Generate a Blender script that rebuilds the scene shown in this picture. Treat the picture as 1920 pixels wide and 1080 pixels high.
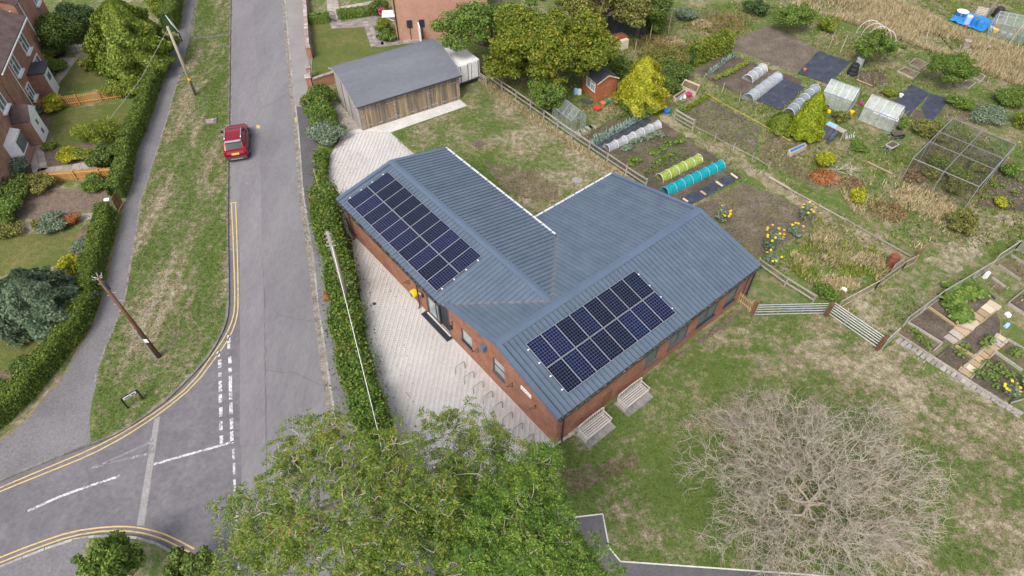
import bpy, math, random
import numpy as np
from mathutils import Vector, Matrix, geometry
R = math.radians
for o in list(bpy.data.objects): bpy.data.objects.remove(o, do_unlink=True)
SC = bpy.context.scene
COL = SC.collection
rnd = random.Random(7)
rng = np.random.default_rng(11)

# ---------------------------------------------------------------- camera, sky, sun, exposure
CAM_H, CAM_F, CAM_P, CAM_R = 30.8252, 1213.2147, 0.8449, 0.0036
cd = bpy.data.cameras.new('camera'); cam = bpy.data.objects.new('camera', cd); COL.objects.link(cam)
cd.sensor_width = 36; cd.lens = CAM_F / 1920 * 36; cd.clip_start = .1; cd.clip_end = 3000
cam.matrix_world = Matrix.Translation((0, 0, CAM_H)) @ Matrix.Rotation(math.pi/2 - CAM_P, 4, 'X') @ Matrix.Rotation(-CAM_R, 4, 'Z')
SC.camera = cam
SUN_EL, SUN_AZ = R(52), R(205)          # azimuth measured clockwise from +Y
W = bpy.data.worlds.new('World'); SC.world = W; W.use_nodes = True
wn = W.node_tree; bg = wn.nodes['Background']
sk = wn.nodes.new('ShaderNodeTexSky'); sk.sky_type = 'NISHITA'; sk.sun_disc = False
sk.sun_elevation = SUN_EL; sk.sun_rotation = SUN_AZ; sk.air_density = 1.0; sk.dust_density = 3.0; sk.ozone_density = 1.0
hs = wn.nodes.new('ShaderNodeHueSaturation'); hs.inputs['Saturation'].default_value = .45
wn.links.new(sk.outputs[0], hs.inputs['Color']); wn.links.new(hs.outputs[0], bg.inputs[0]); bg.inputs[1].default_value = .135
sd = bpy.data.lights.new('sun', 'SUN'); sun = bpy.data.objects.new('sun', sd); COL.objects.link(sun)
sd.energy = 1.35; sd.angle = R(22); sd.color = (1, .95, .88)
sdir = Vector((math.sin(SUN_AZ)*math.cos(SUN_EL), math.cos(SUN_AZ)*math.cos(SUN_EL), math.sin(SUN_EL)))
sun.rotation_euler = (-sdir).to_track_quat('-Z', 'Y').to_euler(); sun.location = (0, 0, 60)
SC.view_settings.view_transform = 'Standard'; SC.view_settings.look = 'None'
SC.view_settings.gamma = 1; SC.view_settings.exposure = 0.92
SC.render.engine = 'CYCLES'

# ---------------------------------------------------------------- helpers
_c, _s = math.cos(CAM_P), math.sin(CAM_P)
def g(px, py, z=0.):
    """place on the ground (or at height z) that a survey point of the photograph stands for"""
    r = (px-960)/CAM_F; u = (540-py)/CAM_F
    r, u = r*math.cos(CAM_R)+u*math.sin(CAM_R), -r*math.sin(CAM_R)+u*math.cos(CAM_R)
    t = (z-CAM_H)/(-_s+u*_c)
    return Vector((r*t, (_c+u*_s)*t, z))
def gl(pts, z=0.): return [g(a, b, z) for a, b in pts]
PM = {}
def link(o, parent=None):
    COL.objects.link(o)
    if parent is not None: o.parent = parent
    return o
def tag(o, label=None, cat=None, group=None, kind=None):
    if label: o['label'] = label
    if cat: o['category'] = cat
    if group: o['group'] = group
    if kind: o['kind'] = kind
    return o
def thing(name, label, cat, loc=(0, 0, 0), rz=0, group=None, kind=None):
    o = bpy.data.objects.new(name, None); link(o)
    o.empty_display_size = .2
    o.location = loc; o.rotation_euler = (0, 0, rz)
    PM[o.name] = Matrix.Translation(Vector(loc)) @ Matrix.Rotation(rz, 4, 'Z')
    return tag(o, label, cat, group, kind)
def dup(o, loc=None, rz=None, label=None, parent=None):
    c = o.copy(); COL.objects.link(c)
    if parent is not None: c.parent = parent
    if loc is not None: c.location = loc
    if rz is not None: c.rotation_euler = (0, 0, rz)
    if label: c['label'] = label
    for ch in list(o.children): dup(ch, parent=c)
    return c
def npmesh(name, V, F, mat, parent=None, local=False, smooth=False):
    V = np.asarray(V, float).reshape(-1, 3); F = np.asarray(F)
    if parent is not None and not local:
        M = np.array(PM.get(parent.name, Matrix.Identity(4)).inverted()); V = V @ M[:3, :3].T + M[:3, 3]
    me = bpy.data.meshes.new(name); k = F.shape[1]
    me.vertices.add(len(V)); me.vertices.foreach_set('co', V.ravel().astype(np.float32))
    me.loops.add(F.size); me.loops.foreach_set('vertex_index', F.ravel().astype(np.int32))
    me.polygons.add(len(F)); me.polygons.foreach_set('loop_start', np.arange(0, F.size, k, dtype=np.int32))
    me.polygons.foreach_set('loop_total', np.full(len(F), k, np.int32))
    if smooth: me.polygons.foreach_set('use_smooth', np.ones(len(F), bool))
    me.materials.append(M_(mat)); me.update(calc_edges=True)
    o = bpy.data.objects.new(name, me); link(o, parent)
    if parent is not None: PM[o.name] = PM.get(parent.name, Matrix.Identity(4))
    return o
class MB:
    def __init__(s): s.v = []; s.f = []
    def add(s, vs, fs):
        o = len(s.v); s.v += [Vector(v) for v in vs]; s.f += [tuple(i+o for i in f) for f in fs]; return s
    def box(s, c, d, rz=0, M=None, taper=1.):
        c = Vector(c); x, y, z = d[0]/2, d[1]/2, d[2]/2; t = taper
        vs = [Vector(p) for p in ((-x,-y,-z),(x,-y,-z),(x,y,-z),(-x,y,-z),(-x*t,-y*t,z),(x*t,-y*t,z),(x*t,y*t,z),(-x*t,y*t,z))]
        m = M if M is not None else Matrix.Rotation(rz, 3, 'Z')
        return s.add([m @ v + c for v in vs], [(3,2,1,0),(4,5,6,7),(0,1,5,4),(1,2,6,5),(2,3,7,6),(3,0,4,7)])
    def beam(s, a, b, w, h, up=(0, 0, 1)):
        a, b = Vector(a), Vector(b); d = (b-a); L = d.length; d.normalize(); up = Vector(up)
        sd_ = d.cross(up)
        if sd_.length < 1e-4: sd_ = d.cross(Vector((1, 0, 0)))
        sd_.normalize(); u = sd_.cross(d)
        m = Matrix((d, sd_, u)).transposed()
        return s.box((a+b)/2, (L, w, h), M=m)
    def tube(s, pts, rs, n=6, cap=True):
        pts = [Vector(p) for p in pts]
        if not isinstance(rs, (list, tuple)): rs = [rs]*len(pts)
        o = len(s.v); ref = None
        for i, p in enumerate(pts):
            d = (pts[min(i+1, len(pts)-1)]-pts[max(i-1, 0)]).normalized()
            if ref is None: ref = d.orthogonal().normalized()
            a = (ref - d*ref.dot(d)).normalized(); ref = a; b = d.cross(a)
            for k in range(n):
                t = 2*math.pi*k/n; s.v.append(p + (a*math.cos(t)+b*math.sin(t))*rs[i])
        for i in range(len(pts)-1):
            for k in range(n):
                s.f.append((o+i*n+k, o+i*n+(k+1) % n, o+(i+1)*n+(k+1) % n, o+(i+1)*n+k))
        if cap:
            s.f.append(tuple(o+k for k in reversed(range(n)))); s.f.append(tuple(o+(len(pts)-1)*n+k for k in range(n)))
        return s
    def lathe(s, c, prof, n=12, ax=None):
        c = Vector(c); o = len(s.v); m = ax if ax is not None else Matrix.Identity(3)
        for r, z in prof:
            for k in range(n):
                t = 2*math.pi*k/n; s.v.append(c + m @ Vector((r*math.cos(t), r*math.sin(t), z)))
        for i in range(len(prof)-1):
            for k in range(n):
                s.f.append((o+i*n+k, o+i*n+(k+1) % n, o+(i+1)*n+(k+1) % n, o+(i+1)*n+k))
        if prof[0][0] > 1e-4: s.f.append(tuple(o+k for k in reversed(range(n))))
        if prof[-1][0] > 1e-4: s.f.append(tuple(o+(len(prof)-1)*n+k for k in range(n)))
        return s
    def prism(s, pts, z0, z1):
        n = len(pts); lo = [(p[0], p[1], z0) for p in pts]; hi = [(p[0], p[1], z1) for p in pts]
        if sum(pts[i][0]*pts[(i+1) % n][1]-pts[(i+1) % n][0]*pts[i][1] for i in range(n)) < 0: lo.reverse(); hi.reverse()
        return s.add(lo+hi, [tuple(reversed(range(n))), tuple(range(n, 2*n))]+[(i, (i+1) % n, n+(i+1) % n, n+i) for i in range(n)])
    def slab(s, pts, t, n=None):
        """polygon in 3D given thickness t along its normal (downwards)"""
        pts = [Vector(p) for p in pts]; k = len(pts)
        nn = geometry.normal(pts) if n is None else Vector(n)
        lo = [p-nn*t for p in pts]
        return s.add(pts+lo, [tuple(range(k)), tuple(reversed(range(k, 2*k)))]+[(i, k+i, k+(i+1) % k, (i+1) % k) for i in range(k)])
    def quad(s, *p): return s.add(p, [tuple(range(len(p)))])
    def build(s, name, mat, parent=None, local=False, smooth=False, uv=False):
        vs = s.v
        if parent is not None and not local:
            M = PM.get(parent.name, Matrix.Identity(4)).inverted(); vs = [M @ v for v in vs]
        me = bpy.data.meshes.new(name); me.from_pydata([tuple(v) for v in vs], [], s.f)
        me.materials.append(M_(mat)); me.update()
        if smooth:
            for p in me.polygons: p.use_smooth = True
        if uv:
            ul = me.uv_layers.new(name='UVMap').data
            for p in me.polygons:
                n = p.normal
                if abs(n.z) < .8:
                    t = Vector((-n.y, n.x, 0)).normalized(); w = n.cross(t)
                    for li in p.loop_indices:
                        co = me.vertices[me.loops[li].vertex_index].co; ul[li].uv = (co.dot(t), co.dot(w))
                else:
                    for li in p.loop_indices:
                        co = me.vertices[me.loops[li].vertex_index].co; ul[li].uv = (co.x, co.y)
        o = bpy.data.objects.new(name, me); link(o, parent)
        if parent is not None: PM[o.name] = PM.get(parent.name, Matrix.Identity(4))
        return o

# ---------------------------------------------------------------- materials
MATS = {}
def M_(k): return MATS[k] if isinstance(k, str) else k
def node(nt, t, props=None, **kw):
    n = nt.nodes.new(t)
    for k, v in (props or {}).items(): setattr(n, k, v)
    for k, v in kw.items():
        i = n.inputs[int(k[1:])] if k[0] == '_' and k[1:].isdigit() else n.inputs[k.replace('_', ' ')]
        if isinstance(v, bpy.types.NodeSocket): nt.links.new(v, i)
        else: i.default_value = v
    return n
def ramp(nt, fac, stops):
    n = nt.nodes.new('ShaderNodeValToRGB'); e = n.color_ramp.elements
    while len(e) < len(stops): e.new(.5)
    for i, (p, c) in enumerate(stops): e[i].position = p; e[i].color = (*c, 1)
    nt.links.new(fac, n.inputs[0]); return n.outputs[0]
def mul(nt, a, b, mode='MULTIPLY', fac=1.):
    n = nt.nodes.new('ShaderNodeMix'); n.data_type = 'RGBA'; n.blend_type = mode
    n.inputs[0].default_value = fac if not isinstance(fac, bpy.types.NodeSocket) else 0
    if isinstance(fac, bpy.types.NodeSocket): nt.links.new(fac, n.inputs[0])
    for i, v in ((6, a), (7, b)):
        if isinstance(v, bpy.types.NodeSocket): nt.links.new(v, n.inputs[i])
        else: n.inputs[i].default_value = (*v, 1)
    return n.outputs[2]
def mk(name):
    m = bpy.data.materials.new(name); m.use_nodes = True; MATS[name] = m
    return m, m.node_tree, m.node_tree.nodes['Principled BSDF']
def coords(nt, kind='Object'): return nt.nodes.new('ShaderNodeTexCoord').outputs[kind]
def noise(nt, v, sc, det=5, ro=.6, dist=0): return node(nt, 'ShaderNodeTexNoise', None, Vector=v, Scale=sc, Detail=det, Roughness=ro, Distortion=dist).outputs[0]
def bump(nt, bs, h, st, d=.02): nt.links.new(node(nt, 'ShaderNodeBump', None, Height=h, Strength=st, Distance=d).outputs[0], bs.inputs['Normal'])
def gray(a, b): return [(0.3, (a,)*3), (0.7, (b,)*3)]
def surf(name, stops, scale=1., rough=.85, bmp=.3, bsc=30, fine=.3, fsc=14, metal=0, spec=.3, isl=0, obj=0, stretch=None, det=6, dist=0, fdet=4):
    m, nt, bs = mk(name); v = coords(nt)
    if stretch: v = node(nt, 'ShaderNodeMapping', None, Vector=v, Scale=stretch).outputs[0]
    c = ramp(nt, noise(nt, v, scale, det, .62, dist), stops)
    if fine: c = mul(nt, c, ramp(nt, noise(nt, v, fsc, fdet, .7), gray(1-fine, 1+fine)))
    if isl or obj:
        src = nt.nodes.new('ShaderNodeNewGeometry').outputs['Random Per Island'] if isl else nt.nodes.new('ShaderNodeObjectInfo').outputs['Random']
        k = isl or obj; c = mul(nt, c, ramp(nt, src, [(0, (1-k,)*3), (1, (1+k,)*3)]))
    nt.links.new(c, bs.inputs['Base Color']); bs.inputs['Roughness'].default_value = rough
    bs.inputs['Metallic'].default_value = metal; bs.inputs['Specular IOR Level'].default_value = spec
    if bmp: bump(nt, bs, noise(nt, v, bsc, 4), bmp)
    return m
def plain(name, c, rough=.5, metal=0, spec=.4, var=.12, sc=6):
    return surf(name, [(.3, tuple(x*(1-var) for x in c)), (.7, tuple(min(x*(1+var), 1) for x in c))], sc, rough, 0, fine=var, fsc=40, metal=metal, spec=spec)
def leafmat(name, stops, rough=.55, trans=.3, gain=1.5):
    stops = [(p, tuple(min(.9, x*gain) for x in c)) for p, c in stops]
    m, nt, bs = mk(name)
    isl = nt.nodes.new('ShaderNodeNewGeometry').outputs['Random Per Island']
    v = coords(nt)
    n = noise(nt, v, .9, 3)
    f = node(nt, 'ShaderNodeMath', {'operation': 'MULTIPLY_ADD'}, _0=n, _1=.9, _2=-.45).outputs[0]
    f = node(nt, 'ShaderNodeMath', {'operation': 'ADD', 'use_clamp': True}, _0=isl, _1=f).outputs[0]
    c = ramp(nt, f, stops)
    nt.links.new(c, bs.inputs['Base Color']); bs.inputs['Roughness'].default_value = rough; bs.inputs['Specular IOR Level'].default_value = .25
    tr = node(nt, 'ShaderNodeBsdfTranslucent', None, Color=c)
    mx = node(nt, 'ShaderNodeMixShader', None, _0=trans, _1=bs.outputs[0], _2=tr.outputs[0])
    nt.links.new(mx.outputs[0], nt.nodes['Material Output'].inputs[0])
    return m
def glass(name, c, alpha, rough=.15):
    m, nt, bs = mk(name); v = coords(nt)
    cc = ramp(nt, noise(nt, v, 3, 4), [(.3, tuple(x*.8 for x in c)), (.7, tuple(min(1, x*1.2) for x in c))])
    nt.links.new(cc, bs.inputs['Base Color']); bs.inputs['Roughness'].default_value = rough
    bs.inputs['Alpha'].default_value = alpha; bs.inputs['Specular IOR Level'].default_value = .6
    return m
def netmat(name, c, alpha):
    m, nt, bs = mk(name); v = coords(nt)
    a = ramp(nt, noise(nt, v, 5, 5, .7), [(.3, (alpha*.75,)*3), (.7, (min(1, alpha*1.25),)*3)])
    cc = ramp(nt, noise(nt, v, 9, 3), [(.3, tuple(x*.75 for x in c)), (.7, tuple(min(1, x*1.2) for x in c))])
    nt.links.new(cc, bs.inputs['Base Color']); nt.links.new(a, bs.inputs['Alpha']); bs.inputs['Roughness'].default_value = .6
    bs.inputs['Specular IOR Level'].default_value = .2
    return m
def brickmat(name, a, b, mortar, bw=.225, bh=.075, ms=.012, patchy=.25, rough=.9):
    m, nt, bs = mk(name); v = coords(nt, 'UV')
    br = node(nt, 'ShaderNodeTexBrick', {'offset': .5, 'squash': 1}, Vector=v, Color1=(*a, 1), Color2=(*b, 1), Mortar=(*mortar, 1), Scale=1, Mortar_Size=ms, Mortar_Smooth=.2, Bias=0, Brick_Width=bw, Row_Height=bh)
    c = mul(nt, br.outputs[0], ramp(nt, noise(nt, v, 1.2, 6, .7), gray(1-patchy, 1+patchy)))
    c = mul(nt, c, ramp(nt, noise(nt, v, 25, 3), gray(.8, 1.2)))
    nt.links.new(c, bs.inputs['Base Color']); bs.inputs['Roughness'].default_value = rough; bs.inputs['Specular IOR Level'].default_value = .2
    bump(nt, bs, br.outputs[1], -.5, .01)
    return m
# ground and roads
GREEN, GREEN2, DRY, DRY2, SOILC = (.06, .105, .016), (.108, .148, .04), (.225, .195, .12), (.37, .32, .24), (.16, .125, .095)
def grassmat(name, lo, hi, scale=.35, greens=(GREEN, GREEN2), drys=(DRY, DRY2), soil=0., stretch=None, f2=.9, tuft=False, bias=None):
    m, nt, bs = mk(name); v = nt.nodes.new('ShaderNodeNewGeometry').outputs['Position']
    vv = node(nt, 'ShaderNodeMapping', None, Vector=v, Scale=stretch).outputs[0] if stretch else v
    n1 = noise(nt, vv, scale, 8, .68, .4); n2 = noise(nt, v, 2.2, 7, .75)
    f = node(nt, 'ShaderNodeMath', {'operation': 'MULTIPLY_ADD'}, _0=n2, _1=f2, _2=n1).outputs[0]
    f = node(nt, 'ShaderNodeMath', {'operation': 'SUBTRACT'}, _0=f, _1=f2*.5).outputs[0]
    if bias:
        dt = node(nt, 'ShaderNodeVectorMath', {'operation': 'DOT_PRODUCT'}, _0=v, _1=(bias[0], bias[1], 0)).outputs['Value']
        dt = node(nt, 'ShaderNodeMath', {'operation': 'ADD'}, _0=dt, _1=bias[2]).outputs[0]; dt = node(nt, 'ShaderNodeClamp', None, Value=dt, Min=-.05, Max=.09).outputs[0]
        f = node(nt, 'ShaderNodeMath', {'operation': 'ADD'}, _0=f, _1=dt).outputs[0]
    c = ramp(nt, f, [(0, greens[0]), (max(lo-.03, .01), greens[1]), (hi, drys[0]), (min(1, hi+.14), drys[1])])
    if soil:
        c = mul(nt, c, SOILC, 'MIX', ramp(nt, noise(nt, v, .45, 7, .65), [(.66-soil, (0, 0, 0)), (.74-soil, (.8,)*3)]))
    c = mul(nt, c, ramp(nt, noise(nt, v, 9, 6, .75), gray(.62, 1.38)))
    c = mul(nt, c, ramp(nt, noise(nt, v, 45, 3, .7), gray(.7, 1.3)))
    if tuft:
        c = mul(nt, c, ramp(nt, nt.nodes.new('ShaderNodeNewGeometry').outputs['Random Per Island'], [(0, (.6,)*3), (1, (1.5,)*3)]))
    nt.links.new(c, bs.inputs['Base Color']); bs.inputs['Roughness'].default_value = .95; bs.inputs['Specular IOR Level'].default_value = .1
    if not tuft: bump(nt, bs, noise(nt, v, 24, 5, .75), .8, .05)
    return m
grassmat('grass_verge', .485, .585, .3, stretch=(1.6, .45, 1))
LB, SB = (.0158, .0084, -.33), (.0085, .001, -.11)
grassmat('grass_lawn', .495, .595, .22, soil=.0, bias=LB)
grassmat('grass_south', .52, .62, .26, soil=.03, bias=SB)
grassmat('grass_allot', .495, .605, .3, soil=.02, drys=((.22, .185, .11), (.32, .265, .175)))
grassmat('grass_garden', .5, .66, .25, greens=((.07, .105, .02), (.105, .125, .035)), drys=((.17, .15, .06), (.24, .2, .1)))
grassmat('grass_dry', .38, .5, .6, drys=((.23, .19, .125), (.32, .27, .19)))
for k, a in (('verge', (.485, .585, .3)), ('lawn', (.495, .595, .22)), ('south', (.52, .62, .26)), ('allot', (.495, .605, .3))):
    grassmat('tuft_'+k, *a, tuft=True, stretch=(1.6, .45, 1) if k == 'verge' else None, bias=LB if k == 'lawn' else SB if k == 'south' else None, drys=((.25, .215, .13), (.38, .33, .23)))
surf('asphalt', [(.3, (.15, .14, .149)), (.5, (.178, .168, .175)), (.7, (.21, .199, .205))], .25, .9, .3, 60, .13, 5, det=9, stretch=(1.6, .5, 1))
surf('asphalt_side', [(.3, (.122, .114, .124)), (.55, (.152, .143, .152)), (.75, (.19, .178, .185))], .5, .9, .3, 60, .17, 4, det=9, dist=1)
surf('asphalt_worn', [(.3, (.13, .12, .128)), (.5, (.165, .15, .155)), (.7, (.21, .175, .17))], .9, .9, .35, 60, .3, 3.5, det=9, dist=2)
surf('asphalt_path', [(.3, (.14, .132, .138)), (.7, (.195, .185, .188))], .5, .92, .4, 60, .25, 7, det=8)
surf('asphalt_new', [(.3, (.085, .08, .084)), (.7, (.115, .108, .112))], .6, .92, .4, 60, .2, 9)
surf('asphalt_pale', [(.3, (.215, .205, .2)), (.7, (.26, .248, .24))], .6, .92, .4, 60, .2, 9)
surf('asphalt_band', [(.3, (.165, .153, .162)), (.7, (.215, .2, .208))], .3, .9, .3, 60, .13, 5, det=8, stretch=(1.6, .4, 1))
surf('joint', [(.3, (.1, .095, .1)), (.7, (.14, .13, .135))], 2, .9, 0)
surf('trench', [(.3, (.24, .225, .215)), (.7, (.3, .285, .275))], 2, .9, .3, 60, .25, 12)
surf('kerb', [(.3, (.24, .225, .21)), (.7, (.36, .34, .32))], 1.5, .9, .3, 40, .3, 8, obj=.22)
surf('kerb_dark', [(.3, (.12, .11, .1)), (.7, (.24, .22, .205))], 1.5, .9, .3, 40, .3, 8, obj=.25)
surf('gutter_dirt', [(.3, (.11, .1, .09)), (.6, (.27, .23, .19))], 2.5, .95, .3, 40, .4, 10)
def paintmat(name, c, wear):
    m, nt, bs = mk(name); v = nt.nodes.new('ShaderNodeNewGeometry').outputs['Position']
    f = ramp(nt, noise(nt, v, 6, 8, .78), [(wear-.06, (0, 0, 0)), (wear+.05, (1, 1, 1))])
    col = mul(nt, (.18, .17, .175), c, 'MIX', f)
    nt.links.new(mul(nt, col, ramp(nt, noise(nt, v, 20, 3), gray(.85, 1.1))), bs.inputs['Base Color']); bs.inputs['Roughness'].default_value = .8
    return m
paintmat('paint_white', (.66, .65, .64), .5); paintmat('paint_faded', (.5, .49, .48), .6)
paintmat('paint_yellow', (.58, .42, .15), .42); paintmat('paint_spot', (.6, .42, .14), .47)
surf('paver', [(.3, (.43, .405, .38)), (.7, (.56, .535, .51))], .3, .9, .15, 60, .08, 12, isl=.06, det=8)
surf('paver_bed', [(.3, (.43, .405, .38)), (.7, (.54, .515, .49))], .8, .95, .2, 40, .2, 20)
surf('concrete_pale', [(.3, (.45, .43, .4)), (.7, (.6, .58, .55))], .8, .9, .25, 40, .2, 10)
surf('concrete', [(.3, (.22, .205, .19)), (.7, (.34, .32, .3))], 1.2, .9, .3, 40, .3, 9, obj=.12)
surf('gravel', [(.3, (.2, .18, .15)), (.7, (.36, .33, .29))], 3, .95, .5, 30, .5, 16)
surf('flag_pink', [(.3, (.3, .25, .215)), (.7, (.42, .36, .31))], 1.4, .9, .25, 40, .2, 12, obj=.15)
surf('flag_grey', [(.3, (.2, .175, .165)), (.7, (.34, .305, .285))], 1.4, .9, .25, 40, .25, 12, obj=.25)
surf('soil', [(.3, (.062, .048, .036)), (.5, (.095, .074, .056)), (.72, (.15, .12, .092))], .8, .97, 1, 14, .4, 7, det=9)
surf('soil_grey', [(.3, (.095, .074, .057)), (.55, (.14, .112, .087)), (.75, (.2, .163, .128))], .7, .97, 1, 14, .4, 6, det=9)
surf('soil_weedy', [(.32, (.08, .085, .025)), (.46, (.12, .095, .055)), (.7, (.19, .15, .105))], 1.1, .97, 1, 14, .45, 6, det=9)
surf('bark', [(.3, (.11, .078, .058)), (.7, (.2, .15, .115))], 3, .95, 1, 20, .5, 12)
surf('leaf_litter', [(.3, (.16, .1, .04)), (.7, (.3, .19, .09))], 2, .95, 1, 20, .5, 14)
# buildings
brickmat('brick_hall', (.33, .115, .055), (.225, .072, .037), (.27, .195, .15), patchy=.28)
brickmat('brick_house', (.36, .15, .085), (.25, .095, .06), (.33, .26, .2), patchy=.3)
brickmat('brick_top', (.43, .2, .13), (.36, .155, .1), (.45, .34, .27), patchy=.12)
brickmat('brick_wall', (.42, .15, .065), (.34, .11, .055), (.34, .27, .22), patchy=.3)
surf('coping', [(.35, (.2, .14, .12)), (.55, (.36, .3, .27)), (.7, (.56, .52, .48))], 1.4, .9, .3, 40, .3, 8, det=8)
surf('roof_metal', [(.3, (.078, .107, .149)), (.5, (.092, .122, .165)), (.72, (.109, .14, .182))], .9, .45, 0, fine=.07, fsc=5, spec=.5, obj=.05, det=9)
surf('roof_flash', [(.3, (.079, .11, .16)), (.7, (.094, .128, .182))], .5, .4, 0, fine=.06, fsc=3, spec=.5)
surf('valley_metal', [(.3, (.11, .125, .155)), (.7, (.15, .15, .165))], 1.2, .55, 0, fine=.2, fsc=7, spec=.4)
plain('dark_metal', (.035, .04, .05), .45, .3, .5)
plain('frame_grey', (.055, .066, .082), .4, 0, .5)
surf('gutter_debris', [(.4, (.012, .011, .01)), (.52, (.06, .05, .03)), (.66, (.3, .27, .22))], 9, .9, .6, 20, .5, 20)
surf('gutter_pale', [(.3, (.5, .5, .52)), (.7, (.66, .66, .68))], 2, .5, 0, fine=.1)
plain('white_paint', (.76, .75, .74), .5); plain('cream_paint', (.6, .53, .36), .7, var=.2)
glass('window_glass', (.12, .15, .15), 1, .06); glass('window_pale', (.32, .36, .35), 1, .1)
m, nt, bs = mk('solar'); v = coords(nt, 'UV')
br = node(nt, 'ShaderNodeTexBrick', {'offset': 0, 'squash': 1}, Vector=v, Color1=(.003, .005, .018, 1), Color2=(.005, .008, .03, 1), Mortar=(.13, .15, .2, 1), Scale=1, Mortar_Size=.035, Mortar_Smooth=0, Bias=0, Brick_Width=1, Row_Height=1)
ob_r = nt.nodes.new('ShaderNodeObjectInfo').outputs['Random']
nt.links.new(mul(nt, br.outputs[0], ramp(nt, ob_r, [(0, (.7, .75, .7)), (.6, (1, 1, 1.1)), (1, (1.1, 1.1, 1.35))])), bs.inputs['Base Color']); bs.inputs['Roughness'].default_value = .12; bs.inputs['Specular IOR Level'].default_value = .15
surf('bench_slab', [(.3, (.15, .14, .13)), (.7, (.25, .235, .22))], 1.5, .9, .3, 40, .3, 9)
plain('alu', (.5, .5, .52), .4, .6); plain('galv', (.42, .43, .45), .45, .5); plain('steel', (.27, .28, .29), .4, .3)
surf('felt', [(.3, (.12, .125, .145)), (.7, (.155, .16, .18))], .5, .9, .2, 80, .1, 6, stretch=(.3, 1, 1))
surf('felt_dark', [(.3, (.045, .045, .055)), (.7, (.075, .075, .088))], 1, .9, .3, 60, .2, 10)
surf('roof_tile', [(.3, (.075, .05, .045)), (.7, (.13, .09, .08))], 1.5, .85, .2, 30, .3, 8, obj=.2)
def woodmat(name, a, b, obj=.2, sc=(14, 14, 1.2), rough=.85): return surf(name, [(.3, a), (.7, b)], 1, rough, .3, 3, .3, 2.5, obj=obj, stretch=sc, det=8)
surf('barn_wood', [(.34, (.115, .1, .085)), (.48, (.24, .19, .135)), (.6, (.36, .26, .15)), (.75, (.42, .33, .21))], .55, .85, .3, 20, .3, 6, obj=.16, stretch=(6, 6, .5), det=8)
woodmat('barn_grey', (.27, .245, .22), (.38, .35, .32)); woodmat('bench_wood', (.36, .33, .3), (.5, .465, .43), .1)
woodmat('fence_grey', (.25, .22, .19), (.4, .36, .32)); woodmat('fence_orange', (.4, .2, .055), (.55, .29, .1), .18)
woodmat('wood_brown', (.13, .06, .03), (.22, .11, .055)); woodmat('wood_pale', (.46, .36, .25), (.6, .5, .37)); woodmat('wood_mid', (.3, .21, .12), (.42, .31, .19))
woodmat('pole_old', (.19, .165, .14), (.28, .25, .22)); woodmat('pole_brown', (.085, .042, .025), (.16, .085, .05)); woodmat('pole_grey', (.3, .25, .19), (.42, .36, .28)); woodmat('shed_red', (.3, .1, .045), (.4, .15, .07), .12)
surf('rust', [(.3, (.14, .045, .025)), (.7, (.28, .1, .05))], 3, .85, .3, 30, .3, 12)
# car
plain('car_red', (.24, .006, .022), .22, .25, .6, .05); plain('car_glass', (.02, .024, .028), .12, 0, .25); plain('tyre', (.018, .018, .018), .9)
plain('bumper', (.06, .06, .065), .6); plain('silver', (.6, .6, .62), .3, .7); plain('plate', (.8, .48, .05), .5); plain('tail_lamp', (.3, .01, .01), .2)
# plastics, cloth
plain('black_plastic', (.02, .021, .023), .5); plain('yellow_plastic', (.85, .47, .01), .45); plain('blue_plastic', (.02, .16, .55), .45)
plain('pale_blue', (.3, .48, .7), .45); plain('white_plastic', (.75, .76, .78), .4); plain('red_plastic', (.55, .05, .04), .45); plain('terracotta', (.5, .16, .07), .7)
plain('green_plastic', (.02, .22, .12), .45); plain('magenta', (.4, .03, .12), .5); plain('tarp_blue', (.03, .22, .55), .55); plain('grey_plastic', (.3, .32, .33), .5)
surf('fabric', [(.3, (.028, .032, .05)), (.6, (.05, .056, .08)), (.75, (.1, .105, .13))], 1.5, .6, .6, 3, .25, 4, spec=.35)
netmat('net_white', (.66, .69, .73), .42); netmat('net_yellow', (.42, .52, .1), .6); netmat('net_teal', (.0, .36, .42), .7); netmat('net_dark', (.05, .055, .05), .22); netmat('net_blue', (.42, .47, .58), .45)
netmat('mesh_wire', (.3, .33, .3), .4); glass('greenhouse_glass', (.5, .58, .58), .16, .08); glass('greenhouse_pale', (.7, .76, .74), .34, .2)
m, nt, bs = mk('sign_print'); v = coords(nt)
bs.inputs['Base Color'].default_value = (.02, .02, .025, 1); bs.inputs['Roughness'].default_value = .5
# leaves
leafmat('leaf_ash', gain=1.6, stops=[(0, (.03, .06, .008)), (.4, (.07, .115, .014)), (.75, (.12, .16, .022)), (.95, (.19, .2, .035)), (1, (.24, .15, .04))])
leafmat('leaf_ash2', gain=1.45, stops=[(0, (.03, .07, .01)), (.45, (.07, .13, .016)), (.8, (.12, .19, .024)), (1, (.2, .24, .04))])
leafmat('leaf_cherry', [(0, (.04, .07, .008)), (.45, (.1, .13, .012)), (.8, (.17, .185, .018)), (1, (.24, .21, .03))])
leafmat('leaf_green', gain=1.8, stops=[(0, (.028, .048, .01)), (.5, (.062, .095, .018)), (1, (.12, .16, .035))])
leafmat('leaf_mid', gain=1.7, stops=[(0, (.035, .07, .012)), (.5, (.075, .125, .02)), (1, (.15, .19, .04))])
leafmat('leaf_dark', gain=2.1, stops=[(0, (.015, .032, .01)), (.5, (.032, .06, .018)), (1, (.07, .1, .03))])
leafmat('leaf_hedge', gain=1.6, stops=[(0, (.035, .06, .01)), (.5, (.075, .115, .018)), (1, (.14, .175, .03))])
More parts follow.
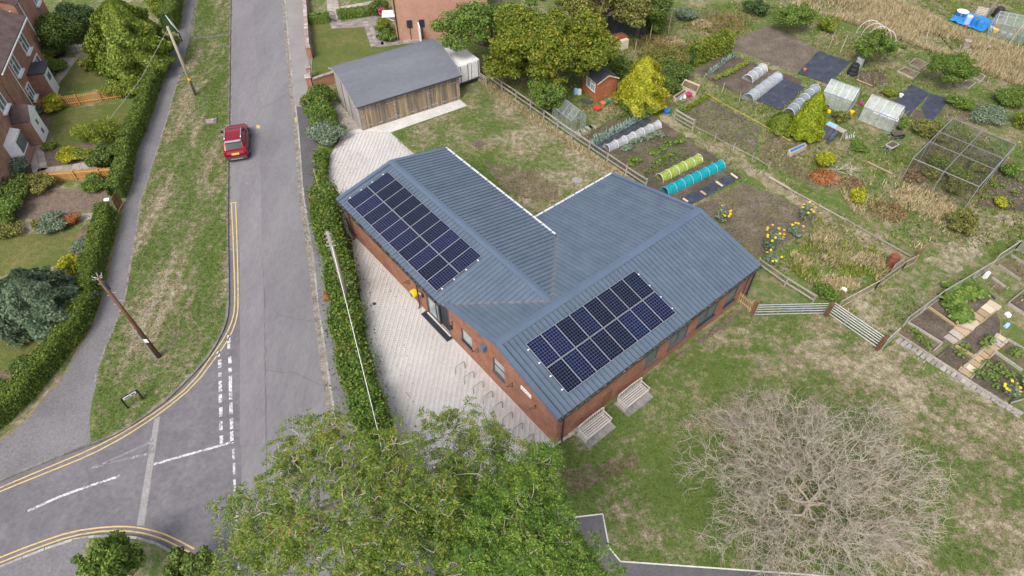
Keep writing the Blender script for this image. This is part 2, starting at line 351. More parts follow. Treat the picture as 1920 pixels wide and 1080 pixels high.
leafmat('leaf_ivy', gain=1.5, stops=[(0, (.03, .06, .01)), (.5, (.07, .12, .018)), (.9, (.13, .19, .025)), (1, (.22, .14, .06))])
leafmat('leaf_conifer', gain=1.8, stops=[(0, (.035, .06, .008)), (.5, (.085, .12, .014)), (1, (.17, .19, .025))])
leafmat('leaf_bluefir', gain=2.5, stops=[(0, (.022, .038, .022)), (.5, (.05, .075, .042)), (1, (.1, .125, .075))])
leafmat('leaf_yellow', gain=1.3, stops= [(0, (.12, .15, .008)), (.45, (.26, .28, .014)), (.8, (.4, .38, .025)), (1, (.52, .43, .09))])
leafmat('leaf_lime', [(0, (.07, .105, .01)), (.5, (.145, .185, .02)), (1, (.26, .28, .05))], gain=1.35)
leafmat('leaf_bright', [(0, (.08, .125, .005)), (.5, (.17, .22, .01)), (1, (.29, .31, .02))], gain=1.4)
leafmat('leaf_grey', [(0, (.06, .09, .05)), (.5, (.13, .17, .11)), (1, (.22, .26, .18))])
leafmat('leaf_leek', [(0, (.08, .13, .11)), (.5, (.17, .24, .21)), (1, (.3, .38, .33))])
leafmat('leaf_brown', [(0, (.1, .06, .03)), (.5, (.2, .13, .06)), (1, (.33, .24, .12))])
leafmat('leaf_olive', gain=1.8, stops=[(0, (.05, .06, .015)), (.5, (.11, .115, .03)), (1, (.2, .18, .05))])
leafmat('straw', [(0, (.24, .19, .1)), (.5, (.4, .32, .18)), (1, (.55, .46, .28))], gain=1.15)
leafmat('rust_leaf', [(0, (.16, .05, .02)), (.5, (.3, .11, .04)), (1, (.42, .2, .09))])
leafmat('petal', [(0, (.6, .4, .01)), (1, (.8, .58, .03))], trans=.15, gain=1)
leafmat('petal_pink', [(0, (.4, .02, .12)), (1, (.5, .1, .2))], trans=.15)
leafmat('petal_white', [(0, (.6, .58, .45)), (1, (.75, .74, .68))], trans=.15)
surf('twig', [(.3, (.32, .275, .22)), (.55, (.44, .385, .31)), (.7, (.43, .39, .24))], 1.2, .9, 0, fine=.25, fsc=8)
surf('branch', [(.3, (.3, .26, .19)), (.7, (.46, .41, .33))], 2, .9, .3, 30, .3, 8)
surf('trunk', [(.3, (.1, .08, .06)), (.7, (.19, .155, .12))], 3, .95, .5, 20, .3, 12)

# ================================================================ ground, roads, pavements
def resample(pts, step, closed=False):
    pts = [Vector(p) for p in pts]; out = []
    if closed: pts = pts+[pts[0]]
    for a, b in zip(pts[:-1], pts[1:]):
        n = max(1, int(round((b-a).length/step)))
        for i in range(n): out.append(a.lerp(b, i/n))
    if not closed: out.append(pts[-1])
    return out
def smoothline(pts, it=2):
    pts = [Vector(p) for p in pts]
    for _ in range(it):
        q = [pts[0]]
        for a, b in zip(pts[:-1], pts[1:]): q += [a.lerp(b, .25), a.lerp(b, .75)]
        pts = q+[pts[-1]]
    return pts
_pz = [0]
def patch(name, pix, z, mat, wob=0., kind='structure', step=.35, world=False, parent=None):
    _pz[0] += 1; z += .0007*(_pz[0] % 9)
    pts = [Vector((p[0], p[1], z)) for p in pix] if world else [Vector((*g(a, b, 0)[:2], z)) for a, b in pix]
    if wob:
        pts = [p+Vector((rnd.gauss(0, wob), rnd.gauss(0, wob), 0)) for p in resample(pts, step, True)]
    if sum(pts[i].x*pts[(i+1) % len(pts)].y-pts[(i+1) % len(pts)].x*pts[i].y for i in range(len(pts))) < 0: pts.reverse()
    b = MB(); b.quad(*pts); o = b.build(name, mat, parent)
    if parent is None: tag(o, kind=kind)
    return o
def strip(name, line, w0, w1, z, mat, parent=None, kind='structure'):
    """flat ribbon beside a ground line, from offset w0 to w1 (positive to the left of travel)"""
    b = MB(); L = []; Q = []
    n = len(line)
    for i, p in enumerate(line):
        d = (line[min(i+1, n-1)]-line[max(i-1, 0)]); d.z = 0; d.normalize(); nr = Vector((-d.y, d.x, 0))
        L.append(Vector((p.x, p.y, z))+nr*w0); Q.append(Vector((p.x, p.y, z))+nr*w1)
    b.add(L+Q, [(i, i+1, n+i+1, n+i) if w1 < w0 else (n+i, n+i+1, i+1, i) for i in range(n-1)])
    o = b.build(name, mat, parent)
    if parent is None and kind: tag(o, kind=kind)
    return o
WK = [(440, -200), (433, 0), (432, 67), (430, 233), (428, 333), (428, 460), (430, 560), (427, 600), (413, 633), (393, 667), (367, 697), (343, 721), (317, 747), (283, 773), (240, 802), (207, 820), (173, 833), (143, 843), (83, 867), (0, 902), (-300, 1035)]
EK = [(519, -200), (533, 0), (542, 100), (548, 167), (557, 233), (562, 300), (566, 360), (577, 427), (587, 493), (595, 573), (603, 627), (610, 680), (616, 720), (627, 790), (650, 950), (668, 1090), (700, 1400)]
SK = [(-300, 1190), (0, 1060), (67, 1033), (133, 1009), (173, 1003), (213, 1001), (253, 1004), (300, 1017), (333, 1037), (353, 1057), (372, 1090), (395, 1200), (420, 1400)]
wk, ek, sk_ = (smoothline(gl(k), 2) for k in (WK, EK, SK))
BIG = 220
ground = patch('ground', [(-BIG, -60), (BIG, -60), (BIG, 320), (-BIG, 320)], -.16, 'grass_allot', world=True)
far_n = Vector((-60, 300, 0))
patch('road', [p[:2] for p in wk]+[p[:2] for p in sk_]+[p[:2] for p in reversed(ek)], -.1, 'asphalt', world=True)
patch('west_land', [p[:2] for p in wk]+[(-BIG, -20), (-BIG, 310)], 0, 'grass_verge', world=True)
patch('east_land', [p[:2] for p in ek]+[(BIG, -30), (BIG, 310), (-60, 310)], 0, 'grass_allot', world=True)
patch('corner_land', [p[:2] for p in sk_]+[(-BIG, -40)], 0, 'grass_verge', world=True)
def kerb(name, line, mat, out):
    root = thing(name, None, None, line[0], kind='structure'); del_ = resample(line, .25)
    # walk the line laying one stone after another
    d = 0; pts = [line[0]]; acc = 0
    for a, b in zip(del_[:-1], del_[1:]):
        acc += (b-a).length
        if acc >= .915: pts.append(b); acc = 0
    me = None
    for a, b in zip(pts[:-1], pts[1:]):
        if a.y > 75 or a.y < 4 or abs(a.x) > 45: continue
        v = b-a; L = v.length; n = Vector((-v.y, v.x, 0)).normalized()*out*.065
        if me is None:
            m = MB(); m.box((0, 0, 0), (1, .13, .16), taper=.97); o = m.build('kerb_stone', mat, root, local=True); me = o.data
        else:
            o = bpy.data.objects.new('kerb_stone', me); link(o, root)
        o.location = (a+b)/2+n-line[0]+Vector((0, 0, -.068+rnd.uniform(-.006, .006))); o.rotation_euler = (0, rnd.uniform(-.004, .004), math.atan2(v.y, v.x)); o.scale = (L-.012, 1, 1)
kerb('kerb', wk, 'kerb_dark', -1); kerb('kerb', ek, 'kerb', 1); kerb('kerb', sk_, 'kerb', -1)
strip('gutter', ek, -.02, -.3, -.096, 'gutter_dirt'); strip('gutter', wk, .02, .16, -.096, 'gutter_dirt')
patch('road_band', [(450, -200), (460, -200), (480, 100), (488, 300), (494, 560), (497, 830), (449, 832), (449, 470), (446, 300), (444, 100), (441, -200)], -.094, 'asphalt_band')
patch('footpath', [(-100, 1108), (0, 1064), (67, 1037), (133, 1013), (166, 1007), (152, 1040), (156, 1100), (-100, 1170)], .006, 'asphalt_path', .02)
# side road surface, worn junction and trench patch
patch('side_road', [(428, 470), (449, 470), (449, 830), (456, 1075), (385, 1075), (350, 1050), (330, 1033), (300, 1016), (253, 1003), (213, 1000), (173, 1002), (133, 1008), (67, 1032), (-200, 1142), (-200, 992), (0, 903), (83, 868), (143, 844), (173, 834), (207, 821), (240, 803), (283, 774), (317, 748), (343, 722), (367, 698), (393, 668), (413, 634), (426, 602), (429, 560)], -.096, 'asphalt_side')
patch('worn_asphalt', [(300, 880), (436, 832), (446, 1000), (440, 1050), (370, 1020), (300, 990), (272, 980), (280, 900)], -.092, 'asphalt_worn', .12)
patch('trench_patch', [(288, 784), (299, 779), (269, 984), (255, 984)], -.088, 'trench')
# footpaths
PL = [(385, -200), (348, 0), (337, 67), (318, 115), (300, 167), (290, 207), (273, 247), (257, 287), (247, 347), (233, 377), (230, 403), (213, 470), (197, 547), (173, 613), (143, 660), (110, 720), (97, 730), (50, 787), (0, 827), (-200, 990)]
PR = [(400, -200), (370, 0), (363, 60), (350, 87), (343, 127), (330, 167), (313, 227), (300, 270), (283, 320), (273, 357), (265, 377), (257, 437), (245, 503), (237, 557), (217, 613), (200, 650), (185, 693), (180, 720), (167, 787), (170, 828)]
patch('footpath', PL+[(-200, 990), (-40, 919), (0, 899), (83, 864), (143, 840), (168, 831)]+PR[::-1], .006, 'asphalt_path', .02, step=.6)
patch('footpath', [(361, 74), (429, 67), (429, 63), (362, 70)], .008, 'asphalt_path', .04)
strip('path_soil', resample(gl(PL), .6), -.06, .5, .004, 'leaf_litter')
strip('path_edge', resample(gl(PR[1:-2]), .4), -.02, -.12, .01, 'gutter_dirt')
FR = [(560, -200), (570, 0), (577, 100), (577, 160), (577, 200), (587, 283), (597, 333), (603, 360), (596, 393), (608, 470), (623, 547), (633, 627), (643, 693), (650, 720), (667, 787), (677, 820), (710, 950), (740, 1090), (800, 1400)]
def ekx(y):
    for (a, b), (c, d) in zip(EK[:-1], EK[1:]):
        if b <= y <= d: return a+(c-a)*(y-b)/(d-b)
def frx(y):
    for (a, b), (c, d) in zip(FR[:-1], FR[1:]):
        if b <= y <= d and d > b: return a+(c-a)*(y-b)/(d-b)
def fpath(y0, y1, mat, z):
    ys = list(np.linspace(y0, y1, 14)); patch('footpath', [(ekx(y)+3, y) for y in ys]+[(frx(y)+8, y) for y in reversed(ys)], z, mat)
fpath(-200, 203, 'asphalt_pale', .006); fpath(200, 424, 'asphalt_new', .01); fpath(422, 1390, 'asphalt_path', .006)
patch('path_patch', [(612, 577), (626, 575), (632, 610), (616, 613)], .014, 'asphalt_new')
# car park court south of the hall with pale edging
CP = [(1130, 964), (1142, 1027), (1163, 1053), (1490, 1076), (1920, 1110), (1920, 1350), (680, 1350), (700, 1010), (880, 985), (1017, 977)]
patch('car_park', CP, .006, 'asphalt_new')
ed = thing('path_edging', None, None, kind='structure')
for a, b in [((880, 985), (1017, 977)), ((1017, 977), (1130, 964)), ((1130, 964), (1142, 1027)), ((1142, 1027), (1163, 1053)), ((1163, 1053), (1490, 1076)), ((1490, 1076), (1920, 1110))]:
    for p, q in zip(resample(gl([a, b]), .9)[:-1], resample(gl([a, b]), .9)[1:]):
        v = q-p; m = MB(); m.beam(p+v*.006+Vector((0, 0, .0)), q-v*.006+Vector((0, 0, 0)), .06, .09); m.build('edging_strip', 'concrete_pale', ed)
# painted markings
def marks(name, lines, w, z, mat): 
    for ln in lines: strip(name, smoothline(gl(ln), 1), -w/2, w/2, z, mat)
YI = [(433, 378), (437, 460), (440, 560), (437, 593), (423, 627), (400, 660), (357, 720), (300, 765), (233, 808), (167, 842), (100, 870), (0, 912), (-120, 965)]
YO = [(441, 378), (444, 460), (446, 560), (444, 593), (432, 627), (410, 660), (365, 720), (303, 771), (233, 817), (167, 852), (100, 879), (0, 919), (-120, 972)]
ZM = -.084
marks('yellow_line', [YI, YO], .075, ZM, 'paint_yellow')
marks('yellow_line', [[(-120, 1092), (0, 1043), (67, 1017), (133, 995), (200, 986), (250, 986), (300, 997), (333, 1012), (363, 1028)], [(-120, 1102), (0, 1053), (67, 1026), (133, 1003), (200, 993), (253, 995), (300, 1007), (340, 1027), (357, 1036)]], .075, ZM, 'paint_yellow')
strip('yellow_line', gl([(431, 379), (444, 378)]), -.05, .05, ZM+.002, 'paint_yellow')
for x, y0, y1 in [(408, 657, 667), (411, 673, 688), (411, 697, 706), (412, 713, 732), (412, 738, 753), (413, 762, 780), (413, 788, 805), (414, 815, 830)]:
    marks('give_way_dash', [[(x, y0), (x+.3, y1)]], .18, ZM, 'paint_white')
for x, y0, y1 in [(428, 627, 653), (430, 667, 680), (430.5, 688, 697), (431, 703, 748), (432, 753, 775), (433, 783, 803), (433.5, 807, 828)]:
    marks('give_way_dash', [[(x, y0), (x+.4, y1)]], .18, ZM, 'paint_white')
for x, y0, y1 in [(436.5, 840, 860), (437.6, 867, 888), (438.6, 897, 920), (440, 927, 950), (441.6, 958, 977), (443, 990, 1008), (446, 1023, 1032), (446.6, 1053, 1070)]:
    marks('road_dash', [[(x, y0), (x+.6, y1)]], .12, ZM, 'paint_white')
marks('centre_line', [[(287, 869), (340, 854), (437, 827)], [(50, 957), (120, 925), (223, 891)]], .13, ZM, 'paint_white')
for tri in ([(163, 880), (178, 869), (193, 872)], [(280, 818), (286, 823), (290, 848), (277, 850)]):
    patch('triangle_mark', tri, ZM, 'paint_faded')
marks('triangle_mark', [[(190, 869), (280, 828)], [(200, 867), (276, 850)]], .14, ZM, 'paint_faded')
patch('marking_spot', [(480, 233), (487, 233), (487, 239), (480, 239)], ZM, 'paint_spot')
patch('marking_spot', [(459, 339), (468, 338), (470, 344), (461, 345)], ZM, 'paint_faded')
patch('marking_spot', [(552, 221), (556, 221), (557, 229), (553, 229)], .005, 'paint_spot')
for ln in [[(450, 0), (470, 200), (488, 420), (494, 540), (500, 1000)], [(520, 590), (560, 596), (600, 604)], [(480, 203), (515, 190), (548, 166)], [(500, 690), (560, 700), (600, 720)], [(458, 725), (480, 718), (505, 706)]]:
    strip('tar_joint', [p+Vector((rnd.gauss(0, .04), rnd.gauss(0, .04), 0)) for p in resample(gl(ln), .5)], -.014, .014, -.09, 'joint')
def cover(name, label, q, mat, z, frame=True, seg=5):
    c = (q[0]+q[1]+q[2]+q[3])/4; t = thing(name, label, 'cover', c)
    m = MB(); m.slab([Vector((*p[:2], z)) for p in q], .02, (0, 0, 1)); m.build('frame', 'kerb_dark', t)
    m = MB(); q2 = [c+(p-c)*.86 for p in q]; m.slab([Vector((*p[:2], z+.006)) for p in q2], .015, (0, 0, 1)); l = m.build('lid', mat, t)
    m = MB()
    for i in range(1, seg):
        a = q2[0].lerp(q2[1], i/seg); b = q2[3].lerp(q2[2], i/seg); m.beam(Vector((*a[:2], z+.01)), Vector((*b[:2], z+.01)), .03, .012)
    m.build('rib', 'rust', l)
cover('manhole_cover', 'rusty ribbed rectangular access cover in the pavement by the long hedge', gl([(604, 544), (619, 541), (621, 566), (606, 569)]), 'rust', .014)
cover('inspection_cover', 'square paved inspection cover set into the block paving near the cycle stands', gl([(752, 740), (770, 730), (779, 742), (762, 753)]), 'paver_bed', .012, seg=2)
# block-paved forecourt: every block laid in herringbone
HX, HY, HTH = 2.1643, 16.3339, .6886
HM = Matrix.Translation((HX, HY, 0)) @ Matrix.Rotation(HTH, 4, 'Z'); HMI = HM.inverted()
def hl(x, y, z=0): return HM @ Vector((x, y, z))
FC = [(637, 263), (620, 290), (610, 330), (606, 380), (640, 420), (660, 448), (665, 493), (673, 540), (680, 593), (690, 643), (697, 677), (706, 715), (718, 770), (740, 815), (760, 900), (790, 985), (880, 946), (945, 908), (998, 869), (1036, 839), (1100, 800), (1000, 640), (830, 400), (775, 288), (732, 248), (680, 245)]
patch('forecourt_bed', FC, .012, 'paver_bed')
def inside(P, poly):
    x, y = P[:, 0], P[:, 1]; r = np.zeros(len(P), bool); n = len(poly)
    for i in range(n):
        x1, y1 = poly[i][0], poly[i][1]; x2, y2 = poly[(i+1) % n][0], poly[(i+1) % n][1]
        if y1 == y2: continue
        cnd = ((y1 > y) != (y2 > y)) & (x < (x2-x1)*(y-y1)/(y2-y1)+x1); r ^= cnd
    return r
fcl = [HMI @ p for p in gl(FC)]; U = .1
i0, i1 = int(min(p.x for p in fcl)/U)-2, int(max(p.x for p in fcl)/U)+2; j0, j1 = int(min(p.y for p in fcl)/U)-2, int(max(p.y for p in fcl)/U)+2
X, Y = np.meshgrid(np.arange(i0, i1), np.arange(j0, j1)); sel = ((X-Y) % 4) == 0; X, Y = X[sel], Y[sel]
cx = np.concatenate([X+1., X+.5])*U; cy = np.concatenate([Y+.5, Y+2.])*U; hx = np.concatenate([np.full(len(X), 1.), np.full(len(X), .5)])*U; hy = np.concatenate([np.full(len(X), .5), np.full(len(X), 1.)])*U
ok = inside(np.stack([cx, cy], 1), fcl) & ~((cx > .1) & (cy > .1) & (cx < 8.3) & (cy < 21.1)) & ~((cx > .1) & (cy > .1) & (cy < 11))
cx, cy, hx, hy = cx[ok], cy[ok], hx[ok]-.005, hy[ok]-.005
zt = .024+rng.normal(0, .0016, len(cx)); n = len(cx); V = np.zeros((n, 8, 3))
for k, (a, b) in enumerate(((-1, -1), (1, -1), (1, 1), (-1, 1))):
    V[:, k] = np.stack([cx+a*hx, cy+b*hy, np.zeros(n)+.003], 1); V[:, k+4] = np.stack([cx+a*(hx-.005), cy+b*(hy-.005), zt+rng.normal(0, .0008, n)], 1)
Fq = np.array([(4, 5, 6, 7), (0, 1, 5, 4), (1, 2, 6, 5), (2, 3, 7, 6), (3, 0, 4, 7)])
Vw = V.reshape(-1, 3) @ np.array(HM)[:3, :3].T+np.array(HM)[:3, 3]
tag(npmesh('paving_block', Vw, (np.arange(n)[:, None, None]*8+Fq[None]).reshape(-1, 4), 'paver'), kind='stuff')
# barn apron
patch('barn_apron', [(679, 246), (862, 187), (876, 199), (732, 249)], .03, 'concrete_pale'); patch('barn_apron', [(637, 263), (640, 249), (676, 242), (681, 246)], .032, 'concrete_pale')
patch('gravel_strip', [(620, 190), (634, 190), (680, 243), (640, 250), (636, 262), (620, 240)], .012, 'gravel', .05)
# lawns and beds
patch('lawn', [(735, 250), (876, 201), (866, 187), (895, 160), (916, 150), (1073, 260), (1215, 355), (1100, 480), (800, 330)], .01, 'grass_lawn')
patch('lawn', [(1037, 838), (1400, 560), (1555, 590), (1655, 655), (1690, 640), (1930, 800), (1960, 1110), (1490, 1078), (1163, 1055), (1142, 1029), (1130, 966), (1017, 979), (880, 987), (870, 952), (945, 910)], .012, 'grass_south')
patch('bare_soil', [(1058, 826), (1388, 578), (1400, 566), (1402, 582), (1300, 650), (1240, 690), (1160, 752), (1100, 800)], .016, 'soil_grey', .05)
patch('bare_soil', [(1012, 905), (1060, 880), (1130, 868), (1180, 850), (1200, 862), (1140, 895), (1110, 915), (1060, 930)], .016, 'soil_weedy', .12)
patch('bare_soil', [(900, 300), (985, 320), (1040, 350), (1050, 372), (1000, 380), (940, 350)], .016, 'soil_weedy', .2)
for q, mt, zz in [
    ([(1083, 262), (1120, 240), (1172, 209), (1210, 214), (1237, 224), (1283, 258), (1350, 300), (1392, 330), (1297, 384), (1275, 374), (1240, 370), (1205, 345)], 'soil', .012),
    ([(1303, 387), (1392, 343), (1440, 360), (1533, 404), (1520, 427), (1477, 457), (1430, 478), (1416, 480)], 'soil_grey', .012),
    ([(1272, 212), (1330, 186), (1380, 212), (1428, 240), (1415, 290), (1345, 263)], 'soil_grey', .012),
    ([(1298, 131), (1362, 100), (1440, 128), (1505, 150), (1470, 200), (1420, 190), (1345, 160)], 'soil', .012),
    ([(1340, 90), (1440, 48), (1475, 62), (1535, 93), (1495, 137), (1440, 118), (1385, 98)], 'soil_grey', .012),
    ([(1440, 245), (1500, 275), (1490, 300), (1560, 350), (1530, 352), (1420, 300)], 'soil_weedy', .012),
    ([(1300, 30), (1340, 18), (1400, 40), (1375, 62), (1320, 60)], 'soil_weedy', .012),
    ([(1760, 235), (1860, 285), (1900, 300), (1840, 370), (1700, 325)], 'soil_weedy', .012),
    ([(1850, 300), (1925, 320), (1925, 400), (1830, 385)], 'soil', .012),
    ([(1650, 130), (1670, 150), (1640, 165), (1600, 150), (1610, 135)], 'soil', .012),
    ([(1770, 190), (1830, 210), (1800, 235), (1760, 220)], 'soil_weedy', .012),
    ([(1715, 205), (1735, 210), (1733, 232), (1705, 222)], 'soil', .012)]:
    patch('soil_bed', q, zz, mt, .07)
patch('trodden_path', [(1240, 210), (1265, 225), (1300, 250), (1420, 315), (1500, 365), (1600, 420), (1710, 485), (1700, 497), (1590, 436), (1490, 385), (1400, 325), (1290, 258), (1235, 225)], .008, 'grass_dry', .1)
patch('dry_meadow', [(1500, 0), (1600, -30), (1700, 10), (1790, 55), (1930, 100), (1930, 165), (1860, 140), (1760, 100), (1660, 60), (1560, 30)], .008, 'grass_dry', .3)
patch('trodden_path', [(1590, 560), (1720, 500), (1800, 440), (1925, 370), (1925, 420), (1830, 480), (1700, 590), (1665, 640), (1600, 600)], .008, 'grass_south', .15)
# west gardens
patch('garden_lawn', [(75, 175), (110, 110), (148, 110), (200, 130), (250, 175), (215, 165), (130, 172)], .006, 'grass_garden', .05)
patch('garden_lawn', [(98, 212), (160, 200), (238, 192), (243, 262), (175, 268), (107, 282), (98, 255), (90, 243)], .006, 'grass_garden', .05)
patch('garden_lawn', [(-20, 447), (60, 440), (147, 432), (137, 472), (100, 500), (-20, 520)], .006, 'grass_garden', .05)
patch('garden_lawn', [(-20, 640), (40, 630), (82, 640), (70, 670), (20, 700), (-20, 690)], .006, 'grass_garden', .05)
patch('garden_soil', [(-20, 250), (55, 250), (63, 320), (-10, 330)], .005, 'bark', .05); patch('garden_soil', [(60, 210), (98, 212), (90, 245), (100, 280), (175, 268), (178, 303), (88, 315), (68, 245)], .005, 'bark', .05)
patch('garden_soil', [(40, 365), (200, 345), (206, 385), (130, 402), (60, 412), (0, 400)], .005, 'bark', .05); patch('garden_soil', [(100, 470), (150, 430), (190, 400), (200, 470), (150, 620), (110, 690), (0, 760), (-30, 700), (60, 680), (90, 640)], .004, 'soil_weedy', .05)
patch('garden_soil', [(60, 100), (120, 100), (125, 125), (85, 165), (70, 160)], .005, 'soil', .05)
patch('garden_path', [(110, 108), (147, 108), (100, 172), (78, 172), (120, 122)], .012, 'flag_pink', .02)
patch('garden_path', [(40, 425), (62, 418), (130, 405), (192, 397), (192, 408), (130, 416), (60, 432)], .012, 'flag_pink', .02)
fp = thing('flagstone_path', None, None, kind='structure')
def flags(a, b, w, step, mat, z=.02):
    a, b = Vector(a), Vector(b); d = (b-a); L = d.length; d.normalize(); nr = Vector((-d.y, d.x, 0)); n = max(1, int(L/step)); k = max(1, int(round(w/step)))
    for i in range(n):
        for j in range(k):
            c = a+d*(i+.5)*L/n+nr*(-w/2+(j+.5)*w/k); m = MB(); m.box((c.x, c.y, z), (L/n-.025, w/k-.025, .05), math.atan2(d.y, d.x)); m.build('flagstone', mat, fp)
flags(g(60, 246), g(76, 322), 1.05, .55, 'flag_pink'); flags(g(70, 322), g(182, 307), .7, .55, 'flag_pink'); flags(g(90, 240), g(70, 247), .6, .5, 'flag_pink', .016)
flags(g(183, 312), g(110, 323), .35, .5, 'flag_grey', .016)

# ================================================================ the community hall
def wallface(mb, a, b, tops, ops, nin, depth=.1):
    a, b = Vector((*a, 0)), Vector((*b, 0)); L = (b-a).length; d = (b-a)/L; nin = Vector((*nin, 0))
    def top(t):
        for (t0, z0), (t1, z1) in zip(tops[:-1], tops[1:]):
            if t0-1e-6 <= t <= t1+1e-6: return z0+(z1-z0)*(t-t0)/(t1-t0)
        return tops[-1][1]
    P = lambda t, z, o=0: a+d*t+nin*o+Vector((0, 0, z))
    ts = sorted(set([0, L]+[t for t, _ in tops if 0 < t < L]+[t for o in ops for t in o[:2]]))
    flip = d.cross(Vector((0, 0, 1))).dot(nin) > 0
    def q(*p): mb.quad(*(reversed(p) if flip else p))
    for t0, t1 in zip(ts[:-1], ts[1:]):
        m = (t0+t1)/2; cuts = sorted((o[2], o[3]) for o in ops if o[0] <= m <= o[1]); z = 0
        for z0, z1 in cuts:
            if z0 > z+1e-4: q(P(t0, z), P(t1, z), P(t1, z0), P(t0, z0))
            z = z1
        q(P(t0, z), P(t1, z), P(t1, top(t1)), P(t0, top(t0)))
    for t0, t1, z0, z1 in ops:
        q(P(t0, z0), P(t0, z1), P(t0, z1, depth), P(t0, z0, depth)); q(P(t1, z0, depth), P(t1, z1, depth), P(t1, z1), P(t1, z0))
        q(P(t0, z1), P(t1, z1), P(t1, z1, depth), P(t0, z1, depth)); q(P(t0, z0, depth), P(t1, z0, depth), P(t1, z0), P(t0, z0))
def window(par, a, d, nin, t0, t1, z0, z1, mull=(), trans=(), fm='frame_grey', gm='window_glass', sill='frame_grey', dep=.07, fw=.055, name='window', sd_=.05):
    a = Vector((*a, 0)); d = Vector((*d, 0)).normalized(); nin = Vector((*nin, 0)).normalized()
    P = lambda t, z, o: a+d*t+nin*o+Vector((0, 0, z))
    m = MB(); o = dep; up = nin
    for z in (z0+fw/2, z1-fw/2): m.beam(P(t0, z, o), P(t1, z, o), .06, fw)
    for t in [t0+fw/2, t1-fw/2]+[t0+(t1-t0)*k for k in mull]: m.beam(P(t, z0+fw, o), P(t, z1-fw, o), fw, .056, nin)
    for k in trans: m.beam(P(t0+fw, z0+(z1-z0)*k, o), P(t1-fw, z0+(z1-z0)*k, o), .05, fw)
    w = m.build(name, fm, par, local=True)
    xs = [t0+fw]+[t0+(t1-t0)*k for k in mull]+[t1-fw]
    for x0, x1 in zip(xs[:-1], xs[1:]):
        m = MB(); m.box((a+d*(x0+x1)/2+nin*(o+.012)+Vector((0, 0, (z0+z1)/2))), (x1-x0-.01, .012, z1-z0-2*fw+.01), math.atan2(d.y, d.x)); m.build('pane', gm, w, local=True)
    if sill:
        m = MB(); m.beam(P(t0-.04, z0-.025, -sd_/2+.02), P(t1+.04, z0-.025, -sd_/2+.02), sd_+.08, .05); m.build('sill', sill, w, local=True)
    return w
hall = thing('community_hall', 'L shaped red brick community hall with blue grey standing seam roof', 'building', (HX, HY, 0), HTH)
YR, ZR, SL = 4.772, 3.925, .2232          # hall ridge
YS, YN, X0, X1 = -.15, 12.077, -.01, 16.35
XW, XE, XR, ZRW, SLW, YG, ZE = -.227, 8.6, 4.187, 3.859, .2261, 21.37, 2.861
def zh(y): return ZR-abs(y-YR)*SL
def zw(x): return ZRW-abs(x-XR)*SLW
YV = YR+(ZR-ZE)/SL; YT = YR+(ZR-ZRW)/SL   # valley foot, valley head
wl = MB(); T = -.06
S_OPS = [(6.6, 7.7, .8, 2.25), (8.55, 10.25, .8, 2.25), (11.1, 12.85, .75, 2.25), (13.65, 14.8, .7, 2.25), (15.5, 15.85, .15, 2.3)]
wallface(wl, (.06, 0), (16.2, 0), [(0, zh(0)+T), (16.14, zh(0)+T)], S_OPS, (0, 1))
W_OPS = [(4.14, 5.14, 1.08, 2.4), (7.03, 8.04, .95, 2.05), (9.2, 11.6, 0.03, 2.5)]
wallface(wl, (.06, 0), (.06, 21.2), [(0, zh(0)+T), (YR, ZR+T), (YV, ZE+T), (YV+.001, zw(.06)+T), (21.2, zw(.06)+T)], W_OPS, (1, 0))
wallface(wl, (16.2, 0), (16.2, 11.8), [(0, zh(0)+T), (YR, ZR+T), (11.8, zh(11.8)+T)], [], (-1, 0))
wallface(wl, (.06, 21.2), (8.35, 21.2), [(0, zw(.06)+T), (XR-.06, ZRW+T), (8.29, zw(8.35)+T)], [], (0, -1))
wallface(wl, (8.35, 11.8), (8.35, 21.2), [(0, zw(8.35)+T), (9.4, zw(8.35)+T)], [], (-1, 0))
wallface(wl, (8.35, 11.8), (16.2, 11.8), [(0, zh(11.8)+T), (7.85, zh(11.8)+T)], [], (0, -1))
wl.build('brick_wall', 'brick_hall', hall, local=True, uv=True)
for i, o in enumerate(S_OPS): window(hall, (.06, 0), (1, 0), (0, 1), *o, mull=(.5,) if o[1]-o[0] > 1.3 else (), trans=() if i < 4 else (.45,))
window(hall, (.06, 0), (0, 1), (1, 0), *W_OPS[0], trans=(.5,), gm='window_pale'); window(hall, (.06, 0), (0, 1), (1, 0), *W_OPS[1], gm='window_pale')
# entrance: glazed screen, one sliding leaf pulled open
dr = window(hall, (.06, 0), (0, 1), (1, 0), 10.4, 11.55, .08, 2.46, mull=(.22,), gm='window_pale', sill=None, name='entrance_door')
m = MB(); m.box((.05, 10.62, 1.2), (.03, .03, .9)); m.box((.05, 10.62, 1.65), (.05, .05, .03)); m.box((.05, 10.62, .75), (.05, .05, .03)); m.build('handle', 'steel', dr, local=True)
m = MB()
for t in (9.24, 9.32, 10.36): m.box((.13, t, 1.27), (.06, .06, 2.4))
m.box((.13, 10.4, 2.48), (.07, 2.36, .06)); m.build('door_frame', 'frame_grey', hall, local=True)
m = MB(); m.box((1.0, 9.85, 1.25), (1.6, 1.1, 2.44)); m.build('lobby_shade_block', 'dark_metal', hall, local=True)  # solid dark box behind the doorway stands in for the unlit interior
m = MB(); m.box((-.16, 10.4, .05), (.4, 2.75, .06)); m.build('threshold_grating', 'dark_metal', hall, local=True)
m = MB(); m.box((.02, 10.4, .055), (.1, 2.4, .08)); m.build('door_sill', 'concrete_pale', hall, local=True)
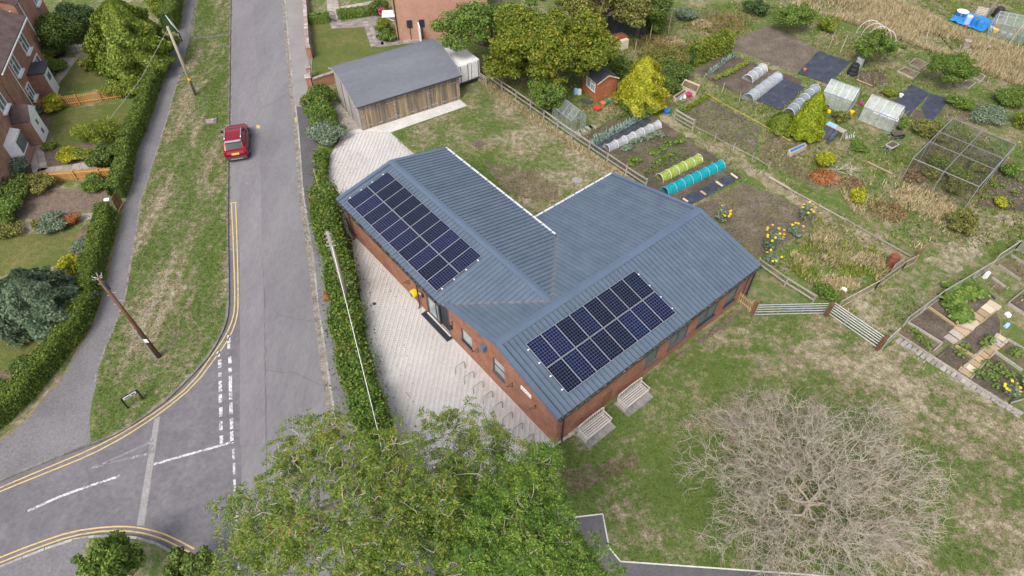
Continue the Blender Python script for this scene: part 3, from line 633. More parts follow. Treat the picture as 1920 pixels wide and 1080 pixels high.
# roof
roof = MB(); roof.slab([(X0+.1, YS+.12, zh(YS+.12)-.07), (X1-.1, YS+.12, zh(YS+.12)-.07), (X1-.1, YR, ZR-.07), (X0+.1, YR, ZR-.07)], .02)
roof.slab([(X0+.1, YR, ZR-.07), (X1-.1, YR, ZR-.07), (X1-.1, YN-.1, zh(YN-.1)-.07), (XE, YN-.1, zh(YN-.1)-.07), (XE, YV, ZE-.08), (X0+.1, YV, ZE-.08)], .02)
roof.slab([(XW+.15, YV-.2, zw(XW+.15)-.08), (XR, YT, ZRW-.08), (XR, YG-.1, ZRW-.08), (XW+.15, YG-.1, zw(XW+.15)-.08)], .02); roof.slab([(XR, YT, ZRW-.08), (XE-.1, YV-.2, zw(XE-.1)-.08), (XE-.1, YG-.1, zw(XE-.1)-.08), (XR, YG-.1, ZRW-.08)], .02)
roof = roof.build('roof', 'dark_metal', hall, local=True); PM[roof.name] = PM[hall.name]
SP = .3065
def sheet(ll, lr, hr, hl_):
    ll, lr, hr, hl_ = (Vector(p) for p in (ll, lr, hr, hl_)); n = (lr-ll).cross(hl_-ll).normalized()
    if n.z < 0: n = -n
    gp = (lr-ll).normalized()*.022; e0, e1 = ll, hl_; ll = ll+gp; hl_ = hl_+gp  # gap by each rib bares the dark underlay, standing in for seam shade
    m = MB(); m.slab([ll, lr, hr, hl_] if (lr-ll).cross(hl_-ll).z > 0 else [hl_, hr, lr, ll], .025)
    s = (lr-ll).normalized()*.014; m.beam(ll+s+n*.022, hl_+s+n*.022, .026, .05, n)
    m.beam((ll*2+lr)/3+n*.001, (hl_*2+hr)/3+n*.001, .02, .008, n)
    m.build('roof_sheet', 'roof_metal', roof, local=True)
n = int(round((X1-X0)/SP)); xs = [X0+(X1-X0)*i/n for i in range(n+1)]
def ylow(x):
    if x < XR: return YV+(YT-YV)*(x-XW)/(XR-XW)
    if x < XE: return YT+(YV-YT)*(x-XR)/(XE-XR)
    return YN
for a, b in zip(xs[:-1], xs[1:]):
    sheet((a, YS, zh(YS)), (b, YS, zh(YS)), (b, YR-.05, zh(YR-.05)), (a, YR-.05, zh(YR-.05)))
    ya, yb = (ylow(a), ylow(b)) if b <= XE or a >= XE else (YN, YN) if (a+b)/2 > XE else (ylow(a), YV)
    if min(ya, yb) > YR+.3: sheet((b, yb, zh(yb)), (a, ya, zh(ya)), (a, YR+.05, zh(YR+.05)), (b, YR+.05, zh(YR+.05)))
n = int(round((YG-YT)/SP)); ys = [YT+(YG-YT)*i/n for i in range(n+1)]
def xl(y): return XW if y >= YV else XW+(XR-XW)*(YV-y)/(YV-YT)
def xr(y): return XE if y >= YV else XE-(XE-XR)*(YV-y)/(YV-YT)
for a, b in zip(ys[:-1], ys[1:]):
    k = .05
    if xl(b) < XR-.2:
        sheet((xl(b), b, zw(xl(b))), (min(xl(a), XR-k), a, zw(min(xl(a), XR-k))), (XR-k, a, zw(XR-k)), (XR-k, b, zw(XR-k)))
        sheet((max(xr(a), XR+k), a, zw(max(xr(a), XR+k))), (xr(b), b, zw(xr(b))), (XR+k, b, zw(XR+k)), (XR+k, a, zw(XR+k)))
def cap(name, a, b, side, sl, w, mat, up=.05, fold=True):
    a, b, side = Vector(a), Vector(b), Vector(side); m = MB()
    for s in (1, -1) if fold else (1,):
        q = [a, b, b+side*s*w-Vector((0, 0, w*sl)), a+side*s*w-Vector((0, 0, w*sl))]
        q = [p+Vector((0, 0, up)) for p in q]
        if (q[1]-q[0]).cross(q[3]-q[0]).z < 0: q.reverse()
        m.slab(q, .012)
    return m.build(name, mat, hall, local=True)
cap('ridge_cap', (X0, YR, ZR), (X1, YR, ZR), (0, 1, 0), SL, .26, 'roof_flash'); cap('ridge_cap', (XR, YT+.1, ZRW), (XR, YG, ZRW), (1, 0, 0), SLW, .24, 'roof_flash')
def verge(p, q, inn, w=.26, drop=.2):
    p, q, inn = Vector(p), Vector(q), Vector(inn); m = MB(); u = Vector((0, 0, .052)); r = [p+u, q+u, q+u+inn*w, p+u+inn*w]
    if (r[1]-r[0]).cross(r[3]-r[0]).z < 0: r.reverse()
    m.slab(r, .012); o = inn*-.012
    m.beam(p+o+Vector((0, 0, -drop/2+.045)), q+o+Vector((0, 0, -drop/2+.045)), .02, drop); m.build('verge_flashing', 'roof_flash', hall, local=True)
verge((X0, YS, zh(YS)), (X0, YR, ZR), (1, 0, 0)); verge((X0, YR, ZR), (X0, YV-.05, ZE+.01), (1, 0, 0)); verge((X1, YS, zh(YS)), (X1, YR, ZR), (-1, 0, 0)); verge((X1, YR, ZR), (X1, YN, zh(YN)), (-1, 0, 0))
verge((XW, YG, zw(XW)), (XR, YG, ZRW), (0, -1, 0)); verge((XR, YG, ZRW), (XE, YG, zw(XE)), (0, -1, 0))
for xa, xb in ((XW+.05, XR), (XE-.02, XR)):
    m = MB(); a, b = Vector((xa, YV-.05, ZE+.012)), Vector((xb, YT, ZRW+.012)); d = (b-a).normalized()
    for s in (1, -1):
        sd2 = Vector((0, -1, 0)) if s > 0 else Vector((1 if xa < xb else -1, 0, 0)); dz = SL*.16 if s > 0 else SLW*.16; sd2 = sd2*.16+Vector((0, 0, dz))
        q = [a, b, b+sd2, a+sd2]
        if (q[1]-q[0]).cross(q[3]-q[0]).z < 0: q.reverse()
        m.slab(q, .006)
    m.build('valley_flashing', 'valley_metal', hall, local=True)
# gutters: trough with back, front and floor, filled with leaf debris on the weather sides
def gutter(a, b, out, mat, fill, z, brk=1.0, clean=()):
    a, b, out = Vector((*a, z)), Vector((*b, z)), Vector((*out, 0)); m = MB()
    m.beam(a+out*.012, b+out*.012, .016, .1); m.beam(a+out*.128, b+out*.128, .016, .1); m.beam(a+out*.07-Vector((0, 0, .045)), b+out*.07-Vector((0, 0, .045)), .11, .012)
    gt = m.build('gutter', mat, hall, local=True)
    m = MB(); m.beam(a+out*.07-Vector((0, 0, .01)), b+out*.07-Vector((0, 0, .01)), .094, .05); m.build('gutter_fill', fill, gt, local=True)
    L = (b-a).length; n = int(L/brk); d = (b-a).normalized(); m0 = MB(); m0.beam(Vector((0, 0, .055))+out*0, Vector((0, 0, .055))+out*.15, .035, .014)
    me = None
    for i in range(n+1):
        p = a+d*(.3+i*brk)
        if (p-a).length > L-.1: break
        if me is None: o = m0.build('gutter_bracket', 'dark_metal', gt, local=True); me = o.data
        else: o = bpy.data.objects.new('gutter_bracket', me); link(o, gt)
        o.location = p
gutter((X0, YS-.0), (X1-.05, YS-.0), (0, -1), 'dark_metal', 'gutter_debris', zh(YS)-.045); gutter((XW, YV+.05), (XW, YG-.02), (-1, 0), 'dark_metal', 'gutter_debris', zw(XW)-.045)
gutter((XE, YV+.15), (XE, YG-.02), (1, 0), 'gutter_pale', 'gutter_pale', zw(XE)-.03, .93); gutter((XE+.1, YN), (X1-.05, YN), (0, 1), 'gutter_pale', 'gutter_pale', zh(YN)-.03, .93)
for p, ang in (((-.1, 20.15), 0), ((-.1, 12.25), 0), ((.45, -.1), 1), ((16.05, -.1), 1)):
    m = MB(); x, y = p; z = (zw(XW) if not ang else zh(YS))-.08; ox, oy = (-.1, 0) if not ang else (0, -.1)
    m.tube([(x+ox*.6, y+oy*.6, z+.02), (x+ox*.5, y+oy*.5, z-.12), (x, y, z-.3), (x, y, .16), (x+ox*1.2, y+oy*1.2, .05)], .045, 8); dpp = m.build('downpipe', 'dark_metal', hall, local=True)
    m = MB()
    for zz in (.5, 1.6): m.lathe((x, y, zz), [(.056, -.03), (.056, .03)], 8)
    m.build('pipe_clip', 'dark_metal', dpp, local=True)
for pts in ([(X0+.02, YS+.02, zh(YS)-.06), (X1-.02, YS+.02, zh(YS)-.06)], [(XW+.02, YV, zw(XW)-.06), (XW+.02, YG, zw(XW)-.06)]):
    m = MB(); m.beam(pts[0], pts[1], .03, .12); m.build('fascia_board', 'roof_flash', hall, local=True)
# fittings on the street wall
def wallz(px, py, xl_=.06):
    z = 1.5
    for _ in range(25):
        f0 = (HMI @ g(px, py, z)).x-xl_; f1 = (HMI @ g(px, py, z+.01)).x-xl_; z -= f0*.01/(f1-f0)
    return HMI @ g(px, py, z)
m = MB(); m.box((-.08, 5.8, 2.62), (.3, .42, .34), taper=.8); m.build('vent_cowl', 'roof_flash', hall, local=True)
for px, py in ((897, 656), (849, 606), (961.5, 720.5), (1004.5, 762), (768, 528)):
    p = wallz(px, py); m = MB(); x, y, z = .0, p.y, p.z
    m.box((x+.03, y, z), (.02, .02, .42)); m.beam((x+.03, y, z+.16), (x-.4, y, z+.16), .02, .02); m.beam((x+.03, y, z-.18), (x-.32, y, z+.15), .016, .016); m.build('basket_bracket', 'dark_metal', hall, local=True)
for px, py, s in ((847.5, 613, .16), (793.5, 553, .13)):
    p = wallz(px, py); m = MB(); m.box((.0, p.y, p.z), (.16, .16, .24)); m.build('wall_lamp', 'dark_metal', hall, local=True)
p = wallz(782.5, 552.5); m = MB(); m.lathe((-.12, 12.75, .95), [(.05, -.2), (.25, -.2), (.27, -.12), (.27, .1), (.22, .16)], 18, Matrix.Rotation(-math.pi/2, 3, 'Y')); c = m.build('defibrillator_cabinet', 'yellow_plastic', hall, local=True)
m = MB(); m.lathe((-.285, 12.75, .95), [(.001, .0), (.17, 0), (.17, .012)], 18, Matrix.Rotation(-math.pi/2, 3, 'Y')); m.build('cabinet_window', 'green_plastic', c, local=True)
p = wallz(792, 552); m = MB(); m.lathe((.0, 12.02, 1.55), [(.001, 0), (.15, 0), (.14, .06), (.02, .08)], 14, Matrix.Rotation(-math.pi/2, 3, 'Y')); c = m.build('alarm_sounder', 'wood_brown', hall, local=True)
m = MB(); m.box((-.085, 12.02, 1.53), (.02, .2, .07)); m.build('alarm_label', 'white_plastic', c, local=True)
sg = thing('wall_sign', 'small white name board on the street gable wall of the hall', 'sign', hl(.0, 2.34, 2.28), HTH)
m = MB(); m.box((.03, 0, 0), (.03, .82, .3)); m.build('board', 'white_paint', sg, local=True)
for i, (y, w, h) in enumerate([(-.27, .05, .07), (-.2, .04, .05), (-.14, .045, .06), (-.03, .05, .08), (.1, .03, .07), (.16, .035, .05), (.23, .05, .06)]):
    m = MB(); m.box((.012, -y, -.01), (.004, w*.7, h)); m.build('lettering', 'felt', sg, local=True)
tr = thing('wall_trellis', 'small brown wooden trellis fixed to the brick wall between the two benches', 'trellis', hl(3.75, -.03, 0), HTH)
for i in range(5): m = MB(); m.box((-.34+i*.17, 0, .75), (.03, .03, .9)); m.build('slat', 'wood_brown', tr, local=True)
for i in range(5): m = MB(); m.box((0, -.03, .4+i*.18), (.8, .02, .03)); m.build('slat', 'wood_brown', tr, local=True)
# solar arrays
def array(name, label, org, ex, ey, nn, cols):
    ex, ey, nn = Vector(ex).normalized(), Vector(ey).normalized(), Vector(nn).normalized()
    t = thing(name, label, 'solar array', HM @ Vector(org), HTH); rot = Matrix((ex, ey, nn)).transposed()
    for r in range(4):
        m = MB(); d = ey*(.35+r*.9); m.beam(d+nn*.05-ex*.08, d+nn*.05+ex*(cols*1.02+.06), .04, .05, nn); rl = m.build('mounting_rail', 'alu', t, local=True)
        m = MB()
        for e in (-.08, cols*1.02+.06): m.box(d+nn*.06+ex*e, (.07, .07, .07), M=rot)
        m.build('rail_end', 'white_plastic', rl, local=True)
    pf = pc = None
    for r in range(2):
        for c in range(cols):
            loc = ex*((c+.5)*1.02)+ey*((r+.5)*1.695)+nn*.1
            if pf is None:
                m = MB(); m.box((0, 0, 0), (1.0, 1.665, .036)); o = m.build('solar_panel', 'alu', t, local=True); pf = o.data
                m = MB(); m.box((0, 0, .016), (.968, 1.63, .012)); q = m.build('solar_cells', 'solar', o, local=True); pc = q.data
                ul = pc.uv_layers.new(name='UVMap').data
                for p in pc.polygons:
                    for li in p.loop_indices:
                        co = pc.vertices[pc.loops[li].vertex_index].co; ul[li].uv = ((co.x/.968+.5)*6, (co.y/1.63+.5)*10)
            else:
                o = bpy.data.objects.new('solar_panel', pf); link(o, t); q = bpy.data.objects.new('solar_cells', pc); link(q, o)
            o.matrix_local = Matrix.Translation(loc) @ rot.to_4x4()
cS = 1/math.hypot(1, SL); cW = 1/math.hypot(1, SLW)
yb = 3.861-3.39*cS
array('solar_array', 'two rows of dark solar panels on the hall slope facing the bare tree', (1.235, yb, zh(yb)), (1, 0, 0), (0, 1, SL), (0, -SL, 1), 8)
array('solar_array', 'long double row of solar panels on the roof slope facing the road', (.146, 20.536, zw(.146)), (0, -1, 0), (1, 0, SLW), (-SLW, 0, 1), 10)

# ================================================================ barn, houses, garden walls
def roofquad(par, name, q, t, mat): m = MB(); m.slab(q, t); return m.build(name, mat, par)
# ---- timber barn with felt roof
ba, bb = g(680, 245), g(863, 186); bd = (bb-ba).normalized(); bn = Vector((-bd.y, bd.x, 0)); BL = (bb-ba).length; BW = 5.2
barn = thing('timber_barn', 'weathered board garage block with curved grey felt roof beside the forecourt', 'barn', ba, math.atan2(bd.y, bd.x))
# roof profile across (distance from front wall, height)
PRF = [(-.28, 2.36), (.1, 2.52), (.9, 2.84), (2.0, 3.2), (3.2, 3.42), (4.1, 3.46), (4.8, 3.3), (5.5, 3.0)]
def bprof(y):
    for (a, z0), (b, z1) in zip(PRF[:-1], PRF[1:]):
        if a <= y <= b: return z0+(z1-z0)*(y-a)/(b-a)
for (y0, z0), (y1, z1) in zip(PRF[:-1], PRF[1:]):
    m = MB(); m.slab([(-.25, y0, z0), (BL+.15, y0, z0), (BL+.15, y1, z1), (-.25, y1, z1)], .035); m.build('felt_strip', 'felt', barn, local=True)
m = MB()
for a, b in zip(PRF[:-1], PRF[1:]): m.beam((-.265, a[0], a[1]-.06), (-.265, b[0], b[1]-.06), .03, .16); m.beam((BL+.165, a[0], a[1]-.06), (BL+.165, b[0], b[1]-.06), .03, .16)
m.build('barge_board', 'fence_grey', barn, local=True)
m = MB(); m.box((BL/2, -.26, 2.28), (BL+.3, .06, .12)); m.build('eaves_board', 'felt_dark', barn, local=True)
m = MB(); m.box((BL/2, BW/2, 1.15), (BL-.12, BW-.12, 2.3)); m.build('inner_wall', 'felt_dark', barn, local=True)
# front boards, one by one, in three pairs of doors
nb = int(BL/.16)
for i in range(nb):
    x = (i+.5)*BL/nb; h = 2.28; m = MB(); m.box((x, -.01+rnd.uniform(-.008, .008), h/2+.04), (BL/nb-.014, .03, h)); m.build('board', 'barn_wood', barn, local=True)
for i in range(int(BW/.24)):
    y = (i+.5)*.24; h = bprof(y)-.05; m = MB(); m.box((-.01+rnd.uniform(-.008, .008), y, h/2), (.03, .226, h)); m.build('side_board', 'barn_grey', barn, local=True)
    m = MB(); m.box((BL+.01, y, h/2), (.03, .226, h)); m.build('side_board', 'barn_grey', barn, local=True)
def hinge(x, z, s):
    m = MB(); m.box((x+s*.25, -.045, z), (.52, .02, .045)); m.box((x, -.05, z), (.05, .03, .1)); m.build('strap_hinge', 'galv', barn, local=True)
bays = [(.45, 2.85), (3.1, 5.85), (6.25, 8.6)]
for x0, x1 in bays:
    for z in (.35, 1.75): hinge(x0+.04, z, 1); hinge(x1-.04, z, -1)
    for z in (.3, 1.95): m = MB(); m.box(((x0+x1)/2, -.05, z), (.3, .03, .06)); m.build('door_bolt', 'galv', barn, local=True)
    for x in (x0, (x0+x1)/2, x1): m = MB(); m.box((x, -.024, 1.15), (.025, .015, 2.22)); m.build('door_gap', 'felt_dark', barn, local=True)
for x in (.2, 2.98, 6.05, BL-.12):
    for k in range(16): m = MB(); m.box((x, -.03, .12+k*.135), (.24, .045, .06)); m.build('vent_slat', 'pole_grey', barn, local=True)
for y in (1.9, 3.4): m = MB(); m.box((-.035, y, 1.4), (.03, .05, 2.7)); m.build('cover_strip', 'felt_dark', barn, local=True)
# ---- white box trailer behind the barn
ta = g(871, 163); tb = g(892, 155); td = (tb-ta).normalized(); tn = Vector((-td.y, td.x, 0))
tl = thing('box_trailer', 'white box trailer with double rear doors parked behind the barn', 'trailer', ta, math.atan2(td.y, td.x)); TW = 1.95
m = MB(); m.box((TW/2-.4, 1.7, 1.3), (TW+.2, 3.4, 1.6)); m.build('box_body', 'white_paint', tl, local=True)
for x in (TW/2-.92, TW/2+.15): m = MB(); m.box((x, -.015, 1.3), (.78, .03, 1.45)); dr_ = m.build('rear_door', 'white_paint', tl, local=True); m = MB(); m.box((x-.36, -.035, 1.3), (.04, .03, 1.5)); m.box((x+.36, -.035, 1.3), (.04, .03, 1.5)); m.build('lock_bar', 'bumper', dr_, local=True)
m = MB(); m.box((TW/2-.4, .02, .45), (TW+.2, .12, .1)); m.build('rear_beam', 'bumper', tl, local=True)
for x in (-.35, TW-.5): m = MB(); m.lathe((x, 2.3, .3), [(.3, -.1), (.3, .1)], 14, Matrix.Rotation(math.pi/2, 3, 'Y')); m.build('wheel', 'tyre', tl, local=True)
# ---- brick garden wall along the pavement and its return to the barn
def brickwall(name, label, pts, h, th, cop=True, pier=()):
    t = thing(name, label, 'wall', pts[0]); 
    for a, b in zip(pts[:-1], pts[1:]):
        m = MB(); m.beam(a+Vector((0, 0, h/2)), b+Vector((0, 0, h/2)), th, h); m.build('brickwork', 'brick_wall', t, uv=True)
        if cop:
            for p, q in zip(resample([a, b], .6)[:-1], resample([a, b], .6)[1:]):
                m = MB(); v = (q-p)*.01; z = Vector((0, 0, h+.03+rnd.uniform(-.004, .004))); m.beam(p+v+z, q-v+z, th+.12, .06); m.build('coping_stone', 'coping', t)
    for p in pier:
        m = MB(); m.box(p+Vector((0, 0, (h+.25)/2)), (.42, .42, h+.25), .25); m.build('pier', 'brick_wall', t, uv=True)
        m = MB(); m.box(p+Vector((0, 0, h+.3)), (.56, .56, .1), .25, taper=.8); m.build('pier_cap', 'coping', t)
    return t
brickwall('garden_wall', 'long red brick garden wall with mossy pale coping along the pavement', gl([(566, -80), (575, 20), (581, 108)]), .95, .24, pier=[g(582, 110)])
brickwall('garden_wall', 'short red brick wall stub between two piers near the barn corner', gl([(583, 150), (583, 165)]), .95, .24, pier=[g(583, 148), g(583, 167)])
brickwall('garden_wall', 'orange brick boundary wall running from the pavement pier to the barn', gl([(589, 167), (634, 152)]), .95, .24)
gt = thing('garden_gate', 'narrow rusty metal gate between the brick piers by the pavement', 'gate', g(584, 130))
for i in range(7): a = g(583, 114).lerp(g(584, 145), (i+.5)/7); m = MB(); m.box(a+Vector((0, 0, .5)), (.025, .025, .95)); m.build('bar', 'steel', gt)
m = MB(); m.beam(g(583, 114, .2), g(584, 145, .2), .03, .04); m.beam(g(583, 114, .95), g(584, 145, .95), .03, .04); m.build('frame', 'steel', gt)
patch('garden_lawn', [(586, 48), (620, 48), (625, 50), (700, 48), (705, 86), (712, 90), (790, 75), (806, 72), (640, 130), (632, 155), (592, 165)], .006, 'grass_garden', .04)
patch('garden_lawn', [(580, -60), (612, -60), (616, 40), (583, 45)], .006, 'grass_verge', .04); patch('garden_lawn', [(632, 0), (690, -5), (700, 25), (637, 38)], .006, 'grass_verge', .04)
patch('garden_path', [(610, -60), (632, -60), (632, 14), (700, 2), (700, 10), (636, 22), (640, 42), (700, 30), (715, 30), (730, 70), (800, 68), (800, 78), (712, 88), (704, 88), (693, 50), (622, 54), (616, 40)], .012, 'flag_grey', .02)
flags(g(694, 45), g(708, 86), 1.3, .45, 'flag_grey', .03); flags(g(622, 50), g(690, 40), .8, .5, 'flag_grey', .03); flags(g(714, 82), g(798, 74), .7, .5, 'flag_grey', .03); flags(g(621, -20), g(627, 40), 1.2, .5, 'flag_pink', .03); flags(g(640, 16), g(700, 5), .7, .5, 'flag_pink', .03)
# ---- pale brick house at the top
hc = g(745, 76); hd = Vector((.995, .1, 0)).normalized(); hnn = Vector((-hd.y, hd.x, 0))
house = thing('brick_house', 'plain orange brick gable end of the house behind the barn', 'house', hc, math.atan2(hd.y, hd.x))
m = MB(); m.box((4.4, 4, 2.6), (8.8, 8, 5.2)); m.build('brick_wall', 'brick_top', house, local=True, uv=True)
m = MB(); m.slab([(-.3, -.3, 5.1), (9.1, -.3, 5.1), (9.1, 4, 7.4), (-.3, 4, 7.4)], .12); m.slab([(9.1, 8.3, 5.1), (-.3, 8.3, 5.1), (-.3, 4, 7.4), (9.1, 4, 7.4)], .12); m.build('roof', 'roof_tile', house, local=True)
m = MB(); m.tube([(.15, -.06, 5), (.15, -.06, 0)], .05, 8); m.build('downpipe', 'dark_metal', house, local=True)
m = MB(); m.box((-.5, .35, 2.5), (1.2, 1.3, .08)); m.beam((-.05, -.1, 2.0), (-.9, -.1, 2.45), .06, .06); m.build('porch_canopy', 'white_paint', house, local=True)
for x in (1.35, 2.5): m = MB(); m.box((x, -.05, 1.6), (.5, .08, .7)); b_ = m.build('meter_box', 'dark_metal', house, local=True); m = MB(); m.tube([(x, -.05, 1.25), (x, -.05, .05)], .03, 6); m.build('meter_pipe', 'dark_metal', b_, local=True)
fn = thing('garden_screen', 'pale timber fence panel seen edge on beside the house wall', 'fence', g(786, 80))
for i in range(8): a = g(784, 64).lerp(g(790, 82), i/7); m = MB(); m.box(a+Vector((0, 0, .85)), (.1, .2, 1.7), .3); m.build('board', 'white_paint', fn)
m = MB(); m.lathe(g(800, 66), [(.25, 0), (.3, .05), (.33, .45), (.3, .5)], 14); tag(m.build('plant_tub', 'blue_plastic'), 'bright blue plastic tub standing against the orange brick house', 'tub')
ig = thing('wrought_gate', 'black wrought iron garden gate across the top flagstone path', 'gate', g(623, 38))
for i in range(8): a = g(615, 38).lerp(g(631, 41), i/7); m = MB(); m.box(a+Vector((0, 0, .5)), (.03, .03, 1)); m.build('bar', 'dark_metal', ig)
m = MB()
for z in (.15, .6, .98): m.beam(g(615, 38, 0)+Vector((0, 0, z)), g(631, 41, 0)+Vector((0, 0, z)), .03, .03)
m.beam(g(615, 38, .15), g(631, 41, .98), .03, .03); m.build('rail', 'dark_metal', ig)
# ---- west houses
def wbox(o, a, d, n, t0, t1, h, dep, mat, name, par, uv=True):
    m = MB(); p = a+d*t0; q = a+d*t1; z = Vector((0, 0, 1)); m.add([p, q, q-n*dep, p-n*dep, p+z*h, q+z*h, q-n*dep+z*h, p-n*dep+z*h], [(0, 1, 5, 4), (1, 2, 6, 5), (2, 3, 7, 6), (3, 0, 4, 7), (4, 5, 6, 7)]); return m.build(name, mat, par, uv=uv)
def hwin(par, a, d, n, t0, t1, z0, z1, mull=(.5,)):
    m = MB(); P = lambda t, z, o=.04: a+d*t+n*o+Vector((0, 0, z)); f = .08
    for z in (z0+f/2, z1-f/2): m.beam(P(t0, z), P(t1, z), .08, f)
    for t in [t0+f/2, t1-f/2]+[t0+(t1-t0)*k for k in mull]: m.beam(P(t, z0+f), P(t, z1-f), f, .076, n)
    m.beam(P(t0+(t1-t0)*.5, z0+(z1-z0)*.66), P(t1-f, z0+(z1-z0)*.66), .07, .05)
    w = m.build('window', 'white_paint', par)
    m = MB(); c = P((t0+t1)/2, (z0+z1)/2, .02); m.box(c, (t1-t0-.1, .03, z1-z0-.1), math.atan2(d.y, d.x)); m.build('pane', 'window_glass', w)
    m = MB(); m.beam(P(t0-.08, z0-.05, .12), P(t1+.08, z0-.05, .12), .26, .1); m.build('sill', 'white_paint', w)
def rooftiles(par, p00, p10, p11, p01, rows, mat='roof_tile'):
    m = MB(); m.slab([p00, p10, p11, p01], .1); rf = m.build('roof', mat, par); nn = geometry.normal([p00, p10, p11, p01]); nn = nn if nn.z > 0 else -nn
    for i in range(rows):
        a, b = p00.lerp(p01, i/rows), p10.lerp(p11, i/rows); a2, b2 = p00.lerp(p01, (i+.97)/rows), p10.lerp(p11, (i+.97)/rows)
        m = MB(); q = [a+nn*.05, b+nn*.05, b2+nn*.02, a2+nn*.02]
        m.slab(q if geometry.normal(q).z > 0 else q[::-1], .03); m.build('tile_course', mat, rf)
    return rf
# front wall plane of the near pair: runs along the road direction
HA = Vector((-41.7, 53.7, 0)); HD = Vector((.28, -.96, 0)).normalized(); HN = Vector((.96, .28, 0)).normalized()
hA = thing('brick_house', 'red brick house with brown tiled roof, white windows and small flat roofed porch', 'house', HA+HD*4)
wbox(None, HA, HD, HN, 0, 9.2, 5.0, 7, 'brick_house', 'brick_wall', hA)
rooftiles(hA, HA+HN*.35-HD*.3+Vector((0, 0, 4.95)), HA+HN*.35+HD*9.3+Vector((0, 0, 4.95)), HA-HN*3.8+HD*9.3+Vector((0, 0, 7.2)), HA-HN*3.8-HD*.3+Vector((0, 0, 7.2)), 14)
m = MB(); m.tube([HA+HN*.42-HD*.3+Vector((0, 0, 4.9)), HA+HN*.42+HD*9.3+Vector((0, 0, 4.9))], .06, 6); m.build('gutter', 'white_paint', hA)
hwin(hA, HA, HD, HN, 1.3, 2.7, 3.1, 4.5); hwin(hA, HA, HD, HN, 5.0, 6.4, 3.1, 4.5); hwin(hA, HA, HD, HN, .8, 2.4, .9, 2.3); hwin(hA, HA, HD, HN, 5.3, 6.4, .9, 2.1)
def porch(par, a, d, n, t0, t1, dep, h, rm):
    wbox(None, a+n*dep, d, n, t0, t1, h, dep, 'brick_house', 'porch_wall', par)
    m = MB(); z = Vector((0, 0, h)); p = [a+n*(dep+.25)+d*(t0-.2)+z, a+n*(dep+.25)+d*(t1+.2)+z, a+d*(t1+.2)+z, a+d*(t0-.2)+z]; m.slab([q+Vector((0, 0, .14)) for q in (p if geometry.normal(p).z > 0 else p[::-1])], .14); m.build('porch_roof', rm, par)
    m = MB(); c = a+n*(dep+.03)+d*(t0+t1)/2; m.box(c+Vector((0, 0, h*.48)), ((t1-t0)*.86, .06, h*.9), math.atan2(d.y, d.x)); dd = m.build('front_door', 'white_paint', par)
    m = MB(); m.box(c+n*.04+Vector((0, 0, h*.68)), ((t1-t0)*.4, .04, .5), math.atan2(d.y, d.x)); m.build('door_glass', 'window_glass', dd)
porch(hA, HA, HD, HN, 2.9, 4.6, 1.1, 2.3, 'felt_dark')
m = MB(); m.tube([HA+HN*.06+HD*6.9+Vector((0, 0, 4.9)), HA+HN*.06+HD*6.9], .045, 6); m.build('downpipe', 'white_paint', hA)
# set back house further up
HB = HA-HD*8.4-HN*.6; hB = thing('brick_house', 'orange brick house set back behind dark shrubs in the top left corner', 'house', HB)
wbox(None, HB, HD, HN, 0, 6.6, 5.6, 7, 'brick_house', 'brick_wall', hB); hwin(hB, HB, HD, HN, 3.4, 4.6, 1.2, 2.6); hwin(hB, HB, HD, HN, 1.0, 2.2, 3.4, 4.8)
# side wall facing the near pair (south)
HS = HB+HD*6.6
hwin(hB, HS, -HN, HD, .5, 2.1, 3.6, 5.0)
m = MB(); m.tube([HB+HN*.06+HD*5.7+Vector((0, 0, 5.5)), HB+HN*.06+HD*5.7], .06, 6); m.build('downpipe', 'white_paint', hB)
m = MB(); z = Vector((0, 0, 5.55)); q = [HB+HN*.3-HD*.2+z, HB+HN*.3+HD*6.8+z, HB-HN*3.5+HD*6.8+z+Vector((0, 0, 2.2)), HB-HN*3.5-HD*.2+z+Vector((0, 0, 2.2))]; m.slab(q if geometry.normal(q).z > 0 else q[::-1], .12); m.build('roof', 'roof_tile', hB)
# lower house: only its porch gable and bay show at the left edge
HC = HA+HD*9.6+HN*.1; hC = thing('brick_house', 'red brick house with white pointed porch gable at the left edge', 'house', HC)
wbox(None, HC, HD, HN, 0, 9, 5.0, 7, 'brick_house', 'brick_wall', hC); hwin(hC, HC, HD, HN, .5, 1.7, .9, 2.2); hwin(hC, HC, HD, HN, 1, 2.4, 3.2, 4.5); hwin(hC, HC, HD, HN, 5.4, 6.6, 3.2, 4.5)
pa = HC+HN*1.2; wbox(None, pa, HD, HN, .2, 2.2, 2.3, 1.2, 'brick_house', 'porch_wall', hC)
z = Vector((0, 0, 1)); e0, e1, ap = pa+HD*.05+HN*.15+z*2.25, pa+HD*2.35+HN*.15+z*2.25, pa+HD*1.2+HN*.15+z*3.1; back = -HN*1.5
for q in ([e0, e0+back, ap+back, ap], [ap, ap+back, e1+back, e1]): m = MB(); m.slab(q if geometry.normal(q).z > 0 else q[::-1], .08); m.build('porch_roof', 'roof_tile', hC)
m = MB(); m.slab([e0-z*.02, ap-z*.02, e1-z*.02], .06); m.build('porch_gable', 'white_paint', hC)
m = MB(); m.box(pa+HD*1.2+HN*.04+z*1.1, (1.75, .06, 2.1), math.atan2(HD.y, HD.x)); dd = m.build('front_door', 'white_paint', hC)
for zz in (.7, 1.5): m = MB(); m.box(pa+HD*1.2+HN*.08+z*zz, (.3, .03, .4), math.atan2(HD.y, HD.x)); m.build('door_glass', 'window_glass', dd)
bc = HC+HD*3.9
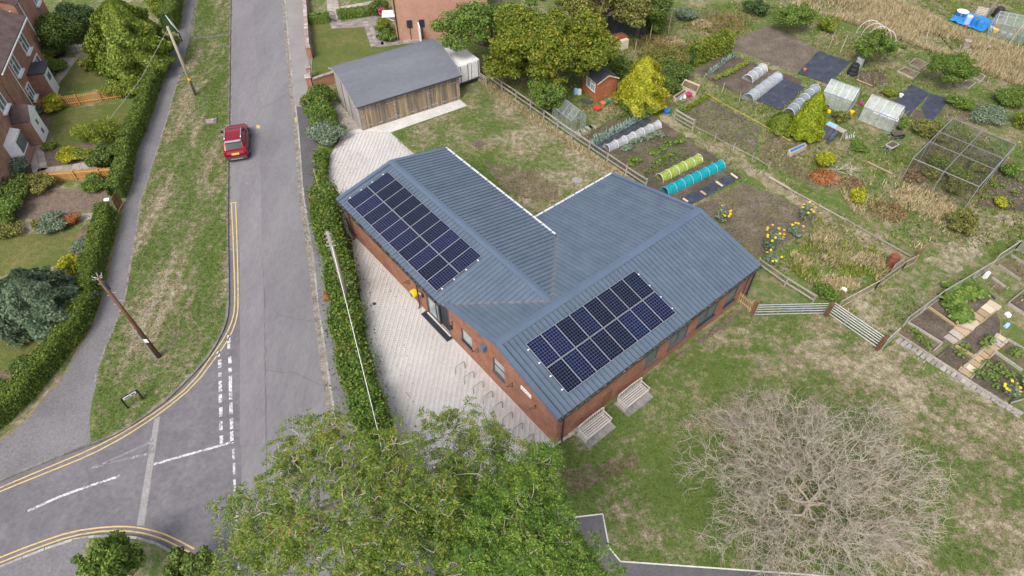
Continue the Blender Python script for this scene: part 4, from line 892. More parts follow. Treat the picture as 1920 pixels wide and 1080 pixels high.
m = MB(); m.prism([bc-HD*1.2, bc-HD*.8+HN*.7, bc+HD*.8+HN*.7, bc+HD*1.2], .9, 2.2); bw = m.build('bay_window', 'white_paint', hC); m = MB(); m.prism([bc-HD*1.05+HN*.05, bc-HD*.76+HN*.73, bc+HD*.76+HN*.73, bc+HD*1.05+HN*.05], 1.05, 2.05); m.build('pane', 'window_glass', bw)
m = MB(); m.prism([bc-HD*1.2, bc-HD*.8+HN*.7, bc+HD*.8+HN*.7, bc+HD*1.2], 0, .898); m.build('bay_wall', 'brick_house', hC, uv=True)
# garden fences on the west side
def picket(name, label, a, b, h, mat, gap=.155, w=.09):
    t = thing(name, label, 'fence', a); d = b-a; L = d.length; rz = math.atan2(d.y, d.x); n = int(L/gap); me = None
    for i in range(n+1):
        p = d*(i/n)
        if me is None: m = MB(); m.box((0, 0, h/2), (w, .02, h)); o = m.build('picket', mat, t, local=True); me = o.data
        else: o = bpy.data.objects.new('picket', me); link(o, t)
        o.location = p+Vector((0, 0, rnd.uniform(-.02, .02))); o.rotation_euler = (0, 0, rz)
    nn = Vector((-d.y, d.x, 0)).normalized()*.03
    for z in (.25*h, .78*h): m = MB(); m.beam(a-nn+Vector((0, 0, z)), b-nn+Vector((0, 0, z)), .04, .07); m.build('rail', mat, t)
    for i in range(int(L/1.8)+1): m = MB(); m.box(a-nn*2.4+d*min(1, i*1.8/L)+Vector((0, 0, h*.52)), (.08, .08, h*1.04), rz); m.build('post', mat, t)
    return t
picket('picket_fence', 'upper orange picket fence between the two front gardens', g(64, 208), g(232, 184), .95, 'fence_orange')
picket('picket_fence', 'lower orange picket fence beyond the flagstone path', g(50, 345), g(214, 331), .85, 'fence_orange', .12)
picket('picket_fence', 'weathered pale picket fence in front of the dark shrubs', g(76, 103), g(172, 97), .8, 'fence_grey', .14)
bg_ = thing('board_gate', 'dark brown boarded garden gate set in the clipped hedge', 'gate', g(228, 396))
for i in range(6): a = g(222, 397).lerp(g(231, 380), (i+.5)/6); m = MB(); m.box(a+Vector((0, 0, .6)), (.03, .16, 1.15), .26); m.build('board', 'wood_brown', bg_)
m = MB(); m.beam(g(222, 397, 1.2), g(231, 380, 1.2), .06, .06); m.build('top_rail', 'wood_brown', bg_)
m = MB(); a = g(214, 398); m.box(a+Vector((0, 0, .95)), (.35, .3, .5), .3); rb = m.build('letter_box', 'white_paint'); tag(rb, 'small white box on a stake beside the brown hedge gate', 'box')
m = MB(); m.box(a+Vector((0, 0, .35)), (.08, .08, .7), .3); m.build('stake', 'red_plastic', rb)

# ================================================================ street things: car, poles, signs, benches, cycle stands
def loft(mb, secs, close=True):
    n = len(secs[0]); o = len(mb.v)
    for s in secs: mb.v += [Vector(p) for p in s]
    for i in range(len(secs)-1):
        for k in range(n if close else n-1):
            k2 = (k+1) % n; mb.f.append((o+i*n+k, o+(i+1)*n+k, o+(i+1)*n+k2, o+i*n+k2))
    mb.f.append(tuple(o+k for k in range(n))); mb.f.append(tuple(o+(len(secs)-1)*n+k for k in reversed(range(n))))
# car local: +y forward, x right
cp = g(453, 287); car = thing('red_car', 'red five door hatchback with roof rails parked against the verge kerb', 'car', (-21.62, 42.55, -.1), R(14.5))
def sec(y, w, zb, zs, zt, wt):   # half width at sill, bottom, shoulder, top, half width top
    return [(-w*.93, y, zb), (-w, y, zb+.2), (-w, y, zs-.12), (-w*.965, y, zs), (-wt, y, zt), (wt, y, zt), (w*.965, y, zs), (w, y, zs-.12), (w, y, zb+.2), (w*.93, y, zb)]
m = MB(); loft(m, [sec(-2.08, .7, .42, .72, .8, .6), sec(-2.0, .82, .3, .85, .95, .74), sec(-1.75, .88, .25, .95, 1.06, .8), sec(-1.2, .9, .24, .97, 1.04, .82), sec(0, .9, .23, .96, 1.02, .82), sec(.85, .9, .24, .95, 1.02, .8), sec(1.5, .87, .26, .88, .95, .76), sec(1.9, .8, .3, .74, .83, .66), sec(2.08, .64, .38, .62, .68, .52)])
body = m.build('body', 'car_red', car, local=True, smooth=False)
bv = body.modifiers.new('b', 'BEVEL'); bv.width = .05; bv.segments = 2; bv.limit_method = 'ANGLE'
def cab(y, w, z): return [(-w, y, .98), (-w*.97, y, .98+(z-.98)*.45), (-w*.86, y, z), (w*.86, y, z), (w*.97, y, .98+(z-.98)*.45), (w, y, .98)]
m = MB(); loft(m, [cab(-1.85, .74, 1.0), cab(-1.45, .76, 1.46), cab(-1.2, .77, 1.53), cab(-.2, .78, 1.57), cab(.25, .77, 1.52), cab(1.15, .74, 1.0)]); gh = m.build('cabin', 'car_red', car, local=True)
bv = gh.modifiers.new('b', 'BEVEL'); bv.width = .04; bv.segments = 2; bv.limit_method = 'ANGLE'
def pan(name, q, mat='car_glass', t=.02): m = MB(); m.slab(q, t); return m.build(name, mat, car, local=True)
pan('rear_window', [(-.6, -1.875, 1.07), (.6, -1.875, 1.07), (.57, -1.515, 1.44), (-.57, -1.515, 1.44)])
pan('windscreen', [(.6, 1.1, 1.09), (-.6, 1.1, 1.09), (-.57, .36, 1.49), (.57, .36, 1.49)])
for s in (1, -1):
    for y0, y1, ya, yb in ((-1.3, -.55, -1.22, -.55), (-.47, .82, -.47, .3)):
        q = [(s*.775, y0, 1.04), (s*.79, y1, 1.04), (s*.705, yb, 1.46), (s*.69, ya, 1.46)]; pan('side_window', q if s > 0 else q[::-1])
    m = MB(); m.tube([(s*.6, -1.1, 1.56), (s*.6, -1.05, 1.62), (s*.6, .05, 1.63), (s*.6, .12, 1.58)], .022, 6); m.build('roof_rail', 'silver', car, local=True)
    m = MB(); m.box((s*1.0, .72, 1.06), (.2, .1, .15)); m.build('wing_mirror', 'dark_metal', car, local=True)
    m = MB(); m.box((s*.72, -1.97, .9), (.24, .14, .2)); m.build('tail_lamp', 'tail_lamp', car, local=True)
    m = MB(); m.box((s*.66, 1.93, .7), (.26, .16, .16)); m.build('headlamp', 'silver', car, local=True)
    m = MB(); m.box((s*.895, -.2, .32), (.05, 2.2, .16)); m.build('sill_trim', 'bumper', car, local=True)
    for y in (-1.28, 1.28):
        m = MB(); m.lathe((s*.82, y, .32), [(.2, -.1), (.32, -.1), (.33, 0), (.32, .1), (.2, .1)], 18, Matrix.Rotation(math.pi/2, 3, 'Y')); w = m.build('wheel', 'tyre', car, local=True)
        m = MB(); m.lathe((s*.9, y, .32), [(.001, .02), (.06, .03), (.2, .01), (.21, -.02)], 12, Matrix.Rotation(s*math.pi/2, 3, 'Y')); m.build('rim', 'silver', w, local=True)
        m = MB(); m.lathe((s*.84, y, .33), [(.34, -.07), (.4, -.07), (.4, .08), (.34, .08)], 18, Matrix.Rotation(math.pi/2, 3, 'Y')); m.build('wheel_arch', 'bumper', car, local=True)
m = MB(); m.box((0, -2.05, .43), (1.5, .16, .24)); bp = m.build('rear_bumper', 'bumper', car, local=True); m = MB(); m.box((0, -2.135, .38), (.9, .03, .06)); m.build('skid_plate', 'silver', bp, local=True)
m = MB(); m.box((0, -2.06, .79), (.55, .1, .14)); m.build('number_plate', 'plate', car, local=True)
m = MB(); m.box((0, -1.5, 1.55), (1.2, .22, .04)); m.build('spoiler', 'silver', car, local=True); m = MB(); m.box((0, 2.06, .45), (1.4, .14, .24)); m.build('front_bumper', 'bumper', car, local=True)
# poles
def pole(name, label, base, h, mat, r0, r1, lean=(0, 0), extra=None):
    t = thing(name, label, 'pole', base); m = MB(); L = Vector((*lean, 0)); m.tube([base, base+L*.5+Vector((0, 0, h*.5)), base+L+Vector((0, 0, h))], [r0, (r0+r1)/2, r1], 10); m.build('shaft', mat, t, smooth=True); return t
pb = g(299, 669); tp = pole('telegraph_pole', 'dark brown telegraph pole with step irons on the verge', pb, 6.9, 'pole_brown', .13, .09, (-.25, -.05)); L1 = Vector((-.25, -.05, 0))
for i, z in enumerate((6.35, 5.7, 5.45, 5.05, 4.75, 4.35)): m = MB(); s = 1 if i % 2 else -1; p = pb+L1*z/6.9+Vector((0, 0, z)); m.beam(p, p+Vector((s*.3, .05, 0)), .02, .02); m.build('step_iron', 'galv', tp)
m = MB(); m.tube([pb+L1*.91+Vector((.12, 0, 6.0)), pb+L1*.98+Vector((.12, -.02, 6.6))], .09, 8); m.build('junction_box', 'fabric', tp)
m = MB(); p = pb+L1+Vector((0, 0, 6.85)); 
for k in range(6): a = k*1.05; m.tube([p, p+Vector((math.cos(a)*.22, math.sin(a)*.22, .05)), p+Vector((math.cos(a)*.26, math.sin(a)*.26, .16))], .025, 5)
m.build('insulator_ring', 'galv', tp)
m = MB(); m.tube([pb+Vector((-.1, -.14, 0)), pb+Vector((-.17, -.16, 2.6))], .05, 6); m.build('cable_guard', 'galv', tp)
m = MB(); m.box(pb+Vector((.02, -.16, 1.75)), (.22, .02, .3)); m.build('notice_plate', 'white_paint', tp)
pb2 = g(367, 178); tp2 = pole('telegraph_pole', 'pale grey telegraph pole with yellow band in the upper verge', pb2, 6.15, 'pole_grey', .14, .11)
m = MB(); m.tube([pb2+Vector((0, 0, 1.45)), pb2+Vector((0, 0, 1.65))], .145, 10); m.build('warning_band', 'yellow_plastic', tp2); m = MB(); m.tube([pb2+Vector((.05, -.13, 0)), pb2+Vector((.05, -.13, 1.4))], .035, 6); m.build('cable_guard', 'dark_metal', tp2)
pb3 = g(657, 580); tp3 = pole('telegraph_pole', 'grey weathered telegraph pole standing inside the long roadside hedge', pb3, 6.6, 'pole_old', .15, .11, (0, 0))
for z, w in ((6.5, .17), (6.2, .15), (5.9, .2), (5.6, .26)): m = MB(); m.beam(pb3+Vector((-w, -.1, z)), pb3+Vector((w, -.05, z)), .05, .05); m.build('pole_bracket', 'galv', tp3)
m = MB(); p0 = pb3+Vector((.06, -.12, 5.6)); p1 = g(711, 818, 3.2); p2 = g(760, 1100, 5.0)
m.tube([p0, p0.lerp(p1, .35)-Vector((0, 0, .25)), p0.lerp(p1, .7)-Vector((0, 0, .2)), p1, p2], .016, 5); tag(m.build('overhead_cable', 'white_paint'), 'thin pale cable sloping down from the pole in the hedge', 'cable')
m = MB(); q0 = pb2+Vector((0, 0, 6)); q1 = Vector((-31, 43, 2.2)); m.tube([q0, q0.lerp(q1, .5)-Vector((0, 0, .4)), q1], .012, 4); tag(m.build('overhead_cable', 'galv'), 'thin dark wire dropping from the pale pole over the hedge', 'cable')
# street name plate
a, b = g(240.5, 765), g(269, 748); sn = thing('street_sign', 'low black framed street name plate on the verge corner', 'sign', (a+b)/2); d = (b-a).normalized()
for p in (a, b): m = MB(); m.box(p+Vector((0, 0, .45)), (.09, .09, .9), math.atan2(d.y, d.x)); m.build('post', 'black_plastic', sn)
m = MB(); m.beam(a+Vector((0, 0, .82)), b+Vector((0, 0, .82)), .05, .24); m.build('backing_board', 'black_plastic', sn)
nrm = Vector((d.y, -d.x, 0)); m = MB(); m.beam(a+d*.08+nrm*.035+Vector((0, 0, .82)), b-d*.08+nrm*.035+Vector((0, 0, .82)), .02, .17); pl = m.build('name_plate', 'white_paint', sn)
for i in range(11):
    if i == 6: continue
    m = MB(); m.box(a+d*(.17+i*(((b-a).length-.34)/10))+nrm*.048+Vector((0, 0, .82)), (.05, .006, .08), math.atan2(d.y, d.x)); m.build('lettering', 'felt_dark', pl)
# notice board by the footpath
a, b = g(331, 62), g(342, 78); nb_ = thing('notice_board', 'tilted white notice board standing in the hedge by the upper path', 'sign', (a+b)/2); d = (b-a).normalized(); nrm = Vector((-d.y, d.x, 0))
for p in (a, b): m = MB(); m.box(p+Vector((0, 0, .6)), (.08, .08, 1.2)); m.build('post', 'dark_metal', nb_)
z = Vector((0, 0, 1)); m = MB(); m.slab([a-d*.1+z*1.0, b+d*.1+z*1.0, b+d*.1-Vector((.45, -.12, 0))*1+z*1.7, a-d*.1-Vector((.45, -.12, 0))*1+z*1.7], .05); bo = m.build('board', 'white_plastic', nb_)
m = MB(); q = [b-d*.25+z*1.06, b+d*.0+z*1.06, b+d*.0-Vector((.37, -.1, 0))+z*1.64, b-d*.25-Vector((.37, -.1, 0))+z*1.64]; m.slab([p+Vector((.03, 0, .04)) for p in q], .02); m.build('map_panel', 'leaf_grey', bo)
# litter bin / stone block on the verge
bx = thing('access_chamber', 'mossy square concrete access chamber sunk in the verge beside the car', 'chamber', g(397, 230)); m = MB(); m.box(g(396, 229)+Vector((0, 0, .05)), (.95, .75, .14), .26, taper=.96); m.build('surround', 'kerb_dark', bx); m = MB(); m.box(g(395, 229)+Vector((0, 0, .13)), (.62, .5, .05), .26); m.build('lid', 'coping', bx)
# garden benches on slabs
def bench(label, x0, gname):
    t = thing('garden_bench', label, 'bench', hl(x0, -.62, 0), HTH, 'benches along the south wall'); Lb = 1.8
    for x in (0, Lb):
        m = MB(); m.box((x, .22, .48), (.06, .06, .96)); m.build('leg', 'bench_wood', t, local=True); m = MB(); m.box((x, -.36, .31), (.06, .06, .62)); m.build('leg', 'bench_wood', t, local=True)
        m = MB(); m.box((x, -.08, .64), (.075, .72, .035)); m.build('armrest', 'bench_wood', t, local=True); m = MB(); m.box((x, -.07, .36), (.04, .54, .08)); m.box((x, -.07, .14), (.04, .54, .05)); m.build('side_rail', 'bench_wood', t, local=True)
    for i in range(5): m = MB(); m.box((Lb/2, -.36+i*.125, .43+abs(i-2)*.004), (Lb, .075, .025)); m.build('seat_slat', 'bench_wood', t, local=True)
    m = MB(); m.box((Lb/2, -.39, .36), (Lb, .03, .09)); m.build('apron', 'bench_wood', t, local=True)
    for i in range(8): xx = Lb*i/8; x2 = Lb*(i+1)/8; zz = lambda u: .9+.09*math.sin(math.pi*u/Lb); m = MB(); m.beam((xx, .25, zz(xx)), (x2, .25, zz(x2)), .045, .07); m.build('top_rail', 'bench_wood', t, local=True)
    m = MB(); m.box((Lb/2, .22, .5), (Lb, .035, .06)); m.build('back_rail', 'bench_wood', t, local=True)
    for i in range(11): x = (i+1)*Lb/12; m = MB(); m.box((x, .235, .7+.045*math.sin(math.pi*x/Lb)), (.045, .02, .36+.09*math.sin(math.pi*x/Lb))); m.build('back_slat', 'bench_wood', t, local=True)
    s = thing('bench_slab', 'concrete base under the '+gname, 'slab', hl(x0+.9, -.75, 0), HTH)
    for i in range(3): m = MB(); m.box((-.68+i*.68, -.05, .03), (.665, 1.1, .06)); m.build('slab', 'bench_slab', s, local=True)
bench('slatted grey wooden bench nearest the downpipe corner of the hall', 1.35, 'bench nearest the hall corner'); bench('slatted grey wooden bench below the first window, right of the trellis', 4.3, 'bench right of the trellis')
# cycle stands
st = None
for i in range(8):
    a = Vector((-3.22, 20.75, 0)).lerp(Vector((1.1, 15.55, 0)), i/8*1.0); lab = ['cycle stand closest to the hall entrance door', 'second steel cycle stand from the entrance door', 'third steel cycle stand from the entrance door', 'fourth steel cycle stand from the entrance door', 'fifth steel cycle stand from the entrance door', 'third steel cycle stand from the paving corner', 'second steel cycle stand from the paving corner', 'steel cycle stand nearest the south paving corner'][i]
    if st is None:
        st = thing('cycle_stand', lab, 'cycle stand', a, R(40), 'cycle stands along the street wall'); m = MB(); m.tube([(0, 0, 0), (0, 0, .6), (.03, 0, .7), (.12, 0, .75), (.55, 0, .75), (.64, 0, .7), (.67, 0, .6), (.67, 0, 0)], .026, 8); m.build('hoop', 'steel', st, local=True, smooth=True)
        for x in (0, .67): m = MB(); m.lathe((x, 0, .024), [(.11, 0), (.11, .012)], 10); m.build('foot_plate', 'concrete_pale', st, local=True)
    else: dup(st, a, None, lab)
m = MB(); m.lathe(g(702, 570), [(.12, .02), (.12, .034)], 12); tag(m.build('drain_cover', 'dark_metal'), 'small round black drain cover in the block paving', 'cover')
m = MB(); m.lathe(g(1082, 339), [(.4, .02), (.4, .05), (.34, .055)], 16); tag(m.build('well_cover', 'concrete'), 'round concrete cover in the back lawn near the roof corner', 'cover')
m = MB(); m.lathe(g(897, 270), [(.5, .015), (.48, .03)], 16); tag(m.build('well_cover', 'soil_grey'), 'round earthy cover in the back lawn beyond the wing roof', 'cover')

# ================================================================ vegetation
def unit(v): return v/np.maximum(np.linalg.norm(v, axis=-1, keepdims=True), 1e-9)
def leafquads(P, N, L, W, D=None, fold=.12):
    n = len(P); N = unit(N)
    D = rng.normal(size=(n, 3)) if D is None else D
    D = unit(D-N*np.sum(D*N, 1, keepdims=True)); S = np.cross(N, D)
    L = np.broadcast_to(np.asarray(L, float), (n,))[:, None]*rng.uniform(.7, 1.3, (n, 1)); W = np.broadcast_to(np.asarray(W, float), (n,))[:, None]*rng.uniform(.7, 1.3, (n, 1))
    V = np.stack([P-D*L/2, P+S*W/2+N*W*fold, P+D*L/2, P-S*W/2+N*W*fold], 1)
    return V.reshape(-1, 3), np.arange(n*4).reshape(-1, 4)
def cloud(blobs, n, lo=.72, hi=1.06, zmin=.02):
    B = np.asarray(blobs, float); a = (B[:, 3]*B[:, 4]+B[:, 3]*B[:, 5]+B[:, 4]*B[:, 5]); k = rng.choice(len(B), n, p=a/a.sum())
    d = unit(rng.normal(size=(n, 3))); r = rng.uniform(lo, hi, (n, 1)); P = B[k, :3]+d*r*B[k, 3:]; N = unit(d/np.maximum(B[k, 3:], .05))
    ok = P[:, 2] > zmin; return P[ok], N[ok]
def foliage(name, mat, P, N, L, W, parent=None, up=.35, jit=.7, fold=.12, D=None):
    Nn = N+np.array([0, 0, up])+rng.normal(size=P.shape)*jit; V, F = leafquads(P, Nn, L, W, D, fold)
    return npmesh(name, V, F, mat, parent)
def lobes(c, rx, ry, rz, k, inner=.58, size=.42, jit=.12, zlow=-.35):
    rough = 1.3 if k > 15 else 1.15
    out = []
    for i in range(k):
        while True:
            d = unit(rng.normal(size=3))
            if d[2] > zlow: break
        s = size*rng.uniform(.5, 1.2); q = inner*rng.uniform(.65, 1.2)*rough**.5
        out.append((c[0]+d[0]*rx*q, c[1]+d[1]*ry*q, c[2]+d[2]*rz*q, rx*s, ry*s, rz*s))
    return out
def shrub(name, label, cat, base, rx, h, mat, n, L=.16, W=.09, k=9, ry=None, group=None, up=.3, jit=.7, lo=.55):
    base = Vector(base); ry = ry or rx; t = thing(name, label, cat, base, group=group)
    bl = lobes((base.x, base.y, base.z+h*.5), rx, ry, h*.52, k)+[(base.x, base.y, base.z+h*.4, rx*.6, ry*.6, h*.42)]
    P, N = cloud(bl, n, lo); foliage('foliage', mat, P, N, L, W, t, up, jit)
    m = MB()
    for i in range(4):
        a = rnd.uniform(0, 6.28); m.tube([base, base+Vector((math.cos(a)*rx*.3, math.sin(a)*ry*.3, h*.35)), base+Vector((math.cos(a)*rx*.55, math.sin(a)*ry*.55, h*.7))], [.035, .025, .012], 5)
    m.build('stem', 'trunk', t); return t
def cone(name, label, cat, base, r, h, mat, n, L=.22, W=.1, pw=.8, lump=.16, droop=.2):
    base = Vector(base); t = thing(name, label, cat, base); z = rng.uniform(0, 1, n)**1.25; a = rng.uniform(0, 2*np.pi, n)
    ph = rng.uniform(0, 6.28, 4); rr = r*(1-z**1.6)**pw*(.35+.65*np.minimum(1, z/.12))*(1+lump*np.sin(a*5+z*9+ph[0])*np.sin(z*14+ph[1])+lump*.6*np.sin(a*9+ph[2]+z*5))*rng.uniform(.72, 1.05, n)
    P = np.stack([base.x+np.cos(a)*rr, base.y+np.sin(a)*rr, base.z+.05+z*h], 1); N = np.stack([np.cos(a), np.sin(a), .35+0*a], 1); D = np.stack([np.cos(a)*.5, np.sin(a)*.5, 1-droop*2+0*a], 1)+rng.normal(size=(n, 3))*.35
    foliage('foliage', mat, P, N, L, W, t, .15, .4, D=D); m = MB(); m.tube([base, base+Vector((0, 0, h*.85))], [.14, .03], 8); m.build('trunk', 'trunk', t); return t
def limb(m, a, b, r0, r1, bend=.12, n=4, sides=6):
    a, b = Vector(a), Vector(b); L = (b-a).length; pts = [a]
    for i in range(1, n): pts.append(a.lerp(b, i/n)+Vector((rnd.gauss(0, bend), rnd.gauss(0, bend), rnd.gauss(0, bend)))*L*.35)
    pts.append(b); m.tube(pts, [r0+(r1-r0)*i/n for i in range(n+1)], sides, cap=False); return pts
def tree(name, label, base, h, rx, ry, mat, n, L=.2, W=.12, k=26, zc=.62, zr=.4, tr=.2, size=.34, inner=.66, bm='trunk', group=None, offs=(0, 0)):
    base = Vector(base); t = thing(name, label, 'tree', base, group=group); c = (base.x+offs[0], base.y+offs[1], base.z+h*zc); bl = lobes(c, rx, ry, h*zr, k, inner, size, zlow=-.5)
    bl = bl+[(b[0]+rng.normal(0, .35)*b[3]*2, b[1]+rng.normal(0, .35)*b[4]*2, b[2]+rng.normal(0, .3)*b[5]*2, b[3]*.45, b[4]*.45, b[5]*.4) for b in bl for _ in range(2)]
    P, N = cloud(bl, n, .55, 1.12); foliage('crown', mat, P, N, L, W, t, .35, .7)
    m = MB(); f = base+Vector((offs[0]*.3, offs[1]*.3, h*.38)); limb(m, base, f, tr, tr*.75, .05, 4, 8)
    for b in bl[:k]: limb(m, f, b[:3], tr*.4, .025, .14, 4, 5)
    m.build('trunk', bm, t, smooth=True); return t
def hedge(name, label, line, w, h, mat, n, L=.14, W=.085, rag=.06, tops=None, core='leaf_dark', wv=None):
    line = [Vector(p) for p in line]; pts = resample(line, .5); t = thing(name, label, 'hedge', pts[0]); K = len(pts); A = np.array([p[:] for p in pts])
    T = unit(np.gradient(A, axis=0)); Nn = np.stack([-T[:, 1], T[:, 0], np.zeros(K)], 1)
    ww = w*(1+(0 if wv is None else wv)*np.sin(np.arange(K)*.9+1)*.5+rng.normal(0, .03, K)); hh = h*(1+rng.normal(0, .02 if wv is None else .06, K))
    if tops is not None: hh = np.interp(np.linspace(0, 1, K), np.linspace(0, 1, len(tops)), tops)*(1+rng.normal(0, .03, K))
    lf = lambda f, p: np.sin(np.arange(K)*f+p)
    hh = hh*(1+.05*lf(.55, 1)+.04*lf(1.3, 2)); ww = ww*(1+.07*lf(.43, 0)+.06*lf(1.1, 3)); A = A+Nn*(.05*lf(.37, 2))[:, None]*w
    m = MB(); sec_ = []
    for i in range(K):
        q = [(-.42, 0), (-.45, .55), (-.38, .9), (.38, .9), (.45, .55), (.42, 0)]; sec_.append([Vector(A[i])+Vector(Nn[i])*a*ww[i]+Vector((0, 0, b*hh[i])) for a, b in q])
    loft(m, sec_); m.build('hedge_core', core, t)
    i = rng.integers(0, K, n); s = rng.uniform(-.3, .3, n); u = rng.uniform(0, 1, n); side = u < (2*h/(2*h+w)); v = rng.uniform(0, 1, n); sg = np.where(rng.uniform(size=n) < .5, 1, -1)
    X = np.where(side, sg*.5, rng.uniform(-.5, .5, n)); Z = np.where(side, v**.8, 1.-.06*np.abs(X*2)**3)
    P = A[i]+T[i]*s[:, None]+Nn[i]*(X*ww[i])[:, None]; P[:, 2] += Z*hh[i]; hump = np.sin(P[:, 0]*2.3)*np.sin(P[:, 1]*2.1+1)+np.sin(P[:, 0]*5.1+2)*np.sin(P[:, 1]*4.3); P[:, 2] += hump*rag*.9*Z; P += rng.normal(0, rag, (n, 3))*(1+(rng.uniform(size=(n, 1)) < .06)*2.2); N = np.where(side[:, None], Nn[i]*sg[:, None], np.array([[0, 0, 1.]])); P[:, 2] = np.maximum(P[:, 2], .03)
    foliage('foliage', mat, P, N, L, W, t, .25, .6); return t
# ---- roadside hedges
hedge('clipped_hedge', 'long clipped green hedge between the west footpath and the lower gardens', gl([(206, 412), (196, 460), (180, 520), (166, 580), (148, 625), (118, 665), (80, 710), (40, 755), (-40, 820)]), .8, 1.25, 'leaf_hedge', 58000, .13, .085, .055)
hedge('clipped_hedge', 'clipped hedge stretch between the brown gate and the big conifer', gl([(226, 372), (236, 335), (243, 290)]), .8, 1.3, 'leaf_hedge', 16000, .13, .085, .055)
hedge('clipped_hedge', 'clipped hedge stretch beside the upper garden lawn', gl([(250, 278), (266, 235), (282, 195), (296, 150), (306, 115)]), .85, 1.35, 'leaf_hedge', 26000, .13, .085, .055)
hedge('clipped_hedge', 'clipped hedge at the top of the west footpath past the notice board', gl([(322, 60), (334, 0), (348, -60)]), 1.2, 1.8, 'leaf_hedge', 13000, .15, .09, .04)
hedge('roadside_hedge', 'long bushy ivy hedge between the pavement and the paved forecourt', gl([(613, 395), (622, 440), (633, 490), (644, 545), (653, 600), (662, 655), (674, 712), (690, 770), (712, 840), (735, 930)]), 1.32, 1.55, 'leaf_ivy', 66000, .17, .11, .12, tops=[1.9, 2.2, 1.7, 1.4, 1.3, 1.25, 1.3, 1.5, 1.6, 1.5], wv=.25)
for lab, px, py, r, h, mt in [('upper rounded bush of the hedge beside the barn gable', 603, 198, 1.5, 1.9, 'leaf_ivy'), ('middle yellowish bush of the hedge beside the barn gable', 607, 230, 1.5, 1.8, 'leaf_mid'), ('lower grey leaved bush of the hedge beside the barn gable', 615, 266, 1.45, 1.6, 'leaf_grey'), ('dark bush joining the hedge to the barn gable bushes', 611, 250, 1.4, 1.7, 'leaf_green')]:
    shrub('hedge_bush', lab, 'shrub', g(px, py), r, h, mt, 9500, .16, .1, 14)
hedge('roadside_hedge', 'thin low hedge strip beside the wooden stake near the wing corner', gl([(604, 300), (605, 340), (607, 385)]), .6, .8, 'leaf_ivy', 6000, .15, .09, .1, wv=.4)
m = MB(); m.tube([g(603, 372), g(603, 372)+Vector((.0, .1, 2.6))], [.05, .04], 6); tag(m.build('fence_stake', 'wood_mid'), 'tall thin wooden stake in the hedge strip near the wing corner', 'stake')
hedge('garden_hedge', 'low trimmed hedge along the top garden path', gl([(640, 34), (712, 24)]), .8, .7, 'leaf_mid', 7000, .14, .09, .04); hedge('garden_hedge', 'low trimmed hedge behind the brick wall in the top garden', gl([(586, 42), (612, 40)]), .8, .7, 'leaf_mid', 4000, .14, .09, .04)
# dead twigs on the hedge round the pole
def twigs(m, base, n, L, spread=.8, r=.012, up=.6):
    for i in range(n):
        a = rnd.uniform(0, 6.28); d = Vector((math.cos(a)*spread, math.sin(a)*spread, rnd.uniform(.1, 1)*up)).normalized()
        pts = limb(m, base, base+d*L*rnd.uniform(.5, 1), r, r*.3, .12, 3, 3)
        for k in range(3): p = pts[rnd.randint(1, 2)]; limb(m, p, p+(d+Vector((rnd.gauss(0, .7), rnd.gauss(0, .7), rnd.gauss(0, .4))))*L*.3, r*.5, r*.2, .1, 2, 3)
m = MB()
for k in range(7): twigs(m, g(652-k*1.5, 560-k*14)+Vector((0, 0, 1.2)), 9, .8)
tag(m.build('dead_branches', 'twig'), 'bare dead twigs round the pole in the roadside hedge', 'branches')
# ---- branching that fills a crown: every new shoot springs from the nearest older one
def colonize(trunk, pts, bias=.25):
    trunk = np.array([p[:] for p in trunk], float); T = len(trunk); n = len(pts); X = np.zeros((T+n, 3)); X[:T] = trunk; par = np.zeros(T+n, int); par[0] = -1; par[1:T] = np.arange(T-1)
    pts = pts[np.argsort(np.linalg.norm(pts-trunk[-1], axis=1))]; plen = np.zeros(T+n)
    for i in range(1, T): plen[i] = plen[i-1]+np.linalg.norm(X[i]-X[i-1])
    for i in range(n):
        k = T+i; d = np.linalg.norm(X[:k]-pts[i], axis=1); c = d+bias*plen[:k]; c[:max(1, T-3)] += 2; j = int(np.argmin(c)); par[k] = j; X[k] = pts[i]; plen[k] = plen[j]+d[j]
    cnt = np.zeros(T+n); kids = np.bincount(par[1:], minlength=T+n); cnt[kids == 0] = 1
    for k in range(T+n-1, 0, -1):
        if k >= T: cnt[par[k]] += cnt[k]
    for k in range(T-1, 0, -1): cnt[par[k]] += cnt[k] if k < T else 0
    return X, par, cnt, kids
def edges(A, B, ra, rb, k):
    d = unit(B-A); a = unit(np.cross(d, np.where(np.abs(d[:, 2:3]) < .9, [[0, 0, 1.]], [[1., 0, 0]]))); b = np.cross(d, a); n = len(A); t = np.arange(k)*2*np.pi/k; c, s_ = np.cos(t)[None, :, None], np.sin(t)[None, :, None]
    ring = a[:, None]*c+b[:, None]*s_; V = np.concatenate([A[:, None]+ring*ra[:, None, None], B[:, None]+ring*rb[:, None, None]], 1); q = np.array([(i, (i+1) % k, k+(i+1) % k, k+i) for i in range(k)])
    return V.reshape(-1, 3), (np.arange(n)[:, None, None]*2*k+q[None]).reshape(-1, 4)
